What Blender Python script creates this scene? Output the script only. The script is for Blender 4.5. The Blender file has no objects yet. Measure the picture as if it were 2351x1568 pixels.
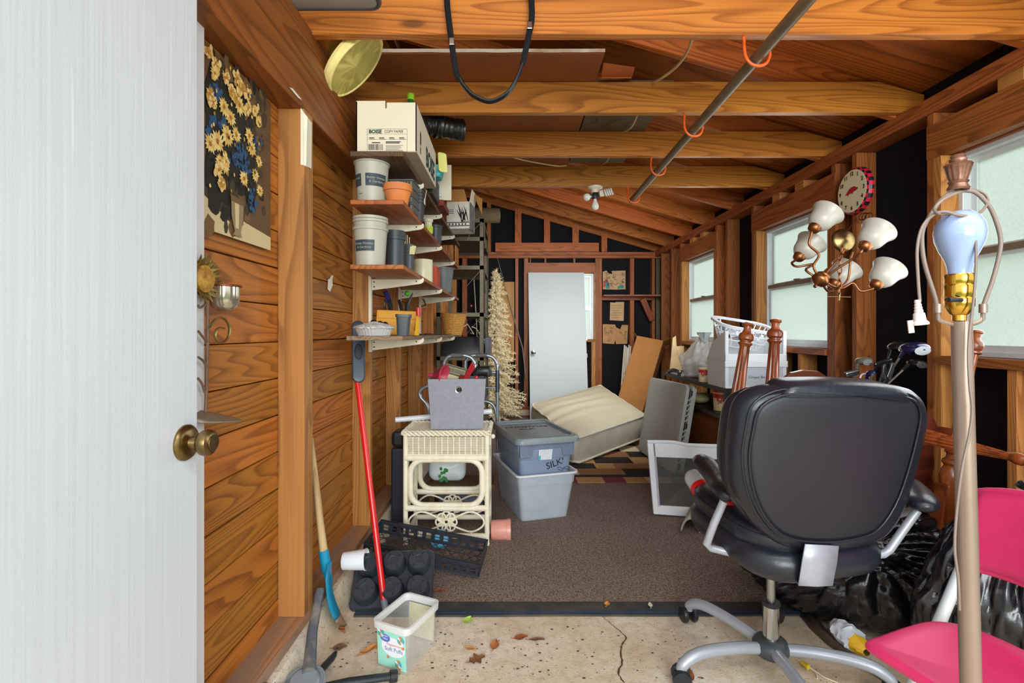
import bpy, bmesh, math, random
from mathutils import Vector, Matrix, Euler, noise
C = bpy.context.scene.collection
S = bpy.context.scene
PI = math.pi
# ------------------------------------------------------------------ camera, world, lights, exposure
F, CX, CY, H = 1130.0, 1175.5, 760.0, 1.12
cd = bpy.data.cameras.new('camera'); cam = bpy.data.objects.new('camera', cd); C.objects.link(cam)
cd.sensor_width = 36.0; cd.lens = F / 2351 * 36.0; cd.shift_y = -(784 - CY) / 2351.0; cd.clip_start = 0.02
cam.location = (0, 0, H); cam.rotation_euler = (PI / 2, 0, 0)
S.camera = cam
S.view_settings.view_transform = 'Standard'; S.view_settings.look = 'None'
S.view_settings.gamma = 1.0; S.view_settings.use_curve_mapping = False
S.view_settings.exposure = 0.25
W = bpy.data.worlds.new('sky'); S.world = W; W.use_nodes = True
bg = W.node_tree.nodes['Background']; bg.inputs[0].default_value = (0.90, 0.97, 1.0, 1); bg.inputs[1].default_value = 1.35
def area(name, loc, tgt, sx, sy, power, col=(1, 1, 1)):
    l = bpy.data.lights.new(name, 'AREA'); l.shape = 'RECTANGLE'; l.size = sx; l.size_y = sy; l.energy = power; l.color = col
    o = bpy.data.objects.new(name, l); C.objects.link(o); o.location = loc
    o.rotation_euler = (Vector(tgt) - Vector(loc)).to_track_quat('-Z', 'Y').to_euler()
    return o
area('doorway_daylight', (0.6, -3.2, 1.7), (0.6, 3.0, 0.7), 2.6, 2.0, 170, (0.95, 0.98, 1.0))
area('entry_fill', (0.8, 0.25, 1.95), (0.6, 4.0, 0.2), 1.2, 0.4, 7, (0.98, 0.98, 1.0))  # added soft fill above the camera; no fixture hangs there
area('rear_fill', (0.75, 3.72, 2.06), (0.5, 6.4, 0.7), 1.2, 0.3, 14, (1.0, 0.98, 0.95)).data.spread = 2.0  # added fill behind the last joist, brightens the far end of the shed
area('window_daylight', (1.87, 3.38, 1.45), (0.0, 3.38, 1.45), 0.8, 0.8, 6, (0.94, 0.98, 1.0))
area('far_window_daylight', (1.87, 5.05, 1.45), (0.0, 5.05, 1.45), 0.8, 0.8, 6, (0.94, 0.98, 1.0))
area('near_window_daylight', (1.87, 1.75, 1.45), (0.0, 1.75, 1.45), 0.8, 0.8, 6, (0.94, 0.98, 1.0))

# ------------------------------------------------------------------ helpers
def V(*a): return Vector(a)
def P(px, py, d): return Vector(((px - CX) * d / F, d, H - (py - CY) * d / F))
def PZ(px, py, z): return P(px, py, (H - z) * F / (py - CY))
def PX(px, py, x): return P(px, py, x * F / (px - CX))
def frame(o, x, y=None, z=None):
    x = Vector(x).normalized()
    if z is not None:
        z = Vector(z); z = (z - x * z.dot(x)).normalized(); y = z.cross(x)
    else:
        y = Vector(y); y = (y - x * y.dot(x)).normalized(); z = x.cross(y)
    m = Matrix((x, y, z)).transposed().to_4x4(); m.translation = Vector(o); return m
def upframe(o, z, x=(1, 0, 0)):
    z = Vector(z).normalized(); x = Vector(x); x = (x - z * x.dot(z)).normalized(); y = z.cross(x)
    m = Matrix((x, y, z)).transposed().to_4x4(); m.translation = Vector(o); return m
def T(x, y, z, rz=0, rx=0, ry=0): return Matrix.Translation((x, y, z)) @ Euler((rx, ry, rz)).to_matrix().to_4x4()
I4 = Matrix.Identity(4)
class MB:
    def __init__(s): s.v = []; s.f = []; s.m = []; s.cur = 0
    def add(s, vs, fs, M=None):
        n = len(s.v)
        s.v += [(M @ Vector(p)) if M is not None else Vector(p) for p in vs]
        for f in fs: s.f.append([i + n for i in f]); s.m.append(s.cur)
        return s
    def box(s, a, b, M=None):
        (x0, y0, z0), (x1, y1, z1) = a, b
        return s.add([(x0, y0, z0), (x1, y0, z0), (x1, y1, z0), (x0, y1, z0), (x0, y0, z1), (x1, y0, z1), (x1, y1, z1), (x0, y1, z1)],
              [(0, 3, 2, 1), (4, 5, 6, 7), (0, 1, 5, 4), (1, 2, 6, 5), (2, 3, 7, 6), (3, 0, 4, 7)], M)
    def cbox(s, c, sz, M=None):
        c = Vector(c); h = Vector(sz) / 2; return s.box(c - h, c + h, M)
    def hexa(s, p8): return s.add(p8, [(0, 3, 2, 1), (4, 5, 6, 7), (0, 1, 5, 4), (1, 2, 6, 5), (2, 3, 7, 6), (3, 0, 4, 7)])
    def tube(s, pts, r, n=10, closed=False, M=None, cap=True, flat=1.0):
        pts = [Vector(p) for p in pts]; k = len(pts); rs = r if isinstance(r, (list, tuple)) else [r] * k
        vs = []; up = None
        for i, p in enumerate(pts):
            a = pts[i - 1] if (i > 0 or closed) else p; b = pts[(i + 1) % k] if (i < k - 1 or closed) else p
            t = (b - a)
            if t.length < 1e-9: t = Vector((0, 0, 1))
            t.normalize()
            if up is None:
                up = Vector((0, 0, 1)) if abs(t.z) < 0.9 else Vector((0, 1, 0))
            up = up - t * up.dot(t)
            if up.length < 1e-6: up = t.orthogonal()
            up.normalize(); sd = t.cross(up)
            for j in range(n):
                q = 2 * PI * j / n; vs.append(p + (up * math.cos(q) * flat + sd * math.sin(q)) * rs[i])
        fs = []
        for i in range(k if closed else k - 1):
            i2 = (i + 1) % k
            for j in range(n): fs.append((i * n + j, i * n + (j + 1) % n, i2 * n + (j + 1) % n, i2 * n + j))
        if cap and not closed: fs.append(tuple(range(n))[::-1]); fs.append(tuple((k - 1) * n + j for j in range(n)))
        return s.add(vs, fs, M)
    def lathe(s, prof, n=24, M=None, flute=0.0, nf=0, rng=None, sx=1.0, sy=1.0):
        vs = []; fs = []; k = len(prof)
        for i, (r, z) in enumerate(prof):
            for j in range(n):
                q = 2 * PI * j / n; rr = r
                if nf and rng and rng[0] <= z <= rng[1]: rr = r * (1 - flute * (0.5 - 0.5 * math.cos(q * nf)))
                vs.append((rr * math.cos(q) * sx, rr * math.sin(q) * sy, z))
        for i in range(k - 1):
            for j in range(n): fs.append((i * n + j, i * n + (j + 1) % n, (i + 1) * n + (j + 1) % n, (i + 1) * n + j))
        if prof[0][0] > 1e-5: fs.append(tuple(range(n))[::-1]) if not getattr(s, 'nocap', 0) else None
        if prof[-1][0] > 1e-5 and not getattr(s, 'nocap', 0): fs.append(tuple((k - 1) * n + j for j in range(n)))
        return s.add(vs, fs, M)
    def prism(s, poly, z0, z1, M=None):
        n = len(poly); vs = [(p[0], p[1], z0) for p in poly] + [(p[0], p[1], z1) for p in poly]
        fs = [tuple(range(n))[::-1], tuple(range(n, 2 * n))] + [(i, (i + 1) % n, n + (i + 1) % n, n + i) for i in range(n)]
        return s.add(vs, fs, M)
    def poly(s, pts, M=None): return s.add(pts, [tuple(range(len(pts)))], M)
    def grid(s, rows, M=None, wrap=False):
        k = len(rows); n = len(rows[0]); vs = [p for r in rows for p in r]; fs = []
        for i in range(k - 1):
            for j in range(n if wrap else n - 1):
                fs.append((i * n + j, i * n + (j + 1) % n, (i + 1) * n + (j + 1) % n, (i + 1) * n + j))
        return s.add(vs, fs, M)
    def ball(s, c, r, n=16, m=10, M=None):
        r = r if isinstance(r, (tuple, list, Vector)) else (r, r, r); vs = []
        for i in range(m + 1):
            a = PI * i / m
            for j in range(n):
                q = 2 * PI * j / n; vs.append((c[0] + r[0] * math.sin(a) * math.cos(q), c[1] + r[1] * math.sin(a) * math.sin(q), c[2] - r[2] * math.cos(a)))
        fs = [(i * n + j, i * n + (j + 1) % n, (i + 1) * n + (j + 1) % n, (i + 1) * n + j) for i in range(m) for j in range(n)]
        return s.add(vs, fs, M)
WM = {}
def obj(name, mb, mat, parent=None, smooth=None, bevel=0.0, world=True, seg=2, weld=False, local=None):
    me = bpy.data.meshes.new(name); pm = WM.get(parent.name, I4) if parent else I4
    vs = mb.v
    if parent and world and local is None: inv = pm.inverted(); vs = [inv @ p for p in vs]
    me.from_pydata([tuple(p) for p in vs], [], mb.f)
    mats = mat if isinstance(mat, (list, tuple)) else [mat]
    for m in mats: me.materials.append(m)
    if len(mats) > 1: me.polygons.foreach_set('material_index', mb.m)
    if weld or smooth:
        bm = bmesh.new(); bm.from_mesh(me)
        if weld: bmesh.ops.remove_doubles(bm, verts=bm.verts, dist=1e-5)
        bmesh.ops.recalc_face_normals(bm, faces=bm.faces); bm.to_mesh(me); bm.free()
    me.update()
    if smooth:
        me.polygons.foreach_set('use_smooth', [True] * len(me.polygons)); me.set_sharp_from_angle(angle=math.radians(smooth))
    o = bpy.data.objects.new(name, me); C.objects.link(o)
    if parent: o.parent = parent
    if local is not None:
        o.matrix_local = (pm.inverted() @ local) if parent else local; WM[o.name] = local
    else: WM[o.name] = pm
    if bevel:
        b = o.modifiers.new('bevel', 'BEVEL'); b.width = bevel; b.segments = seg; b.limit_method = 'ANGLE'; b.angle_limit = math.radians(40)
    return o
def tag(o, label, cat, group=None):
    o['label'] = label; o['category'] = cat
    if group: o['group'] = group
    return o
def thing(name, label, cat, M=None, group=None):
    o = bpy.data.objects.new(name, None); o.empty_display_size = 0.05; C.objects.link(o)
    if M is None: M = I4
    elif not isinstance(M, Matrix): M = Matrix.Translation(M)
    o.matrix_world = M; o.matrix_basis = M; WM[o.name] = M
    return tag(o, label, cat, group)
def one(name, mb, mat, label, cat, group=None, smooth=None, bevel=0.0, weld=False, org=None, stuff=False):
    # a thing that is one mesh; its origin is put at its base
    c = org or Vector((sum(p.x for p in mb.v) / len(mb.v), sum(p.y for p in mb.v) / len(mb.v), min(p.z for p in mb.v)))
    mb.v = [p - Vector(c) for p in mb.v]
    o = obj(name, mb, mat, None, smooth, bevel, weld=weld); o.location = c; WM[o.name] = Matrix.Translation(c)
    tag(o, label, cat, group)
    if stuff: o['kind'] = 'stuff'
    return o
def struct(o, label=None):
    o['kind'] = 'structure'
    if label: o['label'] = label
    return o
def copy_tree(o, parent=None):
    c = o.copy(); C.objects.link(c)
    if parent: c.parent = parent
    for k in ('label',):
        pass
    for ch in o.children: copy_tree(ch, c)
    return c
def board(name, a, b, w, t, up, mat, parent=None, bevel=0.0015):
    # a plank whose local X runs along the grain from a to b; w across (local Y = up), t thick
    a = Vector(a); b = Vector(b); L = (b - a).length; M = frame((a + b) / 2, b - a, up)
    mb = MB().cbox((0, 0, 0), (L, w, t))
    return obj(name, mb, mat, parent, bevel=bevel, seg=1, local=M)
def rrect(w, h, r, n=5):
    pts = []
    for cx, cy, a0 in ((w / 2 - r, h / 2 - r, 0), (-w / 2 + r, h / 2 - r, 90), (-w / 2 + r, -h / 2 + r, 180), (w / 2 - r, -h / 2 + r, 270)):
        for i in range(n + 1):
            a = math.radians(a0 + 90 * i / n); pts.append((cx + r * math.cos(a), cy + r * math.sin(a)))
    return pts
def spline(pts, n=8, closed=False):
    pts = [Vector(p) for p in pts]; k = len(pts); out = []
    rng = k if closed else k - 1
    for i in range(rng):
        p0 = pts[(i - 1) % k] if (closed or i > 0) else pts[0]; p1 = pts[i]; p2 = pts[(i + 1) % k]
        p3 = pts[(i + 2) % k] if (closed or i + 2 < k) else pts[-1]
        for j in range(n):
            t = j / n; out.append(0.5 * ((2 * p1) + (p2 - p0) * t + (2 * p0 - 5 * p1 + 4 * p2 - p3) * t * t + (3 * p1 - p0 - 3 * p2 + p3) * t ** 3))
    if not closed: out.append(pts[-1])
    return out
def ring_loft(mb, rings, M=None, cap0=True, cap1=True):
    n = len(rings[0]); vs = [p for r in rings for p in r]; fs = []
    for i in range(len(rings) - 1):
        for j in range(n): fs.append((i * n + j, i * n + (j + 1) % n, (i + 1) * n + (j + 1) % n, (i + 1) * n + j))
    if cap0: fs.append(tuple(range(n))[::-1])
    if cap1: fs.append(tuple((len(rings) - 1) * n + j for j in range(n)))
    return mb.add(vs, fs, M)
def inset(poly, d):
    n = len(poly); out = []
    for i in range(n):
        a = Vector(poly[i - 1][:2]); b = Vector(poly[i][:2]); c = Vector(poly[(i + 1) % n][:2])
        t = (c - a).normalized(); out.append((b.x - t.y * d, b.y + t.x * d))   # counter-clockwise outlines shrink
    return out
def cushion(mb, poly, thick, er, bulge=0.0, M=None, bend=None, k=5, bulge2=None):
    # padded slab: outline in XY, rounded edge er, swelling in the middle; z from -thick/2 to thick/2
    if bulge2 is None: bulge2 = bulge
    cx = sum(p[0] for p in poly) / len(poly); cy = sum(p[1] for p in poly) / len(poly)
    rings = []; h = thick / 2
    fac = [0.03, 0.3, 0.6, 0.85]
    def put(pp, z, s=1.0):
        r = []
        for p in pp:
            x = cx + (p[0] - cx) * s; y = cy + (p[1] - cy) * s; zz = z
            if bend: zz += bend(x, y)
            r.append((x, y, zz))
        rings.append(r)
    inn = inset(poly, er)
    for s in fac: put(inn, -h - bulge2 * (1 - s * s), s)
    for i in range(k + 1):
        a = -PI / 2 + PI * i / k; put(inset(poly, er * (1 - math.cos(a))), h * math.sin(a) if er >= h else (math.sin(a) * er + math.copysign(h - er, math.sin(a)) if abs(math.sin(a)) > 1e-6 else 0))
    for s in fac[::-1]: put(inn, h + bulge * (1 - s * s), s)
    return ring_loft(mb, rings, M)
def txt(name, body, size, M, mat, parent, depth=0.0004, sx=1.0, bold=0.0):
    cu = bpy.data.curves.new('t', 'FONT'); cu.body = body; cu.size = size; cu.extrude = depth; cu.align_x = 'CENTER'; cu.align_y = 'CENTER'; cu.offset = bold
    cu.resolution_u = 3
    t = bpy.data.objects.new('t', cu); C.objects.link(t)
    me = bpy.data.meshes.new_from_object(t.evaluated_get(bpy.context.evaluated_depsgraph_get()))
    bpy.data.objects.remove(t); mb = MB()
    mb.add([(v.co.x * sx, v.co.y, v.co.z) for v in me.vertices], [tuple(p.vertices) for p in me.polygons], M)
    bpy.data.meshes.remove(me); bpy.data.curves.remove(cu)
    return obj(name, mb, mat, parent)
# ------------------------------------------------------------------ materials
def lin(r, g, b):
    return tuple(((c / 255) / 12.92 if c / 255 <= 0.04045 else ((c / 255 + 0.055) / 1.055) ** 2.4) for c in (r, g, b))
MATS = {}
def newmat(name):
    m = bpy.data.materials.new(name); m.use_nodes = True; nt = m.node_tree; return m, nt, nt.nodes['Principled BSDF']
def nd(nt, kind, **kw):
    n = nt.nodes.new(kind)
    for k, v in kw.items():
        if k.startswith('i_'):
            key = k[2:]; key = int(key) if key.isdigit() else key
            n.inputs[key].default_value = v
        else: setattr(n, k, v)
    return n
def ramp(nt, src, stops):
    r = nt.nodes.new('ShaderNodeValToRGB'); e = r.color_ramp.elements
    while len(e) < len(stops): e.new(0.5)
    for i, (p, c) in enumerate(stops): e[i].position = p; e[i].color = (*c, 1) if len(c) == 3 else c
    nt.links.new(src, r.inputs[0]); return r.outputs[0]
def mixc(nt, fac, a, b, mode='MIX'):
    m = nt.nodes.new('ShaderNodeMix'); m.data_type = 'RGBA'; m.blend_type = mode
    for sock, v in ((m.inputs[0], fac), (m.inputs[6], a), (m.inputs[7], b)):
        if hasattr(v, 'links'): nt.links.new(v, sock)
        else: sock.default_value = (*v, 1) if isinstance(v, tuple) and len(v) == 3 else v
    return m.outputs[2]
def math_(nt, op, a, b=None):
    m = nt.nodes.new('ShaderNodeMath'); m.operation = op
    for i, v in enumerate((a, b)):
        if v is None: continue
        if hasattr(v, 'links'): nt.links.new(v, m.inputs[i])
        else: m.inputs[i].default_value = v
    return m.outputs[0]
def coords(nt, scale, rnd=True, kind='Object'):
    tc = nt.nodes.new('ShaderNodeTexCoord'); mp = nt.nodes.new('ShaderNodeMapping'); mp.inputs['Scale'].default_value = scale
    nt.links.new(tc.outputs[kind], mp.inputs[0])
    if rnd:
        oi = nt.nodes.new('ShaderNodeObjectInfo'); cm = nt.nodes.new('ShaderNodeCombineXYZ')
        for i, k in enumerate((41.0, 23.0, 17.0)): nt.links.new(math_(nt, 'MULTIPLY', oi.outputs['Random'], k), cm.inputs[i])
        ad = nt.nodes.new('ShaderNodeVectorMath'); ad.operation = 'ADD'; nt.links.new(mp.outputs[0], ad.inputs[0]); nt.links.new(cm.outputs[0], ad.inputs[1])
        return ad.outputs[0], oi.outputs['Random']
    return mp.outputs[0], None
def noi(nt, vec, scale=1.0, detail=3.0, rough=0.5, dist=0.0):
    n = nd(nt, 'ShaderNodeTexNoise'); n.inputs['Scale'].default_value = scale; n.inputs['Detail'].default_value = detail
    n.inputs['Roughness'].default_value = rough; n.inputs['Distortion'].default_value = dist
    if vec is not None: nt.links.new(vec, n.inputs['Vector'])
    return n.outputs[0]
def bump(nt, bs, h, strength=0.3, dist=0.01):
    b = nt.nodes.new('ShaderNodeBump'); b.inputs['Strength'].default_value = strength; b.inputs['Distance'].default_value = dist
    nt.links.new(h, b.inputs['Height']); nt.links.new(b.outputs[0], bs.inputs['Normal'])
def wood(name, light, dark, rough=0.5, knots=1.0, tone=0.14, ax=0, spec=0.35, bands=30.0, sc=1.0, grey=None, k=1.0):
    m, nt, bs = newmat(name); light = tuple(x * k for x in light); dark = tuple(x * k * .92 for x in dark)
    def s(a, b): v = [b * sc] * 3; v[ax] = a * sc; return tuple(v)
    v1, rnd = coords(nt, s(0.5, 5.0)); n1 = noi(nt, v1, 1.0, 1.6, 0.42, 0.25)
    fr = math_(nt, 'FRACT', math_(nt, 'MULTIPLY', n1, bands))
    band = math_(nt, 'SUBTRACT', math_(nt, 'POWER', fr, 2.6), math_(nt, 'POWER', fr, 16.0))
    v2, _ = coords(nt, s(2.5, 130.0)); n2 = noi(nt, v2, 1.0, 2.0, 0.6)
    v3, _ = coords(nt, s(0.7, 2.2)); n3 = noi(nt, v3, 1.0, 2.0, 0.5)
    f = math_(nt, 'ADD', math_(nt, 'MULTIPLY', band, 0.95), math_(nt, 'MULTIPLY', math_(nt, 'SUBTRACT', n2, 0.45), 0.7))
    f = math_(nt, 'ADD', f, math_(nt, 'ADD', math_(nt, 'MULTIPLY', math_(nt, 'SUBTRACT', n3, 0.5), 0.6), 0.08))
    cl = nt.nodes.new('ShaderNodeClamp'); nt.links.new(f, cl.inputs[0])
    col = mixc(nt, cl.outputs[0], light, dark)
    tv = math_(nt, 'ADD', math_(nt, 'MULTIPLY', rnd, tone * 2), 1.0 - tone)
    hs = nt.nodes.new('ShaderNodeHueSaturation'); nt.links.new(tv, hs.inputs['Value']); nt.links.new(col, hs.inputs['Color'])
    nt.links.new(math_(nt, 'ADD', math_(nt, 'MULTIPLY', rnd, -0.012), 0.508), hs.inputs['Hue'])
    col = hs.outputs[0]
    if knots:
        vk, _ = coords(nt, s(1.5, 4.6)); vo = nd(nt, 'ShaderNodeTexVoronoi'); nt.links.new(vk, vo.inputs['Vector']); vo.inputs['Scale'].default_value = 1.0
        kf = ramp(nt, vo.outputs['Distance'], [(0.0, (1, 1, 1)), (0.055, (0.85, 0.85, 0.85)), (0.085, (0.25, 0.25, 0.25)), (0.16, (0, 0, 0))])
        col = mixc(nt, math_(nt, 'MULTIPLY', kf, 0.85 * knots), col, tuple(c * 0.30 for c in dark))
    if grey:
        ng = noi(nt, coords(nt, s(1.2, 7))[0], 1.0, 4, 0.6)
        col = mixc(nt, ramp(nt, ng, [(0.42, (0, 0, 0)), (0.62, (1, 1, 1))]), col, grey)
    nt.links.new(col, bs.inputs['Base Color']); bs.inputs['Roughness'].default_value = rough
    bs.inputs['Specular IOR Level'].default_value = spec
    bump(nt, bs, math_(nt, 'ADD', n2, math_(nt, 'MULTIPLY', band, -0.5)), 0.18, 0.002)
    return m
def plain(name, col, rough=0.5, metal=0.0, var=0.12, vs=14.0, bmp=0.0, bs_=60.0, spec=0.5, dirt=None, coat=0.0, bd=0.002):
    if name in MATS: return MATS[name]
    m, nt, bs = newmat(name); v, _ = coords(nt, (1, 1, 1)); n = noi(nt, v, vs, 4, 0.6)
    c = mixc(nt, ramp(nt, n, [(0.3, (0, 0, 0)), (0.7, (1, 1, 1))]), tuple(x * (1 - var) for x in col), tuple(min(1, x * (1 + var)) for x in col))
    if dirt:
        n2 = noi(nt, v, vs * 0.35, 6, 0.65); c = mixc(nt, ramp(nt, n2, [(0.5, (0, 0, 0)), (0.72, (1, 1, 1))]), c, dirt)
    nt.links.new(c, bs.inputs['Base Color']); bs.inputs['Roughness'].default_value = rough; bs.inputs['Metallic'].default_value = metal
    bs.inputs['Specular IOR Level'].default_value = spec; bs.inputs['Coat Weight'].default_value = coat
    if bmp: bump(nt, bs, noi(nt, v, bs_, 3, 0.6), bmp, bd)
    MATS[name] = m; return m
def flat(name, col, rough=0.6, spec=0.3):
    if name in MATS: return MATS[name]
    m, nt, bs = newmat(name); bs.inputs['Base Color'].default_value = (*col, 1); bs.inputs['Roughness'].default_value = rough
    bs.inputs['Specular IOR Level'].default_value = spec; MATS[name] = m; return m
def clear(name, col, rough=0.1, alpha=0.3, tr=0.0):
    # thin translucent plastic or glass: part of the light passes straight through
    m, nt, bs = newmat(name); v, _ = coords(nt, (1, 1, 1)); n = noi(nt, v, 9, 4, 0.6)
    bs.inputs['Base Color'].default_value = (*col, 1); bs.inputs['Roughness'].default_value = rough
    nt.links.new(math_(nt, 'ADD', math_(nt, 'MULTIPLY', math_(nt, 'SUBTRACT', n, 0.5), 0.25), alpha), bs.inputs['Alpha'])
    return m
WHT = lin(236, 238, 238)
m_pine = wood('pine_siding', lin(204, 126, 48), lin(124, 66, 22), 0.42, k=0.84)
m_joist = wood('joist_pine', lin(224, 142, 56), lin(150, 80, 26), 0.42, tone=0.10, k=0.74)
m_raft = wood('rafter_pine', lin(196, 108, 42), lin(120, 58, 22), 0.5, tone=0.12, k=0.88)
m_beam = wood('beam_wood', lin(176, 98, 46), lin(112, 56, 24), 0.5, knots=0.3, bands=14, tone=0.05, k=0.72)
m_post = wood('post_wood', lin(204, 142, 78), lin(146, 94, 46), 0.5, bands=16, tone=0.04, k=0.76)
m_stud = wood('stud_wood', lin(184, 104, 52), lin(116, 60, 28), 0.5, tone=0.16, k=0.80)
m_lstud = wood('stud_light_wood', lin(212, 144, 76), lin(150, 88, 42), 0.5, tone=0.1, k=0.84)
m_ply = wood('roof_plywood', lin(176, 92, 34), lin(96, 44, 14), 0.55, bands=22, sc=0.5, tone=0.06, k=1.05)
m_shelf = wood('shelf_wood', lin(176, 100, 50), lin(112, 58, 28), 0.45, bands=20, tone=0.05, knots=0.3)
m_shelfd = wood('shelf_dark_wood', lin(104, 76, 50), lin(66, 46, 30), 0.6, knots=0, tone=0.05)
m_shelfg = wood('shelf_weathered_wood', lin(150, 128, 100), lin(96, 78, 58), 0.7, knots=0.2, tone=0.05)
m_cherry = wood('cherry_wood', lin(150, 72, 34), lin(86, 34, 16), 0.25, knots=0, bands=10, tone=0.05, ax=2, spec=0.5)
m_mahog = wood('mahogany_wood', lin(104, 44, 28), lin(66, 26, 18), 0.3, knots=0, bands=10, tone=0.05, spec=0.5)
m_felt = plain('black_felt_paper', lin(26, 26, 30), 0.85, var=0.25, vs=40, bmp=0.3, bs_=300, spec=0.15)
m_sill = wood('sill_plate_wood', lin(196, 142, 100), lin(150, 96, 60), 0.6, knots=0.3, tone=0.05, grey=lin(150, 124, 104))
m_white = plain('white_paint', lin(228, 232, 236), 0.4, var=0.02, vs=5)
m_whitepl = plain('white_plastic', lin(236, 240, 244), 0.35, var=0.02)
m_black = plain('black_plastic', lin(34, 36, 40), 0.4, var=0.15)
m_dgrey = plain('dark_grey_plastic', lin(62, 66, 70), 0.45, var=0.12)
m_steel = plain('steel', lin(170, 172, 170), 0.3, 0.9, var=0.08)
m_chrome = plain('chrome', lin(200, 200, 196), 0.12, 1.0, var=0.03)
m_card = plain('cardboard', lin(186, 130, 74), 0.8, var=0.08, vs=6, spec=0.1)
m_cardd = plain('dark_cardboard', lin(128, 76, 38), 0.8, var=0.1, vs=5, spec=0.1)
m_brass = plain('brass', lin(214, 168, 70), 0.2, 1.0, var=0.1)
m_oldbrass = plain('old_brass', lin(136, 114, 74), 0.32, 1.0, var=0.3, vs=30)
m_copper = plain('antique_copper', lin(150, 96, 60), 0.35, 0.9, var=0.25, vs=30)
m_rope = plain('cream_rope', lin(206, 176, 122), 0.8, var=0.1)
m_bracket = plain('bracket_enamel', lin(226, 220, 196), 0.5, var=0.05, vs=10, dirt=lin(190, 178, 140))
m_ink = flat('black_ink', lin(30, 30, 34)); m_green_ink = flat('green_ink', lin(16, 66, 66))
def concrete():
    m, nt, bs = newmat('concrete'); v, _ = coords(nt, (1, 1, 1), False)
    n1 = noi(nt, v, 2.2, 5, 0.6, 0.4); n2 = noi(nt, v, 28, 5, 0.7); n3 = noi(nt, v, 160, 3, 0.6); n4 = noi(nt, v, 75, 2, 0.6)
    c = ramp(nt, n1, [(0.3, lin(206, 184, 152)), (0.5, lin(226, 210, 184)), (0.7, lin(240, 232, 216))])
    c = mixc(nt, math_(nt, 'MULTIPLY', ramp(nt, n2, [(0.45, (0, 0, 0)), (0.7, (1, 1, 1))]), 0.55), c, lin(178, 154, 122))
    c = mixc(nt, ramp(nt, n3, [(0.62, (0, 0, 0)), (0.7, (1, 1, 1))]), c, lin(104, 84, 62))
    c = mixc(nt, ramp(nt, n4, [(0.69, (0, 0, 0)), (0.73, (1, 1, 1))]), c, lin(62, 48, 36))
    nt.links.new(c, bs.inputs['Base Color']); bs.inputs['Roughness'].default_value = 0.8; bump(nt, bs, math_(nt, 'ADD', n2, n3), 0.35, 0.004); return m
m_conc = concrete()
def carpet(name, c0, c1):
    m, nt, bs = newmat(name); v, _ = coords(nt, (1, 1, 1), False); n = noi(nt, v, 130, 4, 0.8); n2 = noi(nt, v, 3, 4, 0.6); n3 = noi(nt, v, 60, 3, 0.6)
    c = ramp(nt, n, [(0.40, c0), (0.60, c1)]); c = mixc(nt, math_(nt, 'MULTIPLY', n2, 0.35), c, c0)
    c = mixc(nt, ramp(nt, n3, [(0.7, (0, 0, 0)), (0.74, (1, 1, 1))]), c, lin(160, 132, 100))
    nt.links.new(c, bs.inputs['Base Color']); bs.inputs['Roughness'].default_value = 0.95; bs.inputs['Specular IOR Level'].default_value = 0.1
    bump(nt, bs, n, 0.6, 0.004); return m
m_carpet = carpet('brown_carpet', lin(88, 74, 66), lin(172, 152, 138))

# ------------------------------------------------------------------ structure: floor and outside ground
g = struct(obj('ground', MB().box((-14, -14, -0.3), (16, 20, -0.12)), plain('lawn', lin(120, 140, 90), 0.9, var=0.3, vs=3)), 'lawn outside around the shed')
fl = struct(obj('floor', MB().box((-0.98, -1.2, -0.12), (2.1, 6.7, 0.0)), m_conc), 'stained concrete slab floor')
cr = MB(); pts = spline([PZ(1433, 1568, 0), PZ(1420, 1545, 0), PZ(1429, 1520, 0), PZ(1424, 1498, 0), PZ(1430, 1478, 0), PZ(1436, 1463, 0), PZ(1412, 1440, 0), PZ(1390, 1422, 0), PZ(1370, 1404, 0)], 5)
rows = []
random.seed(3)
for i, p in enumerate(pts):
    w = 0.0026 * (0.5 + random.random()) * (1 if i < 26 else 0.45); q = p + V(random.uniform(-.002, .002), 0, 0.0012); rows.append([q - V(w, 0, 0), q + V(w, 0, 0)])
cr.grid(rows); obj('crack', cr, flat('crack_dark', lin(96, 70, 46), 0.9), fl)
# ------------------------------------------------------------------ left wall
XL, XS = -0.80, -0.71
wl = struct(obj('wall_left', MB().box((-0.86, 0.35, 0.1), (-0.822, 6.6, 3.05)), plain('sheathing_dark', lin(52, 32, 18), 0.9)), 'plank wall with exposed studs and header beam')
ci = MB()
rows = []
for y in [0.3 + 0.155 * i for i in range(42)]:
    j = noise.noise(V(y * 5, 0, 0)) * 0.012; rows.append([(-0.90, y, 0.0), (-0.665 + j, y, 0.0), (-0.675 + j, y, 0.055), (-0.692 + j * .5, y, 0.104), (-0.90, y, 0.105)])
ci.grid(rows); ci.poly(rows[0][::-1]); obj('concrete_curb', ci, m_conc, wl, smooth=50)
board('sill_plate', (-0.765, 0.35, 0.124), (-0.765, 6.5, 0.124), 0.11, 0.037, (1, 0, 0), m_sill, wl)
z = 0.205 - 0.1255
while z < 3.0:
    for y0, y1 in ((0.4, 1.712), (1.716, 2.478), (2.482, 4.4), (4.404, 6.5)):
        if z > 1.9 and y0 > 2.4 and z < 2.0: pass
        jz = random.uniform(-.0012, .0012); jx = random.uniform(-.002, .002)
        board('plank', (XL - 0.01 + jx, y0, z + 0.0628 + jz), (XL - 0.01 + jx, y1, z + 0.0628 - jz), 0.1222, 0.02, (0, 0, 1), m_pine, wl, bevel=0.002)
    z += 0.1255
def lstud(y, mat=m_lstud, z1=1.88): board('stud', (XL + 0.045, y + 0.019, 0.143), (XL + 0.045, y + 0.019, z1), 0.09, 0.037, (1, 0, 0), mat, wl)
lstud(1.68, m_post); lstud(1.7175, m_post)
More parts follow.
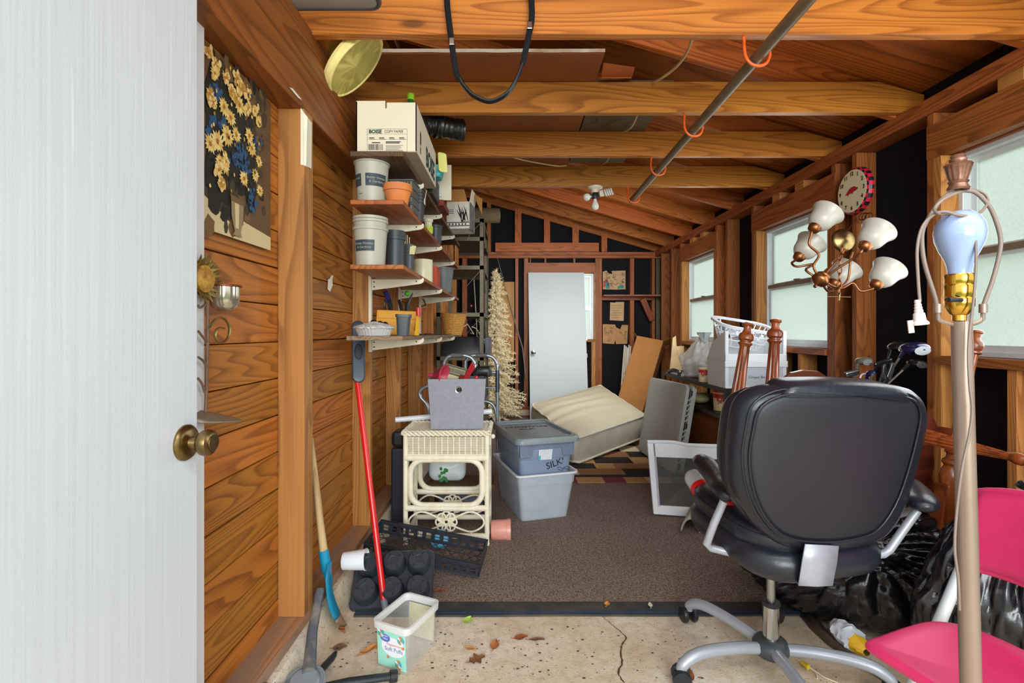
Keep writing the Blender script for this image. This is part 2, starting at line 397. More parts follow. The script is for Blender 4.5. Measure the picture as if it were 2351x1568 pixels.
for y in (2.465, 3.12, 3.78, 4.42, 5.05, 5.7, 6.3): lstud(y, m_lstud)
board('header_beam', (-0.757, 0.35, 2.035), (-0.757, 6.5, 2.035), 0.31, 0.088, (0, 0, 1), m_beam, wl, bevel=0.003)
# peeled white paint left on the post, the beam and a plank
m_chip = plain('old_white_paint', lin(236, 228, 206), 0.6, var=0.05)
def patch(px_pts, x=None, d=None, off=0.001):
    pts = [PX(a, b, x) if x is not None else P(a, b, d) for a, b in px_pts]; return MB().poly(pts)
pm = MB(); pm.poly([P(a, b, 1.6785) for a, b in ((690, 246), (700, 262), (706, 268), (703, 380), (690, 378))])
pm.poly([PX(a, b, -0.7085) for a, b in ((698, 258), (716, 282), (715, 388), (709, 384), (697, 381))]); obj('paint_patch', pm, m_chip, wl)
pm = MB(); pm.poly([PX(a, b, -0.711) for a, b in ((664, 200), (672, 203), (691, 226), (693, 230), (684, 224))]); obj('paint_patch', pm, m_chip, wl)
pm = MB(); pm.poly([PX(a, b, -0.797) for a, b in ((753, 641), (757, 640), (760, 633), (766, 632), (763, 641), (764, 655), (758, 670), (752, 664))]); obj('paint_patch', pm, m_chip, wl)
# white painted casing beside the entry, and the opened entry door
tr = struct(obj('trim_1', MB().box((-0.799, 0.9, 0.145), (-0.772, 1.236, 1.905)), m_white, bevel=0.002), 'white painted casing board behind the open door')
def door_paint():
    m, nt, bs = newmat('door_paint'); v, _ = coords(nt, (1, 1, 1), False); n = noi(nt, v, 3, 5, 0.6)
    v2, _ = coords(nt, (60, 60, 1.6), False); n2 = noi(nt, v2, 1, 2, 0.5); v3, _ = coords(nt, (500, 500, 500), False); n3 = noi(nt, v3, 1, 2, .5)
    c = mixc(nt, n, lin(212, 218, 224), lin(204, 210, 216)); c = mixc(nt, ramp(nt, n2, [(0.68, (0, 0, 0)), (0.73, (1, 1, 1))]), c, lin(222, 227, 232))
    nt.links.new(c, bs.inputs['Base Color']); bs.inputs['Roughness'].default_value = 0.45; bump(nt, bs, math_(nt, 'ADD', n2, math_(nt, 'MULTIPLY', n3, 0.2)), 0.25, 0.003); return m
XD = -0.675
dr = struct(obj('door_1', MB().box((XD - 0.04, 0.20, 0.02), (XD, 1.056, 2.02)), door_paint(), bevel=0.002), 'white painted entry door standing open')
dk = PX(425, 1016, XD)
kb = MB().lathe([(0.037, 0), (0.037, 0.004), (0.033, 0.009), (0.024, 0.012), (0.013, 0.014), (0.0115, 0.028), (0.014, 0.03), (0.020, 0.033), (0.0262, 0.042), (0.0275, 0.050), (0.025, 0.058), (0.019, 0.062), (0.0165, 0.0625), (0.0165, 0.0645), (0.012, 0.0645), (0.0, 0.064)], 32, frame(dk, (0, 0, 1), (0, 1, 0)) @ Matrix.Rotation(0, 4, 'Z'))
m_ = frame(dk, (0, 1, 0), (0, 0, 1))
kb = MB().lathe([(0.037, 0), (0.037, 0.004), (0.033, 0.009), (0.024, 0.012), (0.013, 0.014), (0.0115, 0.026), (0.014, 0.028), (0.020, 0.031), (0.0262, 0.038), (0.0275, 0.046), (0.025, 0.054), (0.019, 0.058), (0.0165, 0.0585), (0.0165, 0.0605), (0.012, 0.0605), (0.0, 0.060)], 32, m_)
obj('door_knob', kb, m_oldbrass, dr, smooth=35)
# ------------------------------------------------------------------ right wall
XR, XF = 1.89, 2.0
wr = struct(obj('wall_right', MB(), m_felt), 'stud wall lined with black felt paper')
ops = [(1.25, 2.168), (2.954, 3.81), (4.618, 5.476)]; ZH, ZS = 1.895, 1.012
fb = MB(); edges = [0.35] + [e for o_ in ops for e in o_] + [6.6]
for i in range(0, len(edges), 2): fb.box((XF, edges[i], 0.05), (XF + 0.03, edges[i + 1], 2.288))
for a, b in ops: fb.box((XF, a, 0.05), (XF + 0.03, b, ZS)); fb.box((XF, a, ZH), (XF + 0.03, b, 2.288))
obj('felt_lining', fb, m_felt, wr)
def rstud(y, z0=0.1, z1=2.1, mat=m_stud): board('stud', ((XR + XF) / 2, y + 0.019, z0), ((XR + XF) / 2, y + 0.019, z1), XF - XR - 0.002, 0.037, (1, 0, 0), mat, wr)
for y in (0.95, 2.206, 2.70, 2.878, 3.848, 4.317, 4.542, 5.514, 5.83, 6.22): rstud(y)
for a, b in ops:
    rstud(b, 0.1, ZH, m_lstud); rstud(a - 0.038, 0.1, ZH, m_stud)
    board('window_header', (XR + 0.02, a - 0.075, ZH + 0.077), (XR + 0.02, b + 0.075, ZH + 0.077), 0.154, 0.045, (0, 0, 1), m_stud, wr)
    board('window_header', (XF - 0.025, a - 0.04, ZH + 0.077), (XF - 0.025, b + 0.04, ZH + 0.077), 0.154, 0.045, (0, 0, 1), m_stud, wr)
    board('window_sill', ((XR + XF) / 2 - 0.008, a - 0.0, ZS - 0.02), ((XR + XF) / 2 - 0.008, b + 0.0, ZS - 0.02), 0.125, 0.038, (1, 0, 0), m_stud, wr)
    n = 2
    for k in range(1, n + 1):
        yy = a + (b - a) * k / (n + 1); rstud(yy - 0.019, 0.1, ZS - 0.04, m_lstud)
        board('cripple_block', ((XR + XF) / 2, yy - 0.04, 2.078), ((XR + XF) / 2, yy + 0.06, 2.078), XF - XR - 0.01, 0.052, (1, 0, 0), m_lstud, wr)
board('top_plate', ((XR + XF) / 2, 0.35, 2.120), ((XR + XF) / 2, 6.5, 2.120), XF - XR + 0.006, 0.037, (1, 0, 0), m_stud, wr)
board('top_plate', ((XR + XF) / 2, 0.35, 2.159), ((XR + XF) / 2, 6.5, 2.159), XF - XR, 0.037, (1, 0, 0), m_stud, wr)
board('sill_plate', ((XR + XF) / 2, 0.35, 0.08), ((XR + XF) / 2, 6.5, 0.08), XF - XR, 0.037, (1, 0, 0), m_stud, wr)
obj('concrete_curb', MB().box((XR - 0.01, 0.35, 0), (XF + 0.05, 6.6, 0.061)), m_conc, wr)
# windows: white aluminium double-hung frames with obscured glass
def obscured():
    m = bpy.data.materials.new('obscured_glass'); m.use_nodes = True; nt = m.node_tree; nt.nodes.clear()
    out = nt.nodes.new('ShaderNodeOutputMaterial'); tl = nt.nodes.new('ShaderNodeBsdfTranslucent'); gl = nt.nodes.new('ShaderNodeBsdfGlossy'); mx = nt.nodes.new('ShaderNodeMixShader')
    v, _ = coords(nt, (1, 1, 1)); n = noi(nt, v, 90, 4, 0.7); n2 = noi(nt, v, 2.2, 2, 0.5)
    c = ramp(nt, n, [(0.3, (0.80, 0.86, 0.82)), (0.7, (0.93, 0.96, 0.93))]); nt.links.new(mixc(nt, math_(nt, 'MULTIPLY', n2, 0.35), c, (0.96, 0.98, 0.98)), tl.inputs[0])
    gl.inputs['Roughness'].default_value = 0.25; mx.inputs[0].default_value = 0.06
    b = nt.nodes.new('ShaderNodeBump'); b.inputs['Strength'].default_value = 0.6; b.inputs['Distance'].default_value = 0.004; nt.links.new(n, b.inputs['Height'])
    nt.links.new(b.outputs[0], tl.inputs['Normal']); nt.links.new(b.outputs[0], gl.inputs['Normal'])
    nt.links.new(tl.outputs[0], mx.inputs[1]); nt.links.new(gl.outputs[0], mx.inputs[2]); nt.links.new(mx.outputs[0], out.inputs[0]); return m
m_obs = obscured(); m_alu = plain('window_aluminium', lin(214, 220, 222), 0.4, 0.2, var=0.04); m_rail = plain('meeting_rail_bronze', lin(132, 116, 96), 0.4, 0.3, var=0.1)
def ring(mb, y0, y1, z0, z1, x0, x1, w):
    mb.box((x0, y0, z0), (x1, y0 + w, z1)); mb.box((x0, y1 - w, z0), (x1, y1, z1)); mb.box((x0, y0 + w, z0), (x1, y1 - w, z0 + w)); mb.box((x0, y0 + w, z1 - w), (x1, y1 - w, z1))
for i, (a, b) in enumerate(ops):
    f = MB(); ring(f, a, b, ZS, ZH, XF - 0.035, XF + 0.03, 0.022)
    wn = struct(obj('window_%d' % (i + 1), f, m_alu, bevel=0.002), 'obscured double-hung window')
    zm = 1.455
    s1 = MB(); ring(s1, a + 0.022, b - 0.022, ZS + 0.022, zm, XF - 0.022, XF - 0.004, 0.026); obj('lower_sash', s1, m_alu, wn)
    s2 = MB(); ring(s2, a + 0.022, b - 0.022, zm, ZH - 0.022, XF + 0.002, XF + 0.02, 0.026); obj('upper_sash', s2, m_alu, wn)
    obj('meeting_rail', MB().box((XF - 0.03, a + 0.022, zm - 0.012), (XF + 0.021, b - 0.022, zm + 0.014)), m_rail, wn)
    obj('sash_lock', MB().box((XF - 0.042, (a + b) / 2 - 0.03, zm + 0.012), (XF - 0.02, (a + b) / 2 + 0.03, zm + 0.022)).box((XF - 0.05, (a + b) / 2 - 0.008, zm + 0.018), (XF - 0.025, (a + b) / 2 + 0.03, zm + 0.026)), m_rail, wn)
    obj('pane', MB().box((XF - 0.014, a + 0.045, ZS + 0.045), (XF - 0.011, b - 0.045, zm - 0.01)), m_obs, wn)
    obj('pane', MB().box((XF + 0.009, a + 0.045, zm + 0.01), (XF + 0.012, b - 0.045, ZH - 0.045)), m_obs, wn)
# ------------------------------------------------------------------ back wall
YB, YF = 6.5, 6.59
wb = struct(obj('wall_back', MB(), m_felt), 'rear stud wall lined with black felt paper')
def bx(px): return (px - CX) * YB / F
def bz(py): return H - (py - CY) * YB / F
wx0, wx1 = bx(1240), bx(1367); wz0, wz1 = bz(779), bz(627)
fb = MB().box((-0.9, YF, 0.05), (wx0, YF + 0.03, 3.2)).box((wx1, YF, 0.05), (2.05, YF + 0.03, 3.2)).box((wx0, YF, 0.05), (wx1, YF + 0.03, wz0)).box((wx0, YF, wz1), (wx1, YF + 0.03, 3.2))
obj('felt_lining', fb, m_felt, wb)
def bstud(px0, px1, z0, z1, mat=m_stud, nm='stud'):
    x0, x1 = bx(px0), bx(px1); xm = (x0 + x1) / 2; board(nm, (xm, (YB + YF) / 2, z0), (xm, (YB + YF) / 2, z1), x1 - x0, YF - YB, (1, 0, 0), mat, wb)
def rafz(x): return 2.17 + 0.29 * (1.89 - x)
for a, b in ((1118, 1127), (1182, 1197), (1249, 1263), (1314, 1329), (1381, 1394)): bstud(a, b, 2.167, rafz(bx((a + b) / 2)) + 0.05, m_raft)
for a, b in ((1061, 1072), (1110, 1117), (1183, 1190), (1203, 1213), (1367, 1375), (1375, 1382), (1447, 1456), (1497, 1506)): bstud(a, b, 0.12, 2.08, m_stud)
for a, b in ((1216, 1219), (1250, 1254), (1316, 1321)): bstud(a, b, bz(603), 2.08, m_stud, 'cripple_stud')
bstud(1358, 1367, 0.12, wz0 - 0.03, m_lstud, 'cripple_stud'); bstud(1240, 1248, 0.12, wz0 - 0.03, m_lstud, 'cripple_stud')
ym = (YB + YF) / 2
board('top_plate', (-0.8, ym, 2.102), (1.98, ym, 2.102), YF - YB + 0.004, 0.04, (0, 1, 0), m_stud, wb)
board('top_plate', (-0.8, ym, 2.145), (1.98, ym, 2.145), YF - YB, 0.04, (0, 1, 0), m_stud, wb)
board('sill_plate', (-0.8, ym, 0.1), (1.98, ym, 0.1), YF - YB, 0.04, (0, 1, 0), m_stud, wb)
obj('concrete_curb', MB().box((-0.9, YB, 0), (2.05, YF + 0.05, 0.08)), m_conc, wb)
board('gable_header', (bx(1137), YB + 0.012, 2.227), (bx(1375), YB + 0.012, 2.227), 0.118, 0.04, (0, 0, 1), m_raft, wb)
board('window_header', (bx(1212), YB + 0.03, (bz(603) + bz(627)) / 2), (bx(1375), YB + 0.03, (bz(603) + bz(627)) / 2), bz(603) - bz(627), 0.05, (0, 0, 1), m_stud, wb)
board('window_sill', (wx0 - 0.05, ym, wz0 - 0.018), (wx1, ym, wz0 - 0.018), 0.1, 0.036, (0, 1, 0), m_stud, wb)
board('jamb', (wx1 - 0.008, ym, wz0), (wx1 - 0.008, ym, wz1), 0.09, 0.016, (0, 1, 0), m_lstud, wb)
f = MB()
def ringx(mb, x0, x1, z0, z1, y0, y1, w):
    mb.box((x0, y0, z0), (x0 + w, y1, z1)); mb.box((x1 - w, y0, z0), (x1, y1, z1)); mb.box((x0 + w, y0, z0), (x1 - w, y1, z0 + w)); mb.box((x0 + w, y0, z1 - w), (x1 - w, y1, z1))
ringx(f, wx0, wx1 - 0.016, wz0, wz1, YF - 0.03, YF + 0.03, 0.02); wn = struct(obj('window_4', f, m_alu, bevel=0.002), 'double-hung window half hidden by the loose door')
zm = bz(707)
s1 = MB(); ringx(s1, wx0 + 0.02, wx1 - 0.036, wz0 + 0.02, zm, YF - 0.02, YF - 0.004, 0.03); obj('lower_sash', s1, m_alu, wn)
s2 = MB(); ringx(s2, wx0 + 0.02, wx1 - 0.036, zm, wz1 - 0.02, YF + 0.002, YF + 0.02, 0.03); obj('upper_sash', s2, m_alu, wn)
obj('pane', MB().box((wx0 + 0.04, YF - 0.013, wz0 + 0.04), (wx1 - 0.06, YF - 0.010, zm - 0.01)), m_obs, wn)
obj('pane', MB().box((wx0 + 0.04, YF + 0.009, zm + 0.01), (wx1 - 0.06, YF + 0.012, wz1 - 0.04)), m_obs, wn)
board('corner_post', (1.92, YB + 0.03, 0.12), (1.92, YB + 0.03, 2.08), 0.07, 0.06, (1, 0, 0), plain('grey_post', lin(96, 84, 68), .8), wb)
# board shelf across the corner with its brace
m_red = wood('reddish_board', lin(150, 78, 50), lin(96, 46, 30), 0.5, knots=0.3, tone=0.05)
sh = thing('corner_shelf', 'narrow reddish board shelf nailed across the rear corner studs', 'shelf', P(1450, 684, 6.45))
board('shelf_board', (bx(1382), 6.42, bz(680)), (1.93, 6.36, bz(679) - 0.01), 0.14, 0.022, (0, 1, 0), m_red, sh)
board('ledger', (bx(1382), 6.49, bz(685)), (bx(1500), 6.49, bz(685)), 0.05, 0.02, (0, 0, 1), m_red, sh)
board('brace', P(1475, 686, 6.42), P(1497, 735, 6.46), 0.075, 0.035, (1, 0, 0.3), m_red, sh)
# ------------------------------------------------------------------ ceiling: roof panels, rafters, joists
ce = struct(obj('ceiling', MB(), m_ply), 'roof deck panels with rafters and ceiling joists')
sl = Vector((1, 0, -0.29)).normalized(); upn = Vector((0.29, 0, 1)).normalized()
ys = [0.2, 1.43, 2.66, 3.89, 5.12, 6.62]
for i in range(5):
    for (x0, x1) in ((-0.95, 0.5805), (0.58, 2.12)):
        a = V(x0, ys[i] + 0.0015, rafz(x0)) + upn * 0.146; b = V(x1, ys[i] + 0.0015, rafz(x1)) + upn * 0.146
        ymid = (ys[i] + ys[i + 1]) / 2; a.y = b.y = ymid
        board('roof_panel', a, b, ys[i + 1] - ys[i] - 0.003, 0.012, (0, 1, 0), m_ply, ce, bevel=0)
JD = (1.757, 2.386, 2.98, 3.608)
for d in JD:
    jm = MB(); jp = [(-1.4, -.075), (1.4, -.075), (1.4, .012), (1.18, .075), (-1.4, .075)]; ring_loft(jm, [[V(p[0], p[1], -.0185) for p in jp], [V(p[0], p[1], .0185) for p in jp]])
    obj('joist', jm, m_joist, ce, bevel=.002, seg=1, local=frame((.6, d + .019, 2.255), (1, 0, 0), (0, 0, 1)))
for d in (1.2, 1.795, 2.424, 3.018, 3.646, 4.24, 4.85, 5.46, 6.07, 6.50):
    a = V(-0.95, d + 0.019, rafz(-0.95)) + upn * 0.07; b = V(2.0, d + 0.019, rafz(2.0)) + upn * 0.07
    board('rafter', a, b, 0.14, 0.037, (0.29, 0, 1), m_raft, ce)
# ------------------------------------------------------------------ generic small things
def pot_prof(rt, rb, h, t=0.003, lip=0.006, lh=0.015):
    return [(rb, 0), (rt - lip, h - lh), (rt, h - lh + 0.001), (rt, h), (rt - t, h), (rt - lip - t, h - lh), (rb - t, 0.004), (0.0, 0.004)]
def pot(name, label, cat, x, y, z, rt, rb, h, mat, group=None, lip=0.006, lh=0.015, n=32, rx=0, ry=0):
    t = thing(name, label, cat, T(x, y, z, 0, rx, ry), group)
    obj('body', MB().lathe(pot_prof(rt, rb, h, 0.003, lip, lh), n, WM[t.name]), mat, t, smooth=35)
    return t
def sqpot(name, label, cat, M, wt, wb, h, mat, group=None, lipw=0.004, dt=1.0):
    t = thing(name, label, cat, M, group); mb = MB()
    def rr(w, z, r=0.012): return [(p[0], p[1], z) for p in rrect(w, w * dt, r, 3)]
    ring_loft(mb, [rr(wb, 0), rr(wt - 2 * lipw, h - 0.014), rr(wt, h - 0.013), rr(wt, h), rr(wt - 0.005, h), rr(wt - 2 * lipw - 0.005, h - 0.014), rr(wb - 0.006, 0.004)], M)
    obj('body', mb, mat, t, smooth=35); return t
def cyl_patch(mb, c, rf, a0, a1, z0, z1, off=0.0008, n=16):
    rows = []
    for i in range(n + 1):
        a = a0 + (a1 - a0) * i / n
        rows.append([V(c[0] + (rf(z) + off) * math.cos(a), c[1] + (rf(z) + off) * math.sin(a), c[2] + z) for z in (z0, z1)])
    mb.grid(rows)
def txt_cyl(name, body, size, c, rf, a0, z0, mat, parent, off=0.0012, bold=0.0):
    o = txt(name, body, size, I4, mat, None, 0.0001, bold=bold); me = o.data; im = WM[parent.name].inverted()
    for v in me.vertices:
        x, y, z = v.co; a = a0 + x / rf(z0); zz = z0 + y
        v.co = im @ V(c[0] + (rf(zz) + off) * math.cos(a), c[1] + (rf(zz) + off) * math.sin(a), c[2] + zz)
    o.parent = parent; return o
def rect_mesh(mb, M, x0, x1, y0, y1, z=0.0): mb.add([(x0, y0, z), (x1, y0, z), (x1, y1, z), (x0, y1, z)], [(0, 1, 2, 3)], M)
def ellipse(mb, M, cx, cy, rx, ry, z=0.0, n=24, a0=0.0): mb.add([(cx + rx * math.cos(a0 + 2 * PI * i / n), cy + ry * math.sin(a0 + 2 * PI * i / n), z) for i in range(n)], [tuple(range(n))], M)
# ------------------------------------------------------------------ wall shelves on slotted standards
SX0, SX1, SZ = -0.685, -0.452, (1.87, 1.667, 1.397, 1.10)
sm = (m_shelfd, m_shelf, m_shelf, m_shelfg)
sl_ = ('dark stained plank shelf, topmost on the wall brackets, under the paper box', 'reddish wood shelf holding a terracotta pot, second from the top', 'reddish wood shelf holding a stack of nested grey pots', 'weathered grey plank shelf with foil pan, lowest on the wall brackets')
sy = ((2.05, 4.25), (2.05, 4.17), (2.05, 4.17), (2.03, 4.40))
for i in range(4):
    x0 = SX0 + (0.01 if i < 3 else -0.0); t_ = 0.019 if i != 0 else 0.022
    o = board('wall_shelf', ((x0 + SX1) / 2, sy[i][0], SZ[i] - t_ / 2), ((x0 + SX1) / 2, sy[i][1], SZ[i] - t_ / 2 - (0.0 if i < 3 else 0.012)), SX1 - x0, t_, (1, 0, 0), sm[i], None, bevel=0.002)
    tag(o, sl_[i], 'shelf', 'plank shelves on wall brackets')
lab = ('cream metal slotted shelf standard nearest the entry door, four brackets', 'cream metal slotted shelf standard between two others, behind the green shears', 'cream metal slotted shelf standard nearest the wicker basket')
for k, y in enumerate((2.45, 3.09, 3.77)):
    st = thing('shelf_standard', lab[k], 'shelf bracket', V(-0.708, y, 1.016), 'slotted shelf standards')
    up = MB().box((-0.712, y - 0.012, 1.016), (-0.698, y + 0.012, 1.875)); obj('upright', up, m_bracket, st, bevel=0.0015)
    for i in range(4):
        zb = SZ[i] - (0.022 if i == 0 else 0.0195) - (0.0 if i < 3 else 0.012 * (y - 2.03) / 2.37)
        pl = [(-0.697, zb), (-0.697, zb - 0.055), (-0.60, zb - 0.043), (-0.455, zb - 0.023), (-0.442, zb - 0.016), (-0.438, zb - 0.006), (-0.440, zb + 0.006), (-0.446, zb + 0.006), (-0.450, zb)]
        mb = MB(); ring_loft(mb, [[V(p[0], y - 0.005, p[1]) for p in pl], [V(p[0], y + 0.005, p[1]) for p in pl]])
        b = obj('bracket', mb, m_bracket, st, bevel=0.001)
        h = MB()
        for xx, zz in ((-0.475, zb - 0.011), (-0.685, zb - 0.014), (-0.685, zb - 0.038)):
            h.lathe([(0.0035, 0), (0.0035, 0.0015), (0, 0.0015)], 10, frame((xx, y - 0.005, zz), (1, 0, 0), (0, 0, 1)))
        obj('rivet', h, m_ink, b)
# paper box
m_box = plain('white_carton', lin(228, 218, 192), 0.7, var=0.03, vs=4); m_boxb = plain('carton_underside', lin(176, 160, 140), 0.8, var=0.06)
bx0, bx1, by0, by1, bz0, bz1 = -0.655, -0.402, 2.07, 2.60, 1.8725, 2.085
t = thing('paper_box', 'white copy paper carton on the top wall shelf', 'box', V((bx0 + bx1) / 2, (by0 + by1) / 2, bz0))
mb = MB(); w = 0.004; sx = -0.530
mb.box((bx0, by0, bz0 + 0.004), (sx - 0.003, by0 + w, bz1 + 0.003)).box((sx + 0.003, by0, bz0 + 0.004), (bx1, by0 + w, bz1 - 0.004)).box((sx - 0.003, by0, bz0 + 0.004), (sx + 0.003, by0 + w, bz1 - 0.028))
mb.hexa([V(bx1 - w, by0, bz0 + .004), V(bx1, by0, bz0 + .004), V(bx1, by1, bz0 + .004), V(bx1 - w, by1, bz0 + .004), V(bx1 - w, by0, bz1 - .004), V(bx1, by0, bz1 - .004), V(bx1, by1, bz1 - .03), V(bx1 - w, by1, bz1 - .03)])
mb.box((bx0, by0, bz0 + 0.004), (bx0 + w, by1, bz1)).box((bx0, by1 - w, bz0 + 0.004), (bx1, by1, bz1 - 0.03)); obj('carton_wall', mb, m_box, t)
obj('carton_bottom', MB().box((bx0, by0, bz0), (bx1, by1, bz0 + 0.004)), m_boxb, t)
fm = frame((0, by0 - 0.0006, 0), (1, 0, 0), (0, 0, 1)); lb = MB()
def FP(px, py): q = P(px, py, by0); return q.x, q.z
lx0, lz1 = FP(843, 296); lx1, lz0 = FP(935, 349)
for (x0, x1, z0, z1) in ((lx0, lx1, lz1 - .001, lz1), (lx0, lx1, lz0, lz0 + .001), (lx0, lx0 + .001, lz0, lz1), (lx1 - .001, lx1, lz0, lz1), (lx0, lx1, FP(0, 308)[1], FP(0, 308)[1] + .0007), (lx0, lx1, FP(0, 320)[1], FP(0, 320)[1] + .0007)): rect_mesh(lb, fm, x0, x1, z0, z1)
random.seed(5); xx = lx0 + 0.006
while xx < lx0 + 0.066:
    wv = random.choice((.001, .0018, .003)); rect_mesh(lb, fm, xx, xx + wv, lz0 + .008, lz0 + .033); xx += wv + random.choice((.0012, .002))
for k in range(7):
    rect_mesh(lb, fm, lx0 + .078, lx0 + .155 - random.random() * .02, lz0 + .006 + k * .0052 + (0.004 if k > 4 else 0), lz0 + (.0075 if k < 5 else .0095) + k * .0052 + (0.004 if k > 4 else 0))
for k in range(4):
    q = lx0 + .008 + k * .042; rect_mesh(lb, fm, q, q + .022, lz0 + .0575, lz0 + .061); rect_mesh(lb, fm, q + .002, q + .026, lz0 + .0525, lz0 + .0545)
rect_mesh(lb, fm, lx0 + .02, lx0 + .055, lz0 + .037, lz0 + .041)
obj('label_print', lb, m_ink, t)
txt('lettering', 'BOISE', 0.021, frame(V(lx0 + .034, by0 - .0006, FP(0, 302.5)[1]), (1, 0, 0), (0, 0, 1)), m_green_ink, t, bold=0.0008)
txt('lettering', 'COPY PAPER', 0.0165, frame(V(lx0 + .112, by0 - .0006, FP(0, 302.5)[1]), (1, 0, 0), (0, 0, 1)), m_ink, t, sx=.85)
txt('lettering', 'BOISE', 0.125, frame(V(bx1 + .0006, 2.425, bz0 + .062), (0, 1, 0), (0, 0, 1)), m_green_ink, t, sx=.78, bold=0.004)
em = MB(); fs = frame(V(bx1 + .0006, 2.165, bz0 + .085), (0, 1, 0), (0, 0, 1)); ellipse(em, fs, 0, 0.012, .012, .016); rect_mesh(em, fs, -.012, .012, -.02, .004); em.add([(-.016, .02, .0), (.016, .02, .0), (0, .045, 0)], [(0, 1, 2)], fs)
for k in range(5): rect_mesh(em, fs, -.016, .014 - .003 * (k % 2), -.034 - k * .006, -.031 - k * .006)
obj('recycling_print', em, m_ink, t)
tb = thing('soda_bottle', 'green plastic bottle with lime cap standing in the paper carton', 'bottle', V(-0.473, 2.3, 1.8765))
m_gbot = plain('green_bottle', lin(20, 110, 50), 0.15, var=0.05)
obj('body', MB().lathe([(0.03, 0), (0.033, 0.01), (0.033, 0.2), (0.03, 0.24), (0.012, 0.31), (0.012, 0.325), (0, 0.325)], 20, WM[tb.name]), m_gbot, tb, smooth=40)
obj('cap', MB().lathe([(0.0165, 0.322), (0.0165, 0.347), (0.014, 0.351), (0, 0.351)], 20, WM[tb.name]), plain('lime_plastic', lin(160, 220, 50), 0.4), tb, smooth=40)
pe = thing('vent_pipe', 'crumpled black pipe elbow poking out of the paper carton', 'pipe', V(-0.50, 2.48, 1.877))
pts = spline([V(-.50, 2.42, 1.94), V(-.495, 2.44, 2.05), V(-.47, 2.47, 2.16), P(985, 286, 2.52), P(1012, 290, 2.55), P(1034, 295, 2.57), P(1060, 299, 2.60)], 6)
mb = MB(); mb.nocap = 1; mb.tube(pts, [0.052 + 0.004 * ((i % 3) == 0) + (0.008 if 20 < i < 25 else 0) for i in range(len(pts))], 20, cap=False); obj('duct', mb, plain('black_duct', lin(22, 22, 20), 0.35, bmp=0.5, bs_=30), pe, smooth=60)
q = pts[-1]; obj('cuff', MB().tube([pts[-1] - V(.012, 0, 0), pts[-1] + V(.012, 0, 0)], 0.056, 20).tube([pts[-1] + V(.0125, 0, 0), pts[-1] + V(.0127, 0, 0)], 0.05, 20), m_black, pe, smooth=40)
# things behind the paper carton on the top shelf
one('dark_box', MB().box((-.62, 2.68, 1.871), (-.432, 2.92, 1.985)), plain('dark_print_box', lin(44, 50, 58), 0.5, var=0.4, vs=30), 'small dark printed box behind the paper carton', 'box', bevel=0.002)
tl = thing('sponge_tray', 'teal plastic container above the clear bulb packaging', 'container', V(-.435, 2.82, 1.986)); m_teal = plain('teal_plastic', lin(70, 176, 186), 0.4)
mb = MB(); M = T(-.435, 2.80, 1.986); rr = lambda w, d, z: [(p[0], p[1], z) for p in rrect(w, d, 0.012, 3)]
ring_loft(mb, [rr(.06, .09, 0), rr(.07, .10, .02), rr(.074, .104, .022), rr(.085, .115, .062), rr(.08, .11, .062), rr(.066, .096, .006)], M); obj('tub', mb, m_teal, tl, smooth=40)
yl = thing('yellow_tray', 'pale yellow foam tray propped upright beside the paper carton', 'tray', V(-.41, 2.72, 2.0))
mb = MB(); M = frame(P(1016, 373, 2.75), (0.35, .25, 0), (-.1, .1, 1)); cushion(mb, rrect(.055, .115, .014, 4), .012, .005, -.004, M); obj('tray_shell', mb, plain('yellow_foam', lin(240, 236, 140), 0.5, var=.04), yl, smooth=50)
bp = thing('bulb_package', 'white card with clear two-bulb blister on the top shelf', 'package', V(-.45, 3.0, 1.9))
M = frame(P(1012, 419, 3.0), (1, 0.06, 0), (0, 0, 1)); mb = MB().cbox((.012, 0, 0), (.105, .215, .004), M); obj('card', mb, m_box, bp)
mb = MB(); cushion(mb, rrect(.058, .115, .016, 4), .016, .008, 0, M @ Matrix.Translation((-.02, -.035, .012)))
for yy in (-.01, -.062): mb.lathe([(.024, .02), (.022, .03), (.012, .034), (.008, .042), (0, .043)], 16, M @ Matrix.Translation((-.02, yy, 0)))
obj('blister', mb, clear('blister_plastic', (.95, .96, .9), .15, .55), bp, smooth=40)
one('red_box', MB().box((-.56, 2.94, 1.871), (-.41, 3.2, 1.905)), plain('red_card', lin(128, 52, 40), 0.7), 'flat red box lying under the bulb packaging', 'box', bevel=0.002)
fb_ = thing('open_carton', 'open cardboard carton printed with dark grasses on the top shelf', 'box', V(-.40, 3.72, 1.855))
q0 = P(1032, 540, 3.62); M = T(-.385, 3.72, 1.871, -.12)
mb = MB().box((-.085, -.10, 0), (.085, -.096, .20), M).box((-.085, .096, 0), (.085, .10, .20), M).box((-.085, -.096, 0), (-.081, .096, .20), M).box((-.085, -.1, 0), (.085, .1, .004), M); obj('carton_wall', mb, plain('printed_white_carton', lin(226, 222, 208), 0.7), fb_)
obj('carton_side', MB().box((.081, -.096, 0), (.085, .096, .20), M), plain('grey_print_side', lin(120, 122, 118), 0.7, var=.5, vs=18), fb_)
mb = MB().add([(-.085, -.098, .2), (.07, -.098, .2), (.05, -.12, .285), (-.085, -.12, .285)], [(0, 1, 2, 3)], M).add([(-.085, -.096, .2), (-.085, -.118, .285), (.05, -.118, .285), (.07, -.096, .2)], [(0, 1, 2, 3)], M)
obj('flap', mb, m_card, fb_); obj('flap', MB().hexa([M @ V(.083, -.09, .2), M @ V(.087, -.09, .2), M @ V(.087, .09, .2), M @ V(.083, .09, .2), M @ V(.10, -.09, .29), M @ V(.104, -.09, .29), M @ V(.104, .09, .29), M @ V(.10, .09, .29)]), m_box, fb_)
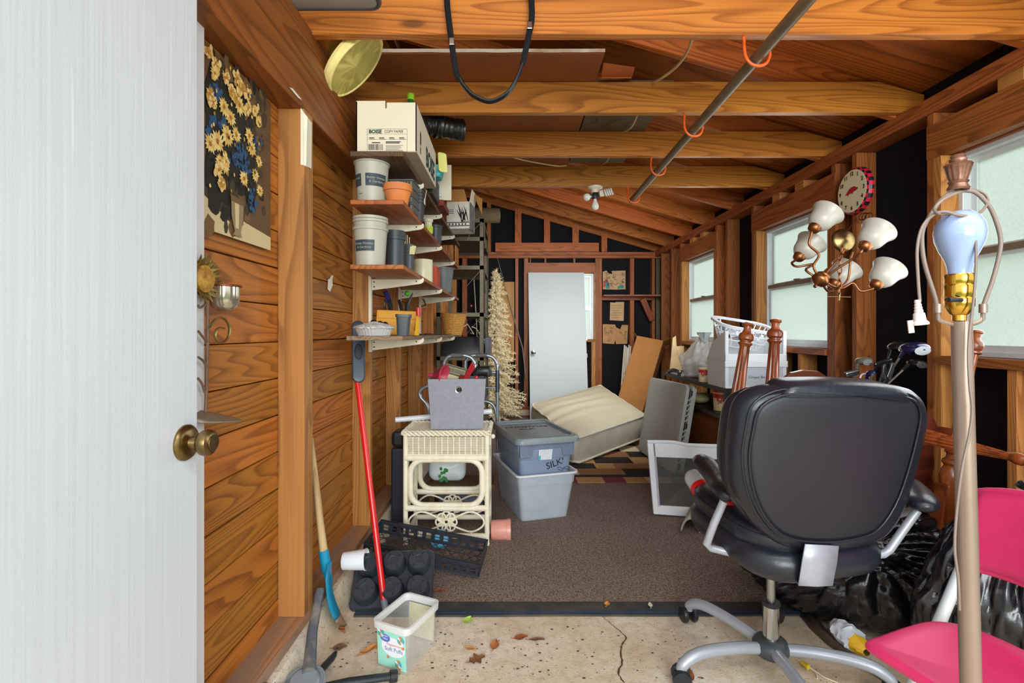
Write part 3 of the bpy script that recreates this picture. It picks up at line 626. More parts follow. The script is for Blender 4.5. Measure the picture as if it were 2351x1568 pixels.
obj('flap', MB().hexa([M @ V(.10, .0, .27), M @ V(.104, .0, .27), M @ V(.145, .09, .15), M @ V(.141, .09, .15), M @ V(.10, .02, .285), M @ V(.104, .02, .285), M @ V(.145, .1, .27), M @ V(.141, .1, .27)]), m_card, fb_)
pr = MB(); random.seed(8)
for k in range(9):
    bx_ = .02 + random.random() * .055; tx = bx_ + random.uniform(-.05, .03); hh = random.uniform(.08, .15); pts = [(bx_, .05), (bx_ + .004, .05), ((bx_ + tx) / 2 + .005, .05 + hh * .6), (tx, .05 + hh), ((bx_ + tx) / 2 - .003, .05 + hh * .55)]
    pr.add([(min(.083, max(-.083, p[0])), -.1006, p[1]) for p in pts], [tuple(range(5))], M)
for zz in (.045, .02): pr.add([(-.084, -.1006, zz), (.084, -.1006, zz), (.084, -.1006, zz + .006), (-.084, -.1006, zz + .006)], [(0, 1, 2, 3)], M)
for k in range(6): pr.add([(-.07 + k * .024, -.1006, .03), (-.06 + k * .024, -.1006, .028), (-.058 + k * .024, -.1006, .04), (-.068 + k * .024, -.1006, .042)], [(0, 1, 2, 3)], M)
for zz in (.14, .128, .115): pr.add([(-.08, -.1006, zz), (-.02 - zz * .1, -.1006, zz), (-.02 - zz * .1, -.1006, zz + .004), (-.08, -.1006, zz + .004)], [(0, 1, 2, 3)], M)
obj('grass_print', pr, m_ink, fb_)
# second shelf
m_pgrey = plain('pale_grey_pot', lin(178, 176, 160), 0.45, var=0.05, vs=6); m_band = flat('label_slate', lin(58, 70, 78), 0.5); m_cream = flat('cream_ink', lin(222, 220, 200))
def grey_pot(x, y, z, rt, rb, h, label, band=True, group=None, a_txt=-1.15, t2=True):
    t = thing('grey_planter', label, 'plant pot', V(x, y, z), group); rf = lambda zz: rb + (rt - .005 - rb) * min(1, zz / (h - .012))
    obj('body', MB().lathe(pot_prof(rt, rb, h, .003, .005, .012), 40, WM[t.name]), m_pgrey, t, smooth=35)
    if band:
        z0, z1 = h * .38, h * .66; mb = MB(); cyl_patch(mb, (x, y, z), rf, a_txt - .55, a_txt + .85, z0, z1); cyl_patch(mb, (x, y, z), rf, a_txt - 1.9, a_txt - .85, z0, z1); obj('label_band', mb, m_band, t)
        txt_cyl('lettering', 'Better Homes', .0145, (x, y, z), rf, a_txt + .15, (z0 + z1) / 2 + .008, m_cream, t); txt_cyl('lettering', '& Gardens', .0145, (x, y, z), rf, a_txt + .15, (z0 + z1) / 2 - .008, m_cream, t)
        if t2: txt_cyl('lettering', 'Homes', .0145, (x, y, z), rf, a_txt - 1.25, (z0 + z1) / 2 + .008, m_cream, t)
        mb = MB(); cyl_patch(mb, (x, y, z), rf, a_txt - 1.1, a_txt - .8, h * .2, h * .21); obj('size_mark', mb, m_ink, t)
    return t
grey_pot(-.612, 2.15, 1.667, .077, .060, .186, 'pale grey plastic planter with slate label band above the nested pots')
one('upc_carton', MB().box((-.60, 2.26, 1.668), (-.545, 2.34, 1.76)), m_pgrey, 'small pale box squeezed behind the labelled planter', 'box', bevel=.002)
tc_ = pot('terracotta_pot', 'orange terracotta pot with thick rim on the second shelf', 'plant pot', -.497, 2.14, 1.667, .0625, .043, .085, plain('terracotta', lin(214, 128, 62), .75, var=.12, dirt=lin(196, 120, 80)), lip=.006, lh=.03)
for k in range(4):
    M = T(-.512, 2.29, 1.668 + k * .0355, -.05); t = thing('nursery_tray', ('black slotted nursery tray, %s of the stack behind the terracotta pot' % ('bottom', 'second from bottom', 'third from bottom', 'topmost')[k]), 'nursery tray', M, 'stack of slotted nursery trays')
    mb = MB(); rr2 = lambda w, z: [(p[0], p[1], z) for p in rrect(w, w, .008, 2)]
    ring_loft(mb, [rr2(.122, 0), rr2(.128, .024), rr2(.14, .025), rr2(.14, .031), rr2(.132, .031), rr2(.118, .003)], M); obj('tray_body', mb, plain('weathered_black_tray', lin(92, 94, 90), .5, var=.2), t, bevel=.001)
    mb = MB()
    for j in range(9):
        if k == 1 and 3 <= j <= 5 and False: continue
        xx = -.052 + j * .013
        if j == 4: mb.box((xx - .009, -.0655, .008), (xx + .009, -.0625, .021), M)
        else: mb.box((xx - .0022, -.0655, .007), (xx + .0022, -.0625, .022), M)
    obj('slots', mb, m_ink, t)
for k in range(4):
    M = T(-.487, 2.47, 1.668 + k * .017); sqpot('square_pot', 'dark square nursery pot, %s in the column behind the trays' % ('lowest', 'second up', 'third up', 'topmost')[k], 'plant pot', M, .096, .072, .098, m_dgrey, 'column of square pots')
one('price_tag', MB().box((-.4365, 2.44, 1.75), (-.4345, 2.47, 1.775)).hexa([V(-.4365, 2.455, 1.775), V(-.435, 2.455, 1.775), V(-.435, 2.47, 1.775), V(-.4365, 2.47, 1.775), V(-.428, 2.46, 1.825), V(-.4265, 2.46, 1.825), V(-.4265, 2.464, 1.825), V(-.428, 2.464, 1.825)]), m_box, 'white plant tag stuck on the column of square pots', 'tag')
m_lime = plain('lime_label', lin(190, 206, 60), .5)
t = pot('seedling_pot', 'small white pot with lime label beside the square pots', 'plant pot', -.487, 2.86, 1.667, .028, .022, .10, m_box); mb = MB(); cyl_patch(mb, (-.487, 2.86, 1.667), lambda z: .022, -2.6, 0.4, .02, .06, .006); obj('label_band', mb, m_lime, t)
pot('small_black_pot', 'small ribbed black pot behind the lime labelled pot', 'plant pot', -.482, 3.1, 1.667, .045, .036, .115, m_dgrey, lip=.004)
wbx = thing('wooden_crate', 'small open wooden box at the far end of the second shelf', 'box', V(-.515, 4.05, 1.668)); mb = MB()
for k in range(3): board('slat', (-.583 + k * .045, 3.955, 1.668), (-.583 + k * .045, 3.955, 1.81), .043, .012, (1, 0, 0), m_pine, wbx)
board('side_board', (-.455, 3.96, 1.74), (-.455, 4.14, 1.74), .14, .012, (0, 0, 1), m_pine, wbx); board('side_board', (-.60, 3.96, 1.74), (-.60, 4.14, 1.74), .14, .012, (0, 0, 1), m_pine, wbx); board('back_board', (-.6, 4.145, 1.74), (-.455, 4.145, 1.74), .14, .012, (0, 0, 1), m_pine, wbx)
# third shelf
grey_pot(-.618, 2.15, 1.397, .076, .061, .168, 'pale grey planter with band, outermost of the nested three', True, 'nested grey planters', -1.9, False)
grey_pot(-.618, 2.15, 1.4305, .0755, .060, .168, 'pale grey planter, middle one of the nested three', False, 'nested grey planters')
grey_pot(-.618, 2.15, 1.446, .075, .060, .166, 'pale grey planter, innermost and highest of the nested three', False, 'nested grey planters')
for k, (zz) in enumerate((1.397, 1.412, 1.425)): pot('black_nursery_pot', 'round black nursery pot beside the nested planters, %s' % ('outermost', 'middle', 'innermost')[k], 'plant pot', -.562, 2.36, zz, .050, .043, .172, m_dgrey, 'nested black pots')
for k, (zz, yy, xx) in enumerate(((1.397, 2.52, -.532), (1.411, 2.52, -.532), (1.425, 2.52, -.532))): sqpot('slim_black_pot', 'slim square black pot in front of the second standard, %s' % ('outermost', 'middle', 'innermost')[k], 'plant pot', T(xx, yy, zz), .066, .05, .135, m_dgrey, 'nested slim pots')
one('plant_labels', MB().box((-.545, 2.50, 1.44), (-.541, 2.505, 1.615)).box((-.536, 2.51, 1.44), (-.533, 2.514, 1.61)).box((-.527, 2.52, 1.44), (-.524, 2.524, 1.60)), m_box, 'white plant markers sticking up from the slim black pots', 'plant markers')
one('seed_packet', MB().hexa([V(-.515, 2.47, 1.505), V(-.49, 2.47, 1.505), V(-.49, 2.474, 1.505), V(-.515, 2.474, 1.505), V(-.515, 2.49, 1.555), V(-.485, 2.49, 1.55), V(-.485, 2.494, 1.55), V(-.515, 2.494, 1.555)]), plain('cream_paper', lin(226, 216, 160), .7), 'cream seed packet in the slim black pot', 'packet')
t = pot('cream_tin', 'cream round tin on the third shelf before the red brick', 'tin', -.517, 2.86, 1.397, .056, .056, .135, plain('cream_enamel', lin(222, 214, 176), .3, var=.08, vs=20, dirt=lin(186, 176, 140)), lip=.0005, lh=.004)
one('red_brick', MB().box((-.515, 3.06, 1.397), (-.468, 3.2, 1.525)), plain('brick_red', lin(196, 84, 52), .8, var=.2), 'upright red brick between the cream tin and the grey pot', 'brick', bevel=.002)
pot('large_grey_pot', 'large dark grey pot with wide rim on the third shelf', 'plant pot', -.497, 3.55, 1.397, .082, .058, .175, plain('mid_grey_pot', lin(104, 110, 108), .5), lip=.007, lh=.012)
# lowest shelf
fp = thing('foil_pan', 'crinkled foil pan under loose foil on the weathered shelf', 'foil pan', V(-.596, 2.13, 1.1002)); m_foil = plain('aluminium_foil', lin(222, 222, 220), .3, .35, var=.1, bmp=.8, bs_=45)
mb = MB(); rings = []
for (rx, ry, z) in ((.066, .048, 0), (.079, .060, .03), (.089, .069, .032), (.089, .069, .034), (.077, .058, .033), (.063, .045, .004)):
    rings.append([(rx * math.cos(2 * PI * i / 64) * (1 + .025 * (i % 2)), ry * math.sin(2 * PI * i / 64) * (1 + .025 * (i % 2)), z) for i in range(64)])
ring_loft(mb, rings, WM[fp.name]); obj('pan', mb, m_foil, fp)
mb = MB(); rows = []; random.seed(2)
for i in range(13):
    r = i / 12; rows.append([WM[fp.name] @ V(r * .092 * math.cos(2 * PI * j / 36), r * .072 * math.sin(2 * PI * j / 36), .036 + .022 * (1 - r ** 1.6) + .006 * noise.noise(V(r * 9, j * .9, 1)) - (.004 if i == 12 else 0)) for j in range(36)])
mb.grid(rows, wrap=True); obj('foil_sheet', mb, m_foil, fp)
en = thing('padded_envelope', 'yellow padded envelope leaning behind the foil pan', 'envelope', V(-.60, 2.5, 1.1))
mb = MB(); cushion(mb, rrect(.205, .125, .004, 2), .012, .005, .006, frame(V(-.585, 2.50, 1.162), (1, .12, -.04), (0, .10, 1))); obj('envelope_body', mb, plain('manila_yellow', lin(226, 160, 52), .6, var=.06), en, smooth=50)
obj('flap_crease', MB().cbox((0, .02, .0135), (.19, .002, .0012), frame(V(-.585, 2.50, 1.162), (1, .12, -.04), (0, .10, 1))), plain('manila_dark', lin(196, 128, 40), .6), en)
sqpot('square_black_pot', 'tall square black pot standing by the foil pan', 'plant pot', T(-.478, 2.16, 1.1002, .15, 0, .03), .068, .05, .093, m_dgrey)
one('yellow_card', MB().hexa([V(-.447, 2.26, 1.1), V(-.432, 2.25, 1.1), V(-.430, 2.28, 1.1), V(-.445, 2.29, 1.1), V(-.445, 2.28, 1.19), V(-.430, 2.27, 1.185), V(-.428, 2.30, 1.185), V(-.443, 2.31, 1.19)]), plain('yellow_red_card', lin(236, 180, 40), .5), 'small yellow carton behind the square black pot', 'carton')
one('red_tool', MB().tube([V(-.47, 2.42, 1.12), V(-.462, 2.43, 1.20), V(-.463, 2.43, 1.235)], .012, 12), plain('red_plastic', lin(190, 36, 36), .35), 'red tool grip standing behind the yellow carton', 'tool', smooth=40)
pr_ = thing('pruning_saw', 'blue handled pruner leaning on the first standard', 'hand tool', V(-.66, 2.6, 1.11)); obj('grip', MB().tube([P(893, 690, 2.6), P(888, 676, 2.62), P(884, 669, 2.62)], [.012, .014, .013], 12), plain('blue_grip', lin(44, 50, 120), .4), pr_, smooth=40)
obj('blade', MB().tube([P(902, 740, 2.56), P(898, 712, 2.58), P(893, 690, 2.6)], [.010, .012, .012], 8, flat=.4), m_black, pr_, smooth=40); obj('hoop', MB().tube(spline([P(893, 700, 2.59), P(884, 690, 2.59), P(883, 704, 2.59), P(890, 718, 2.58)], 5), .004, 8), m_black, pr_, smooth=40)
gs = thing('garden_shears', 'black shears with green pivot beside the padded envelope', 'hand tool', V(-.59, 2.8, 1.11)); obj('blade', MB().tube([P(916, 688, 2.74), P(928, 735, 2.7)], [.008, .012], 8, flat=.4).tube([P(947, 674, 2.74), P(935, 700, 2.74), P(932, 735, 2.7)], [.004, .012, .013], 8, flat=.4), m_black, gs, smooth=40)
obj('pivot', MB().ball(P(935, 674, 2.74), .016, 14, 8), plain('bright_green', lin(70, 190, 60), .4), gs, smooth=60); obj('edge', MB().tube([P(947, 672, 2.73), P(937, 691, 2.73)], .003, 6), m_chrome, gs)
for k, (px, py) in enumerate(((858, 740), (872, 743), (884, 745))): one('plant_bulb', MB().ball(P(px, py, 2.36), (.016, .016, .014), 12, 6), m_black, 'dark plant bulb behind the foil pan, %s of three' % ('nearest the wall', 'middle one', 'nearest the square black pot')[k], 'plant bulb', 'plant bulbs behind the foil pan', smooth=60)
one('trowel', MB().hexa([P(950, 778, 2.5), P(966, 779, 2.5), P(968, 774, 2.6), P(952, 770, 2.6), P(952, 775, 2.5), P(966, 777, 2.5), P(968, 772, 2.6), P(954, 766, 2.6)]), plain('grey_green_metal', lin(140, 160, 156), .4, .4), 'flat grey trowel head on the weathered shelf', 'trowel', bevel=.001)
db = MB(); random.seed(12)
for k in range(26):
    p = V(random.uniform(-.60, -.47), random.uniform(2.85, 3.5), 1.094); a = random.random() * 6.3; db.tube([p, p + V(math.cos(a) * .05, math.sin(a) * .05, random.uniform(0, .012))], .0022, 5)
o = one('twig_litter', db, plain('dry_twig', lin(76, 64, 50), .9), 'dry twigs scattered on the weathered shelf', 'twigs', stuff=True)
hk = thing('wire_hanger', 'bent grey wire bracket hanging below the third shelf', 'wire bracket', P(985, 740, 3.5)); obj('wire', MB().tube(spline([P(958, 712, 3.3), P(970, 706, 3.3), P(977, 702, 3.35), P(973, 690, 3.4), P(968, 684, 3.4)], 4), .005, 8), m_steel, hk, smooth=50)
bk = thing('wicker_basket', 'honey coloured woven basket at the end of the weathered shelf', 'basket', V(-.487, 4.05, 1.088)); m_wick = plain('honey_wicker', lin(206, 150, 70), .7, var=.25, vs=60, bmp=.6, bs_=120)
mb = MB(); prof = []
for i in range(13):
    z = .162 * i / 12; r = .070 + .034 * i / 12; prof += [(r, z), (r + .0045, z + .0065)]
prof += [(.112, .165), (.114, .171), (.108, .174), (.10, .168), (.066, .01), (0, .01)]
mb.lathe(prof, 40, WM[bk.name] @ T(0, 0, 0, 0, .0, .05)); obj('weave', mb, m_wick, bk, smooth=30)
wl2 = thing('wire_loop', 'thin white wire curling beside the woven basket', 'wire', P(1085, 770, 4.3)); obj('wire', MB().tube([P(1062, 752, 4.1), P(1073, 744, 4.2), P(1088, 767, 4.3), P(1080, 764, 4.35)], .003, 6).tube([P(1083, 750, 4.3), P(1091, 753, 4.3), P(1098, 760, 4.4)], .003, 6), m_bracket, wl2)
# ------------------------------------------------------------------ metal shelving, tree, walker
m_iron = plain('weathered_angle_iron', lin(98, 92, 74), .55, .3, var=.2, vs=20)
ms = thing('metal_shelving', 'tall drab angle-iron shelving unit in the rear corner', 'shelving', V(-.48, 5.05, 0))
X0, X1, Y0, Y1 = -.70, -.262, 4.55, 5.45
for (x, y, sx_, sy_) in ((X0, Y0, 1, 1), (X1, Y0, -1, 1), (X0, Y1, 1, -1), (X1, Y1, -1, -1)):
    mb = MB().box((min(x, x + sx_ * .036), min(y, y + sy_ * .003), .0095), (max(x, x + sx_ * .036), max(y, y + sy_ * .003), 2.167)).box((min(x, x + sx_ * .003), min(y, y + sy_ * .036), .0095), (max(x, x + sx_ * .003), max(y, y + sy_ * .036), 2.167)); p_ = obj('post', mb, m_iron, ms)
    if y == Y0:
        h = MB()
        for k in range(14): h.lathe([(.004, 0), (0, .0003)], 8, frame(V(x + sx_ * .018, y - .0004, .15 + k * .15), (1, 0, 0), (0, 0, 1)))
        obj('bolt_holes', h, m_ink, p_)
for z in (.22, .885, 1.29, 1.725, 1.99, 2.16):
    mb = MB().box((X0, Y0, z - .036), (X1, Y0 + .004, z)).box((X0, Y1 - .004, z - .036), (X1, Y1, z)).box((X0, Y0, z - .036), (X0 + .004, Y1, z)).box((X1 - .004, Y0, z - .036), (X1, Y1, z)).box((X0 + .004, Y0 + .004, z - .004), (X1 - .004, Y1 - .004, z - .001)); obj('shelf_panel', mb, m_iron, ms)
mb = MB()
for z in (2.13, 1.69, 1.25): mb.tube([V(X1 - .002, Y0 + .02, z), V(X1 - .002, Y0 + .25, z - .2)], .012, 6, flat=.3).tube([V(X1 - .02, Y0 - .001, z), V(X1 - .16, Y0 - .001, z - .16)], .01, 6, flat=.3)
obj('brace', mb, m_iron, ms)
one('carpet_roll', MB().tube([V(-.52, 4.72, 2.235), V(-.125, 4.80, 2.245)], .072, 24).tube([V(-.124, 4.80, 2.245), V(-.118, 4.801, 2.245)], .03, 16), plain('drab_carpet_roll', lin(92, 78, 54), .9, var=.2, vs=60, bmp=.5), 'drab rolled carpet lying on top of the metal shelving', 'carpet roll', smooth=50)
bt = thing('black_tote', 'black plastic tub on the lower deck of the metal shelving', 'tub', V(-.47, 4.86, .886)); mb = MB(); M = T(-.468, 4.88, .886)
ring_loft(mb, [rr(.40, .52, 0), rr(.40, .52, .02), rr(.34, .46, .17), rr(.33, .45, .175)], M); obj('shell', mb, m_black, bt, smooth=35); obj('end_panel', MB().box((-.262, 4.75, .887), (-.215, 5.2, 1.06)), plain('slate_plastic', lin(52, 58, 70), .4), bt, bevel=.004)
fr_ = thing('fishing_rod', 'thin pale fishing rod leaning on the rear felt wall', 'fishing rod', P(1220, 880, 6.4)); obj('rod', MB().tube([P(1142, 592, 6.44), P(1160, 660, 6.43), P(1200, 800, 6.42), P(1208, 870, 6.40)], [.003, .005, .008, .01], 8), plain('rod_grey', lin(130, 124, 110), .4), fr_)
fr2 = thing('fishing_rod', 'thin white rod standing behind the metal shelving', 'fishing rod', P(1095, 800, 6.45), None); obj('rod', MB().tube([P(1088, 640, 6.46), P(1094, 740, 6.46), P(1097, 850, 6.46), V(P(1100, 0, 6.46).x, 6.46, .125)], [.005, .006, .007, .008], 8), m_bracket, fr2)
one('ply_panel', MB().cbox((0, 0, 0), (.27, .012, 1.05), T(-.105, 6.46, 1.24)), wood('tan_panel', lin(178, 132, 76), lin(146, 100, 54), .6, knots=0, ax=2, bands=8), 'tan plywood panel standing against the rear wall behind the white tree', 'panel')
tr_ = thing('artificial_tree', 'cream tinsel Christmas tree standing beside the metal shelving', 'artificial tree', V(-.215, 6.02, .0095))
obj('trunk', MB().tube([V(-.215, 6.02, .0095), V(-.22, 6.02, 1.0), V(-.19, 6.02, 1.84)], [.02, .016, .006], 8), m_iron, tr_)
m_tin = plain('cream_tinsel', lin(240, 226, 186), .55, var=.12, vs=30); random.seed(21)
br = MB()
def frond(a, dr, L, w):
    dr = dr.normalized(); n = int(14 + L * 150)
    for k in range(n):
        t = k / n; p = a + dr * (L * t) + V(0, 0, -.12 * t * t * L); q = Vector((random.gauss(0, 1), random.gauss(0, 1), random.gauss(0, 1))).normalized()
        q = (q + dr * .6).normalized(); s = q.orthogonal().normalized() * .0055; ll = w * (1.0 - .3 * t) * random.uniform(.7, 1.2); br.add([p - s, p + s, p + q * ll], [(0, 1, 2)])
for i in range(36):
    z = .12 + 1.70 * i / 35; R = (.33 * (1 - (z - .12) / 1.74) ** .8 + .03) * (1 + .28 * noise.noise(V(z * 4, 2, 0))); nb = int(8 + 8 * (1 - i / 35))
    for k in range(nb):
        a = 2 * PI * (k + random.random() * .8) / nb + i; frond(V(-.215 + .02 * (z > 1.2), 6.02, z + random.uniform(-.03, .03)), V(math.cos(a), math.sin(a) * .8, random.uniform(-.35, .3)), R * random.uniform(.65, 1.2) * (1 - .25 * (math.sin(a) < -.3)) * (.8 if math.cos(a) < -.2 else 1), .055)
b = obj('branches', br, m_tin, tr_); b['kind'] = 'stuff'
ob_ = thing('ornament', 'tiny pink bauble hanging behind the metal shelving', 'ornament', P(1082, 702, 6.3)); obj('bauble', MB().ball(P(1082, 702, 6.3), .016, 12, 8), plain('pink_glass', lin(190, 90, 120), .2), ob_, smooth=60)
wk = thing('walker', 'grey tubular folding walker behind the fabric bin', 'walker', P(1085, 960, 3.6)); m_wk = plain('grey_tube', lin(160, 172, 178), .3, .6, var=.05)
def pp(l, d): return [P(a, b, d) for a, b in l]
d1, d2 = 3.25, 3.45
obj('front_frame', MB().tube(spline(pp([(1020, 1080), (1019, 960), (1019, 850), (1023, 826), (1036, 817), (1064, 816), (1082, 822), (1090, 836), (1092, 860), (1094, 1070)], d1), 5), .0125, 12), m_wk, wk, smooth=50)
obj('rear_frame', MB().tube(spline(pp([(1068, 1060), (1068, 850), (1071, 828), (1080, 818), (1092, 816), (1118, 816), (1133, 822), (1141, 836), (1142, 860), (1142, 1060)], d2), 5), .0125, 12), m_wk, wk, smooth=50)
obj('grip', MB().tube(pp([(1036, 816), (1064, 816)], d1), .0155, 12), plain('grip_grey', lin(98, 96, 88), .6), wk, smooth=50); obj('grip', MB().tube(pp([(1092, 816), (1118, 816)], d2), .0155, 12), MATS['grip_grey'], wk, smooth=50)
mb = MB().tube(pp([(1114, 855), (1142, 855)], d2), .009, 8).tube(pp([(1092, 890), (1138, 890)], d2), .006, 8).tube(spline(pp([(1094, 921), (1118, 922), (1132, 930), (1139, 950), (1141, 980)], d2), 4), .010, 8).tube(pp([(1115, 922), (1124, 902)], d2), .006, 6); obj('brace', mb, m_wk, wk, smooth=50)
obj('side_handle', MB().tube(spline(pp([(982, 886), (970, 892), (963, 902), (967, 914), (978, 926), (984, 945), (985, 990)], 3.1), 5), .012, 10), m_wk, wk, smooth=50)
obj('sleeve', MB().tube(pp([(1142, 850), (1142, 900)], d2), .0145, 12), plain('dark_tube', lin(96, 104, 120), .3, .7), wk, smooth=50)
# ------------------------------------------------------------------ wicker table and what stands on it
m_wt = plain('cream_wicker', lin(238, 230, 206), .55, var=.06, vs=40, bmp=.35, bs_=180, dirt=lin(226, 212, 176))
wt = thing('wicker_table', 'cream wicker side table with scrollwork frames', 'side table', V(-.345, 2.70, 0))
tx0, tx1, ty0, ty1, tz = -.553, -.130, 2.557, 2.82, .60
for (x, y) in ((tx0, ty0), (tx1, ty0), (tx0, ty1), (tx1, ty1)):
    mb = MB().tube([V(x, y, .0095), V(x, y, .018), V(x, y, .019), V(x, y, tz - .02)], [.0135, .0135, .0125, .0125], 14); obj('leg', mb, m_wt, wt, smooth=40)
def wob(a, b, r): return MB().tube([a, b], r, 10)
def weave(nm, p0, ex, L, z0, z1, nrm):
    mb = MB(); n = 17; ex = Vector(ex); nrm = Vector(nrm)
    for i in range(n):
        z = z0 + (z1 - z0) * (i + .5) / n; m = 56
        mb.tube([Vector(p0) + ex * (L * j / m) + nrm * (.0035 * math.sin(PI * j + PI * i) if j % 1 == 0 else 0) + V(0, 0, z - Vector(p0).z) for j in range(m + 1)], (z1 - z0) / n * .33, 5)
    for j in range(1, 56, 4): mb.tube([Vector(p0) + ex * (L * j / 56) + V(0, 0, z0 - Vector(p0).z), Vector(p0) + ex * (L * j / 56) + V(0, 0, z1 - Vector(p0).z)], .003, 5)
    o = obj(nm, mb, m_wt, wt); o['kind'] = 'stuff'
for (y, nr) in ((ty0, (0, -1, 0)), (ty1, (0, 1, 0))): weave('woven_panel', V(tx0, y, .48), (1, 0, 0), tx1 - tx0, .478, .572, nr)
for (x, nr) in ((tx0, (-1, 0, 0)), (tx1, (1, 0, 0))): weave('woven_panel', V(x, ty0, .48), (0, 1, 0), ty1 - ty0, .478, .572, nr)
tp = MB(); rows = []
NX, NY = 64, 40
for i in range(NY + 1):
    rows.append([V(tx0 - .008 + (tx1 - tx0 + .016) * j / NX, ty0 - .008 + (ty1 - ty0 + .016) * i / NY, tz - .006 + .003 * (((i + j) % 2) * 2 - 1)) for j in range(NX + 1)])
tp.grid(rows); obj('woven_top', tp, m_wt, wt)
rim = MB()
cs = [V(tx0 - .01, ty0 - .01, 0), V(tx1 + .01, ty0 - .01, 0), V(tx1 + .01, ty1 + .01, 0), V(tx0 - .01, ty1 + .01, 0)]
for i in range(4):
    a, b = cs[i], cs[(i + 1) % 4]; n = 40
    for ph in (0, PI * 2 / 3, PI * 4 / 3):
        nr = (b - a).cross(V(0, 0, 1)).normalized(); rim.tube([a + (b - a) * (k / n) + nr * .008 * math.sin(k * .95 + ph) + V(0, 0, tz - .009 + .011 * math.cos(k * .95 + ph)) for k in range(n + 1)], .006, 6)
obj('braided_rim', rim, m_wt, wt, smooth=50)
for y in (ty0, ty1):
    fr = MB()
    fr.tube([V(tx0, y, .462), V(tx1, y, .462)], .018, 10).tube([V(tx0, y, .20), V(tx1, y, .20)], .016, 10).tube([V(tx0, y, .055), V(tx1, y, .055)], .015, 10)
    rc = [V(tx0 + (p[0] + .5 * .385) + .019, y, p[1] + .333) for p in rrect(.352, .222, .068, 8)]
    rc = [V((tx0 + tx1) / 2 + p[0], y, .333 + p[1]) for p in rrect(.372, .236, .07, 8)]
    fr.tube(rc, .0155, 10, closed=True); obj('frame_rail', fr, m_wt, wt, smooth=40)
    sc_ = MB(); cx_, cz_ = (tx0 + tx1) / 2, .128
    for s in (-1, 1):
        sc_.tube(spline([V(cx_ + s * .02, y, cz_ - .004), V(cx_ + s * .07, y, cz_ + .035), V(cx_ + s * .135, y, cz_ + .052), V(cx_ + s * .188, y, cz_ + .02), V(cx_ + s * .19, y, cz_ - .02), V(cx_ + s * .135, y, cz_ - .05), V(cx_ + s * .07, y, cz_ - .035)], 6, True), .0052, 8, closed=True)
        for q in (.052, -.05): sc_.tube([V(cx_ + s * .13, y, cz_ + q), V(cx_ + s * .13, y, cz_ + (q + .018 if q > 0 else q - .02))], .004, 6)
    for k in range(8):
        a = 2 * PI * k / 8; c = V(cx_ + .034 * math.cos(a), y - .003 * (k % 2), cz_ + .034 * math.sin(a)); sc_.tube([c + V(.021 * math.cos(2 * PI * j / 14), 0, .021 * math.sin(2 * PI * j / 14)) for j in range(14)], .0048, 7, closed=True)
    for k in range(4):
        a = PI / 4 + PI / 2 * k; sc_.tube([V(cx_, y, cz_) + V(.017 * math.cos(a), 0, .017 * math.sin(a)), V(cx_, y, cz_) + V(.017 * math.cos(a + PI / 2), 0, .017 * math.sin(a + PI / 2))], .006, 8)
    obj('scrollwork', sc_, m_wt, wt, smooth=45)
for x in (tx0, tx1):
    fr = MB()
    for z in (.46, .20, .055): fr.tube([V(x, ty0, z), V(x, ty1, z)], .013, 10)
    fr.tube([V(x, (ty0 + ty1) / 2 + p[0], .333 + p[1]) for p in rrect(.215, .236, .06, 6)], .0115, 8, closed=True); obj('side_rail', fr, m_wt, wt, smooth=40)
obj('hinge_knob', MB().ball(V(tx1 + .028, ty0 + .06, .56), .013, 12, 8), m_wt, wt, smooth=60)
# fabric bin with its load
m_fab = plain('grey_fabric', lin(150, 152, 162), .9, var=.08, vs=50, bmp=.3, bs_=300, spec=.1)
fbn = thing('fabric_bin', 'grey fabric storage bin with metal eyelet on the wicker table', 'storage bin', V(-.30, 2.68, .602)); M = T(-.295, 2.675, .603, .06)
def lo(w, d, z, xo=0): return [(-w / 2 + xo, -d / 2, z), (w / 2 + xo, -d / 2, z), (w / 2 + xo, d / 2, z), (-w / 2 + xo, d / 2, z)]
mb = MB(); ring_loft(mb, [lo(.272, .17, 0), lo(.285, .175, .12), lo(.305, .18, .265, .0), lo(.297, .172, .265), lo(.262, .16, .006)], M); obj('fabric_shell', mb, m_fab, fbn, bevel=.002)
ey = frame(M @ V(.008, -.0885 - .0015, .208), (1, 0, 0), (0, .02, 1)); obj('eyelet', MB().lathe([(.0115, 0), (.012, .003), (.016, .004), (.018, .002), (.018, 0)], 28, ey), m_chrome, fbn, smooth=40); ek = MB(); ellipse(ek, ey, 0, 0, .0118, .0118, .0015); obj('eyelet_hole', ek, m_ink, fbn)
m_dpr = plain('raspberry_plastic', lin(196, 60, 84), .4, var=.06)
fu = thing('funnel', 'raspberry plastic funnel tipped in the fabric bin', 'funnel', P(1000, 868, 2.66)); M2 = frame(P(992, 866, 2.66), (-.15, .2, 1), z=(.75, -.25, .35)) ; mb = MB(); mb.nocap = 1
mb.lathe([(.010, -.03), (.012, 0), (.062, .06), (.066, .062), (.066, .07), (.062, .07), (.01, .004), (.008, -.03)], 28, frame(P(995, 862, 2.66), (.12, .1, 1), z=(.9, -.25, .12))); obj('cone', mb, m_dpr, fu, smooth=35)
fu2 = thing('red_scoop', 'red plastic scoop head poking from the fabric bin', 'scoop', P(1075, 860, 2.68)); obj('pan', MB().hexa([P(1063, 872, 2.66), P(1074, 872, 2.64), P(1090, 845, 2.66), P(1083, 831, 2.70), P(1061, 870, 2.69), P(1073, 870, 2.68), P(1092, 843, 2.70), P(1085, 829, 2.74)]), plain('red_plastic2', lin(200, 50, 60), .4), fu2, bevel=.003)
obj('grip', MB().tube([P(1056, 866, 2.68), P(1066, 868, 2.67)], .014, 10), plain('dark_red', lin(130, 36, 40), .4), fu2, smooth=40)
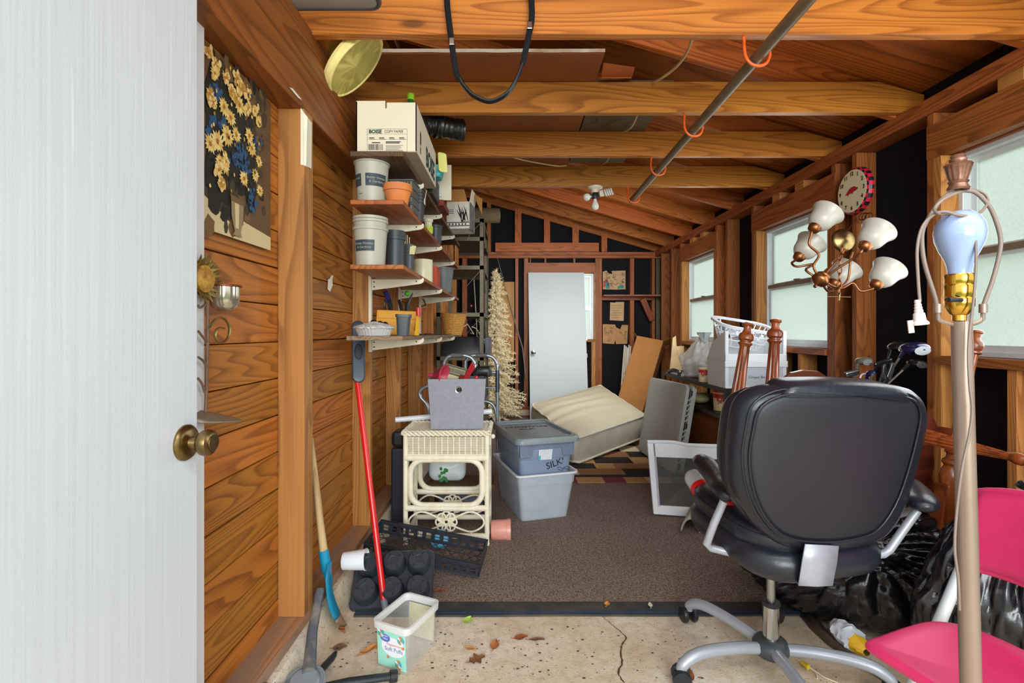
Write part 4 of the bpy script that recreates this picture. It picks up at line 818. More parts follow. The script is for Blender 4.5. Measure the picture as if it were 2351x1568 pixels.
ln = thing('old_lantern', 'tarnished olive lantern lying in the fabric bin', 'lantern', P(1045, 862, 2.72)); m_oliv = plain('olive_metal', lin(120, 112, 80), .5, .4, var=.2, vs=40)
MM = frame(P(1046, 852, 2.72), (1, 0, -.28), (.25, .1, 1)); obj('panel', MB().cbox((0, 0, 0), (.115, .04, .05), MM), m_oliv, ln, bevel=.003); obj('rim', MB().cbox((0, .025, 0), (.122, .008, .056), MM).cbox((0, .0, .0255), (.10, .02, .002), MM), plain('olive_dark', lin(88, 80, 58), .5, .3), ln, bevel=.002)
obj('glass_band', MB().cbox((-.01, -.04, .0), (.105, .035, .045), MM), plain('dull_glass', lin(150, 146, 92), .3), ln, bevel=.002)
bl = thing('black_nozzle', 'black plastic spray nozzle on the fabric bin rim', 'nozzle', P(1105, 862, 2.66)); mb = MB().tube([P(1090, 862, 2.66), P(1098, 852, 2.66), P(1120, 852, 2.66), P(1124, 864, 2.66)], [.018, .028, .030, .02], 12).tube([P(1096, 850, 2.66), P(1100, 842, 2.66)], [.016, .006], 8).tube([P(1110, 849, 2.66), P(1112, 843, 2.66)], [.016, .012], 8); obj('head', mb, m_black, bl, smooth=45); obj('button', MB().ball(P(1094, 867, 2.62), (.011, .008, .012), 12, 8), MATS['red_plastic'], bl, smooth=60)
one('pvc_pipe', MB().tube([P(908, 964, 2.80), P(1129, 944, 2.90)], .0155, 18), m_whitepl, 'white plastic pipe lying behind the fabric bin', 'pipe', smooth=40)
# below the wicker table
JX = P(1028, 0, 3.0).x; gl_ = thing('water_jug', 'frosted clear jug with green label behind the wicker table', 'jug', V(JX, 3.0, .213)); mb = MB(); cushion(mb, rrect(.225, .15, .05, 5), .12, .04, .01, frame(V(JX, 3.0, .290), (1, 0, 0), (0, 0, 1))); obj('bottle_body', mb, clear('frosted_jug', (.80, .86, .84), .3, .8), gl_, smooth=50)
mb = MB(); fm2 = frame(V(P(1018, 0, 2.93).x, 2.928, .272), (1, 0, 0), (0, 0, 1)); random.seed(4)
for k in range(14): ellipse(mb, fm2, random.uniform(-.025, .025), random.uniform(-.05, .035), .009, .011, .0001 * k, 7)
obj('label_print', mb, plain('leaf_green', lin(30, 120, 50), .5), gl_)
one('wooden_stool', MB().box((-.50, 2.91, .190), (-.11, 3.10, .212)).box((-.49, 2.92, .0095), (-.46, 2.95, .190)).box((-.15, 2.92, .0095), (-.12, 2.95, .190)).box((-.49, 3.06, .0095), (-.46, 3.09, .190)).box((-.15, 3.06, .0095), (-.12, 3.09, .190)), m_shelfd, 'low wooden stool under the frosted jug', 'stool')
bk2 = thing('grey_tub', 'slate grey open tub on the floor under the wooden stool', 'tub', V(-.305, 3.0, .0095)); mb = MB(); ring_loft(mb, [rr(.24, .13, 0), rr(.28, .15, .16), rr(.29, .16, .16), rr(.29, .16, .17), rr(.27, .14, .17), rr(.23, .12, .01)], T(-.305, 3.0, .0095)); obj('shell', mb, plain('slate_tub', lin(108, 110, 128), .4), bk2, smooth=40)
tk = thing('tool_case', 'dark navy upright case between the wall and wicker table', 'case', V(-.66, 2.9, 0)); obj('case_body', MB().box((-.67, 2.72, .009), (-.585, 3.1, .47)), plain('navy_black', lin(34, 38, 50), .4), tk, bevel=.01); obj('handle', MB().box((-.665, 2.70, .48), (-.60, 2.82, .565)), m_black, tk, bevel=.02)
td = thing('teal_lid', 'bright teal plastic disc leaning in the black flat', 'lid', P(1012, 1225, 2.5)); obj('disc', MB().lathe([(.045, 0), (.047, .003), (.045, .008), (.02, .010), (0, .010)], 28, frame(P(1010, 1238, 2.46), (1, .1, 0), (0, .35, 1))), plain('teal_bright', lin(20, 160, 196), .4), td, smooth=40)
one('paper_scrap', MB().hexa([P(955, 1235, 2.47), P(995, 1228, 2.47), P(1000, 1222, 2.5), P(965, 1219, 2.5), P(955, 1233, 2.47), P(995, 1226, 2.47), P(1000, 1220, 2.5), P(965, 1217, 2.5)]), m_box, 'white crumpled paper beside the teal disc', 'paper')
# ------------------------------------------------------------------ storage totes
MT = T(.13, 3.13, .009, math.radians(17))
bb = thing('clear_storage_bin', 'frosted clear bin on the carpet holding the grey tote', 'storage bin', MT); m_frost = clear('frosted_plastic', (.66, .73, .80), .35, .5)
def rr3(w, d, z, r=.03): return [(p[0], p[1], z) for p in rrect(w, d, r, 4)]
mb = MB(); ring_loft(mb, [rr3(.295, .455, 0), rr3(.345, .525, .21), rr3(.352, .532, .212), rr3(.365, .545, .27), rr3(.385, .565, .272), rr3(.385, .565, .28), rr3(.358, .538, .28), rr3(.335, .515, .21), rr3(.285, .445, .004)], MT); obj('bin_shell', mb, m_frost, bb, smooth=35)
m_rim = clear('frosted_rim', (.88, .9, .9), .3, .8); mb = MB(); ring_loft(mb, [rr3(.387, .567, .271), rr3(.387, .567, .281), rr3(.372, .552, .281), rr3(.372, .552, .271)], MT, False, False); obj('rim_lip', mb, m_rim, bb, smooth=35)
MT2 = T(.13, 3.13, .07, math.radians(17)); gt = thing('grey_tote', 'blue grey lidded tote nested in the clear bin', 'storage tote', MT2); m_tote = plain('blue_grey_plastic', lin(134, 150, 174), .4, var=.06, vs=6)
mb = MB(); ring_loft(mb, [rr3(.265, .42, 0), rr3(.325, .495, .30), rr3(.332, .502, .302), rr3(.35, .53, .36), rr3(.352, .532, .405)], MT2); obj('tote_body', mb, m_tote, gt, smooth=35)
hb = MB(); ring_loft(hb, [[(x * s_, -.262 - o_, z) for x, z in ((-.168, .315), (-.10, .315), (-.085, .362), (.085, .362), (.10, .315), (.168, .315), (.170, .40), (-.170, .40))] for o_, s_ in ((-.02, 1), (.006, 1.0))], MT2); obj('grip_skirt', hb, plain('tote_skirt', lin(116, 128, 150), .4), gt, bevel=.004)
m_lid = plain('grey_lid', lin(134, 146, 148), .35, var=.08, vs=8)
ld = MB(); ring_loft(ld, [rr3(.352, .535, .40), rr3(.40, .60, .40, .04), rr3(.40, .60, .422, .04), rr3(.385, .585, .434, .04), rr3(.34, .54, .437, .05), rr3(.325, .525, .424, .05)], MT2); lid = obj('lid', ld, m_lid, gt, smooth=35)
obj('lid_rib', MB().box((-.02, -.235, .424), (.15, -.222, .433), MT2), m_lid, lid, bevel=.003); obj('lid_rib', MB().box((-.17, .20, .424), (.17, .215, .433), MT2), m_lid, lid, bevel=.003)
txt('handwriting', 'CHRISTMAS', .055, MT2 @ T(-.01, .09, .4245, -.05), m_ink, lid, .0002); txt('handwriting', 'SILK', .055, MT2 @ T(-.03, .02, .4245, -.05), m_ink, lid, .0002)
def tf(z): return -(.42 + (.495 - .42) * z / .30) / 2
txt('handwriting', 'SILKS', .056, MT2 @ frame((.062, tf(.268) - .0012, .268), (1, 0, .28), (0, -.125, 1)), m_ink, gt, .0004)
sq = MB()
for k in range(2): sq.tube(spline([MT2 @ V(.07 + j * .016, tf(.238 - k * .012) - .001, .238 - k * .012 + .006 * math.sin(j * 2.1 + k)) for j in range(6)], 4), .0014, 5)
o = obj('scribble', sq, m_ink, gt); o['kind'] = 'stuff'
st_ = MB(); rect_mesh(st_, MT2 @ frame((-.012, -.2625, .328), (1, 0, 0), (0, -.24, 1)), -.042, .042, -.033, .033); obj('sticker', st_, plain('sticker_white', lin(222, 228, 232), .5), gt); st_ = MB(); rect_mesh(st_, MT2 @ frame((-.012, -.2633, .328), (1, 0, 0), (0, -.24, 1)), -.042, -.028, -.033, -.004); obj('sticker_patch', st_, plain('sticker_teal', lin(90, 180, 200), .5), gt)
mb = MB(); mb.nocap = 0
pk = thing('pink_pot', 'pink wrapped flowerpot lying on its side on the carpet', 'plant pot', V(-.06, 2.63, .009)); Mk = frame(P(1128, 1217, 2.66), (0, -.98, .1), z=(1, -.12, .03)); m_pink = plain('pink_foil', lin(226, 158, 148), .3, var=.08, vs=20, bmp=.6, bs_=40, dirt=lin(226, 150, 110))
obj('body', MB().lathe([(0, 0), (.048, 0), (.052, .01), (.055, .085), (.0575, .086), (.0575, .105), (.054, .105), (.05, .02), (0, .02)], 28, Mk), m_pink, pk, smooth=35)
# ------------------------------------------------------------------ floor clutter near the entry
def trayM():
    bl_, br_, tl_ = V(-.655, 1.955, .012), V(-.335, 1.99, .012), V(-.655, 2.12, .165); return frame((bl_ + br_ + (tl_ - bl_)) / 2 if False else bl_ + (br_ - bl_) / 2 + (tl_ - bl_) / 2, br_ - bl_, tl_ - bl_)
TM = trayM(); nt_ = thing('six_pot_tray', 'upturned black six-cell pot tray leaning by the plank wall', 'nursery tray', TM); m_tray = plain('black_nursery_plastic', lin(50, 54, 62), .35, var=.12)
mb = MB(); po = rrect(.325, .225, .02, 4); ring_loft(mb, [[(p[0], p[1], z) for p in inset(po, i)] for i, z in ((-.004, -.012), (-.004, -.009), (.002, -.003), (.004, 0), (.012, 0))], TM); obj('tray_sheet', mb, m_tray, nt_, smooth=40)
for j in range(2):
    for i in range(3):
        c = TM @ T(-.103 + i * .103, -.053 + j * .105, 0); mb = MB().lathe([(.051, 0), (.048, .006), (.047, .02), (.043, .050), (.039, .056), (.018, .0565), (.016, .055), (.011, .055), (.010, .0565), (0, .0565)], 28, c); cell = obj('cell', mb, m_tray, nt_, smooth=30)
        for k in range(4): obj('drain_slot', MB().box((.024, -.0018, .0555), (.036, .0018, .0574), c @ Matrix.Rotation(PI / 2 * k + .3 * (i + j), 4, 'Z')), m_ink, cell)
A_ = V(-.150, 2.205, .012); B_ = V(-.665, 2.262, .085); D_ = V(-.135, 2.385, .04)
CM = frame(A_, B_ - A_, D_ - A_); CMz = -1 if (CM.to_3x3() @ V(0, 0, 1)).z < 0 else 1
ct = thing('flat_crate', 'long black mesh nursery flat tilted on the carpet corner', 'nursery flat', CM); L_, Wd, Hh = .545, .20, .066
def cz(a, b, mb_): mb_.box((min(a[0], b[0]), min(a[1], b[1]), min(a[2] * CMz, b[2] * CMz)), (max(a[0], b[0]), max(a[1], b[1]), max(a[2] * CMz, b[2] * CMz)), CM)
for y in (0, Wd - .006):
    mb = MB(); cz((0, y, 0), (L_, y + .006, .014), mb); cz((0, y, .046), (L_, y + .006, Hh), mb); cz((0, y - .004, Hh - .006), (L_, y + .01, Hh), mb)
    for k in range(13): cz((k * (L_ - .018) / 12, y, .012), (k * (L_ - .018) / 12 + .018, y + .006, .05), mb)
    obj('long_wall', mb, m_tray, ct)
for x in (0, L_ - .006):
    mb = MB(); cz((x, 0, 0), (x + .006, Wd, .014), mb); cz((x, 0, .046), (x + .006, Wd, Hh), mb)
    for k in range(6): cz((x, k * (Wd - .016) / 5, .012), (x + .006, k * (Wd - .016) / 5 + .016, .05), mb)
    obj('end_wall', mb, m_tray, ct)
mb = MB()
for k in range(12):
    x = k * L_ / 12
    for j in range(4):
        y = j * Wd / 4; mb.tube([CM @ V(x, y, .004 * CMz), CM @ V(x + L_ / 12, y + Wd / 4, .004 * CMz)], .0022, 4).tube([CM @ V(x + L_ / 12, y, .004 * CMz), CM @ V(x, y + Wd / 4, .004 * CMz)], .0022, 4)
for j in range(5): mb.tube([CM @ V(0, j * Wd / 4, .004 * CMz), CM @ V(L_, j * Wd / 4, .004 * CMz)], .003, 4)
for j in range(2): mb.tube([CM @ V(0, .004 + j * (Wd - .008), .03 * CMz), CM @ V(L_, .004 + j * (Wd - .008), .03 * CMz)], .002, 4)
obj('lattice_floor', mb, m_tray, ct)
pot('white_cup', 'white plastic cup lying on the curb behind the black tray', 'cup', *P(789, 1288, 2.03), .043, .034, .095, m_whitepl, ry=1.5, lip=.002, lh=.006)
# clear candy tub
MC = T(-.362, 1.700, .0015, math.radians(-24)) @ Matrix.Scale(1.18, 4); cb = thing('candy_tub', 'clear square plastic candy tub with mint green label on the concrete', 'tub', MC); m_clr = clear('clear_tub', (.86, .88, .86), .12, .12)
mb = MB(); ring_loft(mb, [rr3(.10, .142, 0, .012), rr3(.114, .156, .125, .014), rr3(.110, .152, .125, .014), rr3(.096, .138, .003, .011)], MC); obj('tub_wall', mb, m_clr, cb, smooth=40)
mb = MB(); ring_loft(mb, [rr3(.116, .158, .112, .016), rr3(.124, .166, .113, .018), rr3(.126, .168, .132, .018), rr3(.112, .154, .132, .014), rr3(.111, .153, .112, .014)], MC, False, False); obj('rim', mb, clear('clear_rim', (.93, .95, .95), .2, .55), cb, smooth=40)
ML = MC @ frame((0, -.0728, .060), (1, 0, 0), (0, -.056, 1)); lb = MB(); rect_mesh(lb, ML, -.0485, .0485, -.055, .05); obj('label', lb, plain('mint_label', lin(150, 226, 206), .5, var=.02), cb)
lb = MB(); ellipse(lb, ML, .006, .006, .040, .028, .0006, 28); obj('label_oval', lb, m_whitepl, cb); lb = MB(); ellipse(lb, ML, -.020, .028, .017, .011, .0010, 24); obj('brand_oval', lb, flat('brand_blue', lin(40, 90, 190)), cb)
txt('lettering', 'Great\nValue', .008, ML @ T(-.020, .0305, .0013), m_whitepl, cb, .0001); txt('lettering', 'Peppermint', .011, ML @ T(.010, .013, .0010), plain('label_pinkish', lin(200, 120, 110), .5), cb, .0001); txt('lettering', 'Soft Puffs', .0165, ML @ T(.008, -.001, .0010), flat('label_violet', lin(96, 90, 170)), cb, .0001)
cm_ = [flat('candy_teal', lin(40, 160, 190)), flat('candy_green', lin(70, 160, 70)), flat('candy_orange', lin(210, 110, 50)), m_whitepl]
lb = MB()
for (cx_, cy_) in ((.033, .032), (.022, -.038), (-.034, .040)):
    for k in range(9):
        lb.cur = k % 4; a0 = 2 * PI * k / 9; lb.add([(cx_, cy_, .0014), (cx_ + .012 * math.cos(a0), cy_ + .012 * math.sin(a0), .0014), (cx_ + .012 * math.cos(a0 + .7), cy_ + .012 * math.sin(a0 + .7), .0014)], [(0, 1, 2)], ML)
for (cx_, cy_) in ((-.012, -.025), (.040, .012), (.026, -.051)): lb.cur = 2; ellipse(lb, ML, cx_, cy_, .005, .005, .0014, 6)
obj('candy_print', lb, cm_, cb)
lb = MB(); rect_mesh(lb, MC @ frame((.0, .0725, .062), (-1, 0, 0), (0, .056, 1)), -.046, .046, -.05, .048); lb2 = MB(); rect_mesh(lb2, MC @ frame((.0, .0715, .062), (1, 0, 0), (0, .056, 1)), -.046, .046, -.05, .048); obj('rear_label', lb2, plain('label_back', lin(206, 200, 172), .7), cb)
# shovel
sv = thing('shovel', 'blue bladed shovel with worn wooden handle leaning on the post', 'shovel', P(785, 1440, 1.86)); h0, h1, h2 = P(713, 1005, 1.81), P(733, 1180, 1.83), P(746, 1290, 1.845)
obj('handle', MB().tube(spline([h0, h1, h2], 5), [.010 + .006 * i / 10 for i in range(11)], 14), wood('worn_ash', lin(206, 176, 128), lin(160, 128, 86), .7, knots=0, ax=2, tone=.02), sv, smooth=50)
m_blue = plain('chipped_blue_paint', lin(24, 140, 178), .4, var=.12, vs=30, dirt=lin(16, 104, 140)); obj('socket', MB().tube([P(743, 1262, 1.842), P(748, 1300, 1.846), P(757, 1340, 1.85)], [.0185, .0185, .012], 14), m_blue, sv, smooth=50)
top, tip = P(750, 1290, 1.848), P(786, 1440, 1.862); ax = (tip - top); rows = []
wv = V(.36, -1.0, 0.12).normalized()
for i in range(15):
    t = i / 14; c = top + ax * t; w_ = .072 * (1 if t < .55 else max(.04, 1 - ((t - .55) / .45) ** 2.2)) * (min(1, .35 + t * 5)); nrm = ax.normalized().cross(wv)
    rows.append([c + wv * (w_ * s_) + nrm * (-.018 * (1 - s_ * s_) + .02 * math.sin(t * PI)) for s_ in (-1, -.66, -.33, 0, .33, .66, 1)])
mb = MB().grid(rows[:12]); o = obj('blade', mb, m_blue, sv, smooth=60); so = o.modifiers.new('solid', 'SOLIDIFY'); so.thickness = .003
mb = MB().grid(rows[11:]); o = obj('worn_tip', mb, plain('rusty_tip', lin(150, 122, 96), .6, .3), sv, smooth=60); so = o.modifiers.new('solid', 'SOLIDIFY'); so.thickness = .003
# red pole with flat head
rp = thing('red_pole', 'red pole with slate plastic paddle head leaning on the shelves', 'pole tool', P(888, 1412, 1.955)); t0, t1, t2 = P(820, 872, 2.215), P(881, 1375, 1.965), P(886, 1402, 1.955)
obj('pole', MB().tube([t0, t1], .0125, 16), plain('red_paint', lin(214, 24, 24), .25, var=.03, coat=.3), rp, smooth=50); obj('end_sleeve', MB().tube([t1, t2], .0132, 16), plain('grey_sleeve', lin(112, 120, 128), .4), rp, smooth=50)
hc = (P(812, 737, 2.275) + P(834, 878, 2.21)) / 2; hx = P(812, 737, 2.275) - P(834, 878, 2.21); HM = frame(hc, (1, .35, 0), hx); mb = MB(); cushion(mb, rrect(.058, hx.length, .0285, 6), .014, .006, .001, HM); obj('head', mb, plain('slate_blue_plastic', lin(46, 60, 74), .4), rp, smooth=45)
zf = .0075; rg = MB().tube([HM @ V(.016 * math.cos(a), .0 + .036 * math.sin(a) - .005, zf) for a in [2 * PI * k / 24 for k in range(24)]], .0025, 6, closed=True); ellipse(rg, HM, 0, -.005, .014, .034, zf + .0006); obj('socket_recess', rg, m_black, rp, smooth=40)
# fallen stand by the sill
gs_ = thing('patio_stand', 'fallen grey tube stand with black feet beside the sill', 'stand', P(692, 1565, 1.5)); hub = V(-.622, 1.475, .062); m_gt = plain('worn_grey_paint', lin(92, 100, 108), .45, .2, var=.15, vs=18, dirt=lin(170, 160, 136))
obj('tube', MB().tube([hub + V(.005, .02, .02), P(717, 1450, 1.63), P(735, 1354, 1.74)], [.020, .0165, .0145], 16), m_gt, gs_, smooth=50)
mb = MB().lathe([(0, -.035), (.045, -.035), (.058, -.01), (.062, 0), (.060, .008), (.055, .009), (.053, .004), (.047, .004), (.045, .010), (.040, .016), (.0, .018)], 36, upframe(hub, (.05, -.25, 1))); obj('hub_disc', mb, plain('hub_grey', lin(140, 150, 158), .4, .2, var=.15), gs_, smooth=35)
for a, b in ((P(772, 1500, 1.725), .013), (PZ(895, 1553, .016), .015), (V(-.80 + .1, 1.40, .1), .014)):
    mb = MB().tube([hub + V(0, 0, -.025), hub.lerp(a, .5) + V(0, 0, -.006), a], [b * 1.1, b, b * .95], 10, flat=.75); lg = obj('leg', mb, plain('black_green_foot', lin(36, 46, 48), .5), gs_, smooth=45)
    obj('foot_cap', MB().tube([a, a + (a - hub).normalized() * .022], b * 1.25, 10), m_black, lg, smooth=40)
# carpet and patterned rug
cp = thing('carpet', 'brown carpet with dark bound edge covering the rear floor', 'carpet', V(.6, 4, 0)); obj('pile', MB().box((-.665, 2.0, .0005), (1.875, 6.49, .009)), m_carpet, cp)
rows = []
for i in range(41):
    x = -.62 + 2.49 * i / 40; y = 1.928 + .006 * noise.noise(V(x * 2.2, 0, 3)) + .012 * (x - 0.2) * .3; rows.append([V(x, y, .0008), V(x, y + .002, .007), V(x, 2.012, .0105), V(x, 2.02, .0098)])
obj('rubber_edge', MB().grid(rows), plain('rubber_edge', lin(52, 54, 56), .75, var=.2, dirt=lin(84, 78, 66)), cp, smooth=50); bl_ = MB(); bl_.grid([[r[1] + V(0, .012, .0018), r[1] + V(0, .017, .002)] for r in rows]); obj('edge_thread', bl_, plain('blue_thread', lin(40, 76, 130), .7), cp)
rg_ = thing('patterned_rug', 'small rug with black tan and maroon block pattern under the mattress', 'rug', V(.9, 4.4, .009)); cols = [plain('rug_black', lin(34, 28, 26), .95), plain('rug_tan', lin(186, 140, 90), .95, vs=40), plain('rug_brown', lin(150, 104, 66), .95), plain('rug_maroon', lin(124, 44, 54), .95), plain('rug_cream', lin(206, 190, 150), .95)]
mb = MB(); x0, x1 = .15, 1.62; random.seed(9); seq = [[4, 3, 1, 3, 1, 4, 1, 0], [0, 0, 0, 0, 0, 0, 0, 0], [1, 4, 2, 2, 0, 0, 2, 1], [0, 0, 0, 1, 2, 2, 0, 0], [2, 2, 1, 0, 0, 1, 1, 0], [4, 0, 0, 2, 2, 0, 3, 1], [0, 2, 2, 0, 0, 4, 2, 2], [1, 1, 0, 3, 0, 0, 1, 0]]
ed = [3.60, 3.73, 3.79, 3.96, 4.12, 4.32, 4.52, 4.75, 5.0]; ex_ = [x0, .33, .50, .70, .86, 1.02, 1.2, 1.42, x1]
for j in range(8):
    for i in range(8):
        mb.cur = seq[j][i]; sh_ = .02 * ((j % 3) - 1); mb.box((ex_[i] + (sh_ if i else 0), ed[j], .0092), (ex_[i + 1] + (sh_ if i < 7 else 0), ed[j + 1], .0135))
obj('rug_pile', mb, cols, rg_)
# leaves on the floor
def leaf(px, py, L, Wd, rz, col, label, z=.002, lobes=0, curl=.006):
    L *= 1.45; Wd *= 1.45
    n = 14; pts = []
    for i in range(n + 1):
        t = i / n; w = math.sin(PI * t ** .8) * (1 + (.45 * math.sin(t * PI * lobes) if lobes else 0)); pts.append((L * (t - .5), Wd / 2 * w))
    M = T(*PZ(px, py, z), rz); rows = [[M @ V(x, -w, curl * abs(-1) + .3 * curl * math.sin(x * 90)), M @ V(x, 0, .0012), M @ V(x, w, curl + .3 * curl * math.sin(x * 70))] for x, w in pts]
    t_ = thing('fallen_leaf', label, 'leaf', PZ(px, py, z), 'leaves on the floor'); o = obj('blade', MB().grid(rows), plain('leaf_%d_%d_%d' % col, lin(*col), .8, var=.2, vs=60), t_, smooth=60); obj('stem', MB().tube([M @ V(-L * .5, 0, .002), M @ V(-L * .72, .004, .003)], .001, 5), MATS['leaf_%d_%d_%d' % col], t_)
leaf(1075, 1425, .030, .026, 1.2, (176, 206, 96), 'fresh pale green leaf at the carpet edge', .011)
leaf(1136, 1482, .036, .022, 1.4, (176, 106, 56), 'russet pointed leaf on the concrete')
leaf(1196, 1465, .036, .022, .2, (150, 82, 40), 'dark russet leaf nearest the crack line, above the russet pointed one')
leaf(1233, 1470, .040, .012, .0, (112, 78, 54), 'rolled narrow brown leaf on the concrete')
leaf(1081, 1491, .030, .014, -.5, (206, 140, 80), 'small tan curled leaf on the concrete')
leaf(1096, 1515, .040, .030, .5, (128, 86, 52), 'brown lobed oak leaf with stem on the concrete', lobes=5)
leaf(848, 1496, .05, .018, .7, (190, 124, 62), 'long orange dry leaf against the candy tub', curl=.012)
leaf(785, 1450, .030, .014, -.8, (170, 100, 50), 'curled orange leaf below the shovel tip', curl=.012)
leaf(752, 1446, .026, .014, .9, (140, 96, 60), 'curled brown leaf left of the shovel tip'.replace('left of', 'between sill and'), curl=.01)
leaf(780, 1488, .034, .028, .2, (122, 90, 70), 'flat grey brown leaf fragment near the black foot')
leaf(1577, 1553, .055, .03, 1.4, (150, 92, 44), 'brown leaf beside the front chair caster', curl=.01)
leaf(1394, 1388, .022, .016, 1.2, (206, 140, 60), 'tiny orange leaf on the rubber carpet edge', .012)
leaf(1493, 1391, .022, .012, 1.5, (214, 206, 176), 'tiny pale leaf on the rubber carpet edge', .012)
leaf(1010, 1357, .04, .014, .1, (150, 70, 44), 'reddish leaf on the carpet beside the black tray', .0105)
random.seed(31); sp = MB()
for k in range(120):
    px, py = random.uniform(660, 1650), random.uniform(1425, 1560); p = PZ(px, py, .0012)
    if p.x < -.6: continue
    r = random.uniform(.0015, .004); a = random.random() * 6; sp.add([p + V(r * 1.6 * math.cos(a + q), r * math.sin(a + q), .0006) for q in (0, 1.3, 2.6, 3.9, 5.2)], [(0, 1, 2, 3, 4)])
o = one('floor_debris', sp, plain('debris_brown', lin(84, 62, 44), .9), 'tiny dark specks scattered over the concrete', 'debris', stuff=True)
# ------------------------------------------------------------------ poster and sconce on the plank wall
def PW(px, py, off=0.0): return PX(px, py, -.7885 + off)
po_ = thing('flower_poster', 'unframed poster of yellow daisies in a glass vase on the plank wall', 'poster', V(-.789, 1.41, 1.38)); yb0, yb1 = 1.245, 1.607
mb = MB().box((-.7895, yb0, 1.383), (-.7885, yb1, 1.865)); obj('paper', mb, plain('poster_ground', lin(98, 72, 44), .5, var=.2, vs=6), po_)
pc = [flat('p%d' % i, lin(*c), .55) for i, c in enumerate(((222, 186, 100), (238, 212, 140), (190, 140, 60), (44, 88, 124), (36, 50, 88), (36, 38, 30), (214, 196, 150), (150, 132, 100), (176, 110, 50), (230, 196, 140), (70, 60, 46), (118, 90, 58)))]
pb = MB(); lay = [0]
def WPT(y, z): lay[0] += 1; return V(-.7884 + .0000025 * lay[0], y, z)
def blob(px, py, ry, rz_, col, n=12, jag=.15):
    c = PW(px, py); lay[0] += 4; x = -.7884 + .0000025 * lay[0]; pb.cur = col
    pb.poly([V(x, min(yb1 - .002, max(yb0 + .002, c.y + ry * math.cos(2 * PI * k / n) * (1 + random.uniform(-jag, jag)))), c.z + rz_ * math.sin(2 * PI * k / n) * (1 + random.uniform(-jag, jag))) for k in range(n)])
def daisy(px, py, r, cc=0, n=13):
    c = PW(px, py); lay[0] += 4; x = -.7884 + .0000025 * lay[0]; a0 = random.random()
    for k in range(n):
        a = a0 + 2 * PI * k / n; rr_ = r * random.uniform(.8, 1.1); pb.cur = random.choice((cc, cc, 1)); dx = V(0, math.cos(a), math.sin(a)); sd = V(0, -math.sin(a), math.cos(a)) * r * .17
        pb.poly([V(x, c.y, c.z) + dx * r * .12, V(x + .00001, c.y, c.z) + dx * rr_ * .6 + sd, V(x, c.y, c.z) + dx * rr_, V(x, c.y, c.z) + dx * rr_ * .6 - sd])
    pb.cur = 8; q = V(x + .00003, c.y, c.z); pb.poly([q + V(0, r * .24 * math.cos(2 * PI * k / 8), r * .24 * math.sin(2 * PI * k / 8)) for k in range(8)])
random.seed(14)
lay[0] += 1; pb.cur = 6; x = -.7883; pb.poly([V(x, yb0, 1.383), V(x, yb1, 1.383), V(x, yb1, 1.425), V(x, 1.46, 1.44), V(x, yb0, 1.475)]); pb.cur = 10; pb.poly([V(x + .00001, yb0, 1.475), V(x + .00001, 1.40, 1.415), V(x + .00001, 1.42, 1.45), V(x + .00001, 1.38, 1.50), V(x + .00001, yb0, 1.52)])
for (px, py, ry, rz_) in ((520, 300, .10, .16), (545, 380, .09, .08), (490, 250, .04, .14), (575, 410, .035, .10), (495, 400, .05, .10), (560, 300, .06, .12)): blob(px, py, ry, rz_, 5, 20, .2)
for k in range(90):
    px, py = random.uniform(472, 612), random.uniform(130, 535); blob(px, py, random.uniform(.008, .022), random.uniform(.012, .03), random.choice((10, 10, 5, 11)), 10, .3)
for (px, py, ry, rz_) in ((520, 300, .08, .13), (545, 380, .07, .07), (490, 250, .04, .12), (575, 410, .03, .09), (495, 400, .05, .09)): blob(px, py, ry, rz_, 5, 20, .3)
for (px, py) in ((494, 205), (500, 217), (488, 280), (507, 285), (478, 300), (548, 345), (540, 370), (555, 355), (586, 335), (566, 395), (575, 450), (583, 475), (560, 380), (536, 360)):
    for k in range(16): blob(px + random.gauss(0, 5), py + random.gauss(0, 8), .006, .007, random.choice((3, 3, 4, 3)), 6, .3)
for (px, py, rr_) in ((480, 330, .022), (497, 325, .026), (520, 312, .027), (547, 240, .026), (512, 245, .022), (527, 270, .022), (540, 310, .020), (570, 312, .021), (576, 340, .022), (592, 370, .018), (558, 410, .021), (584, 402, .018), (594, 438, .018), (514, 380, .022), (502, 370, .018)): daisy(px, py, rr_ * 1.25)
for (px, py) in ((475, 120), (492, 145), (490, 168), (515, 178), (542, 180), (552, 205), (566, 215), (528, 210), (540, 225), (566, 250), (582, 255), (590, 280), (486, 235), (478, 215), (504, 420), (515, 370), (498, 390)): [blob(px + random.gauss(0, 3.5), py + random.gauss(0, 6), .008, .011, random.choice((0, 2, 9, 0, 1)), 8, .3) for k in range(9)]; daisy(px, py, .019, random.choice((0, 2)))
for k in range(60): px, py = random.uniform(475, 600), random.uniform(150, 450); blob(px, py, .004, .006, random.choice((0, 5, 4, 2, 1)), 6, .3)
c = PW(540, 500); xx_ = -.7884 + .0000025 * (lay[0] + 9); pb.cur = 7; pb.poly([V(xx_, c.y + a, c.z + b) for a, b in ((-.03, .055), (.034, .05), (.03, .0), (.018, -.04), (.026, -.052), (-.022, -.052), (-.012, -.04), (-.028, .0))]); pb.cur = 6; pb.poly([V(xx_ + .00002, c.y + a, c.z + b) for a, b in ((-.012, .04), (.01, .04), (.008, -.03), (-.008, -.03))]); pb.cur = 11; pb.poly([V(xx_ + .00002, c.y + a, c.z + b) for a, b in ((-.034, .06), (.038, .055), (.036, .04), (-.03, .042))])
obj('print', pb, pc, po_)
sc = thing('sunflower_sconce', 'metal sunflower candle sconce with glass cup beside the door', 'wall sconce', V(-.77, 1.23, .90)); XW = -.757
def PS(px, py, x=XW): return PX(px, py, x)
m_sf = plain('verdigris_brass', lin(150, 128, 70), .4, .7, var=.3, vs=30, dirt=lin(96, 100, 70)); fc = PS(462, 640, -.765)
mb = MB()
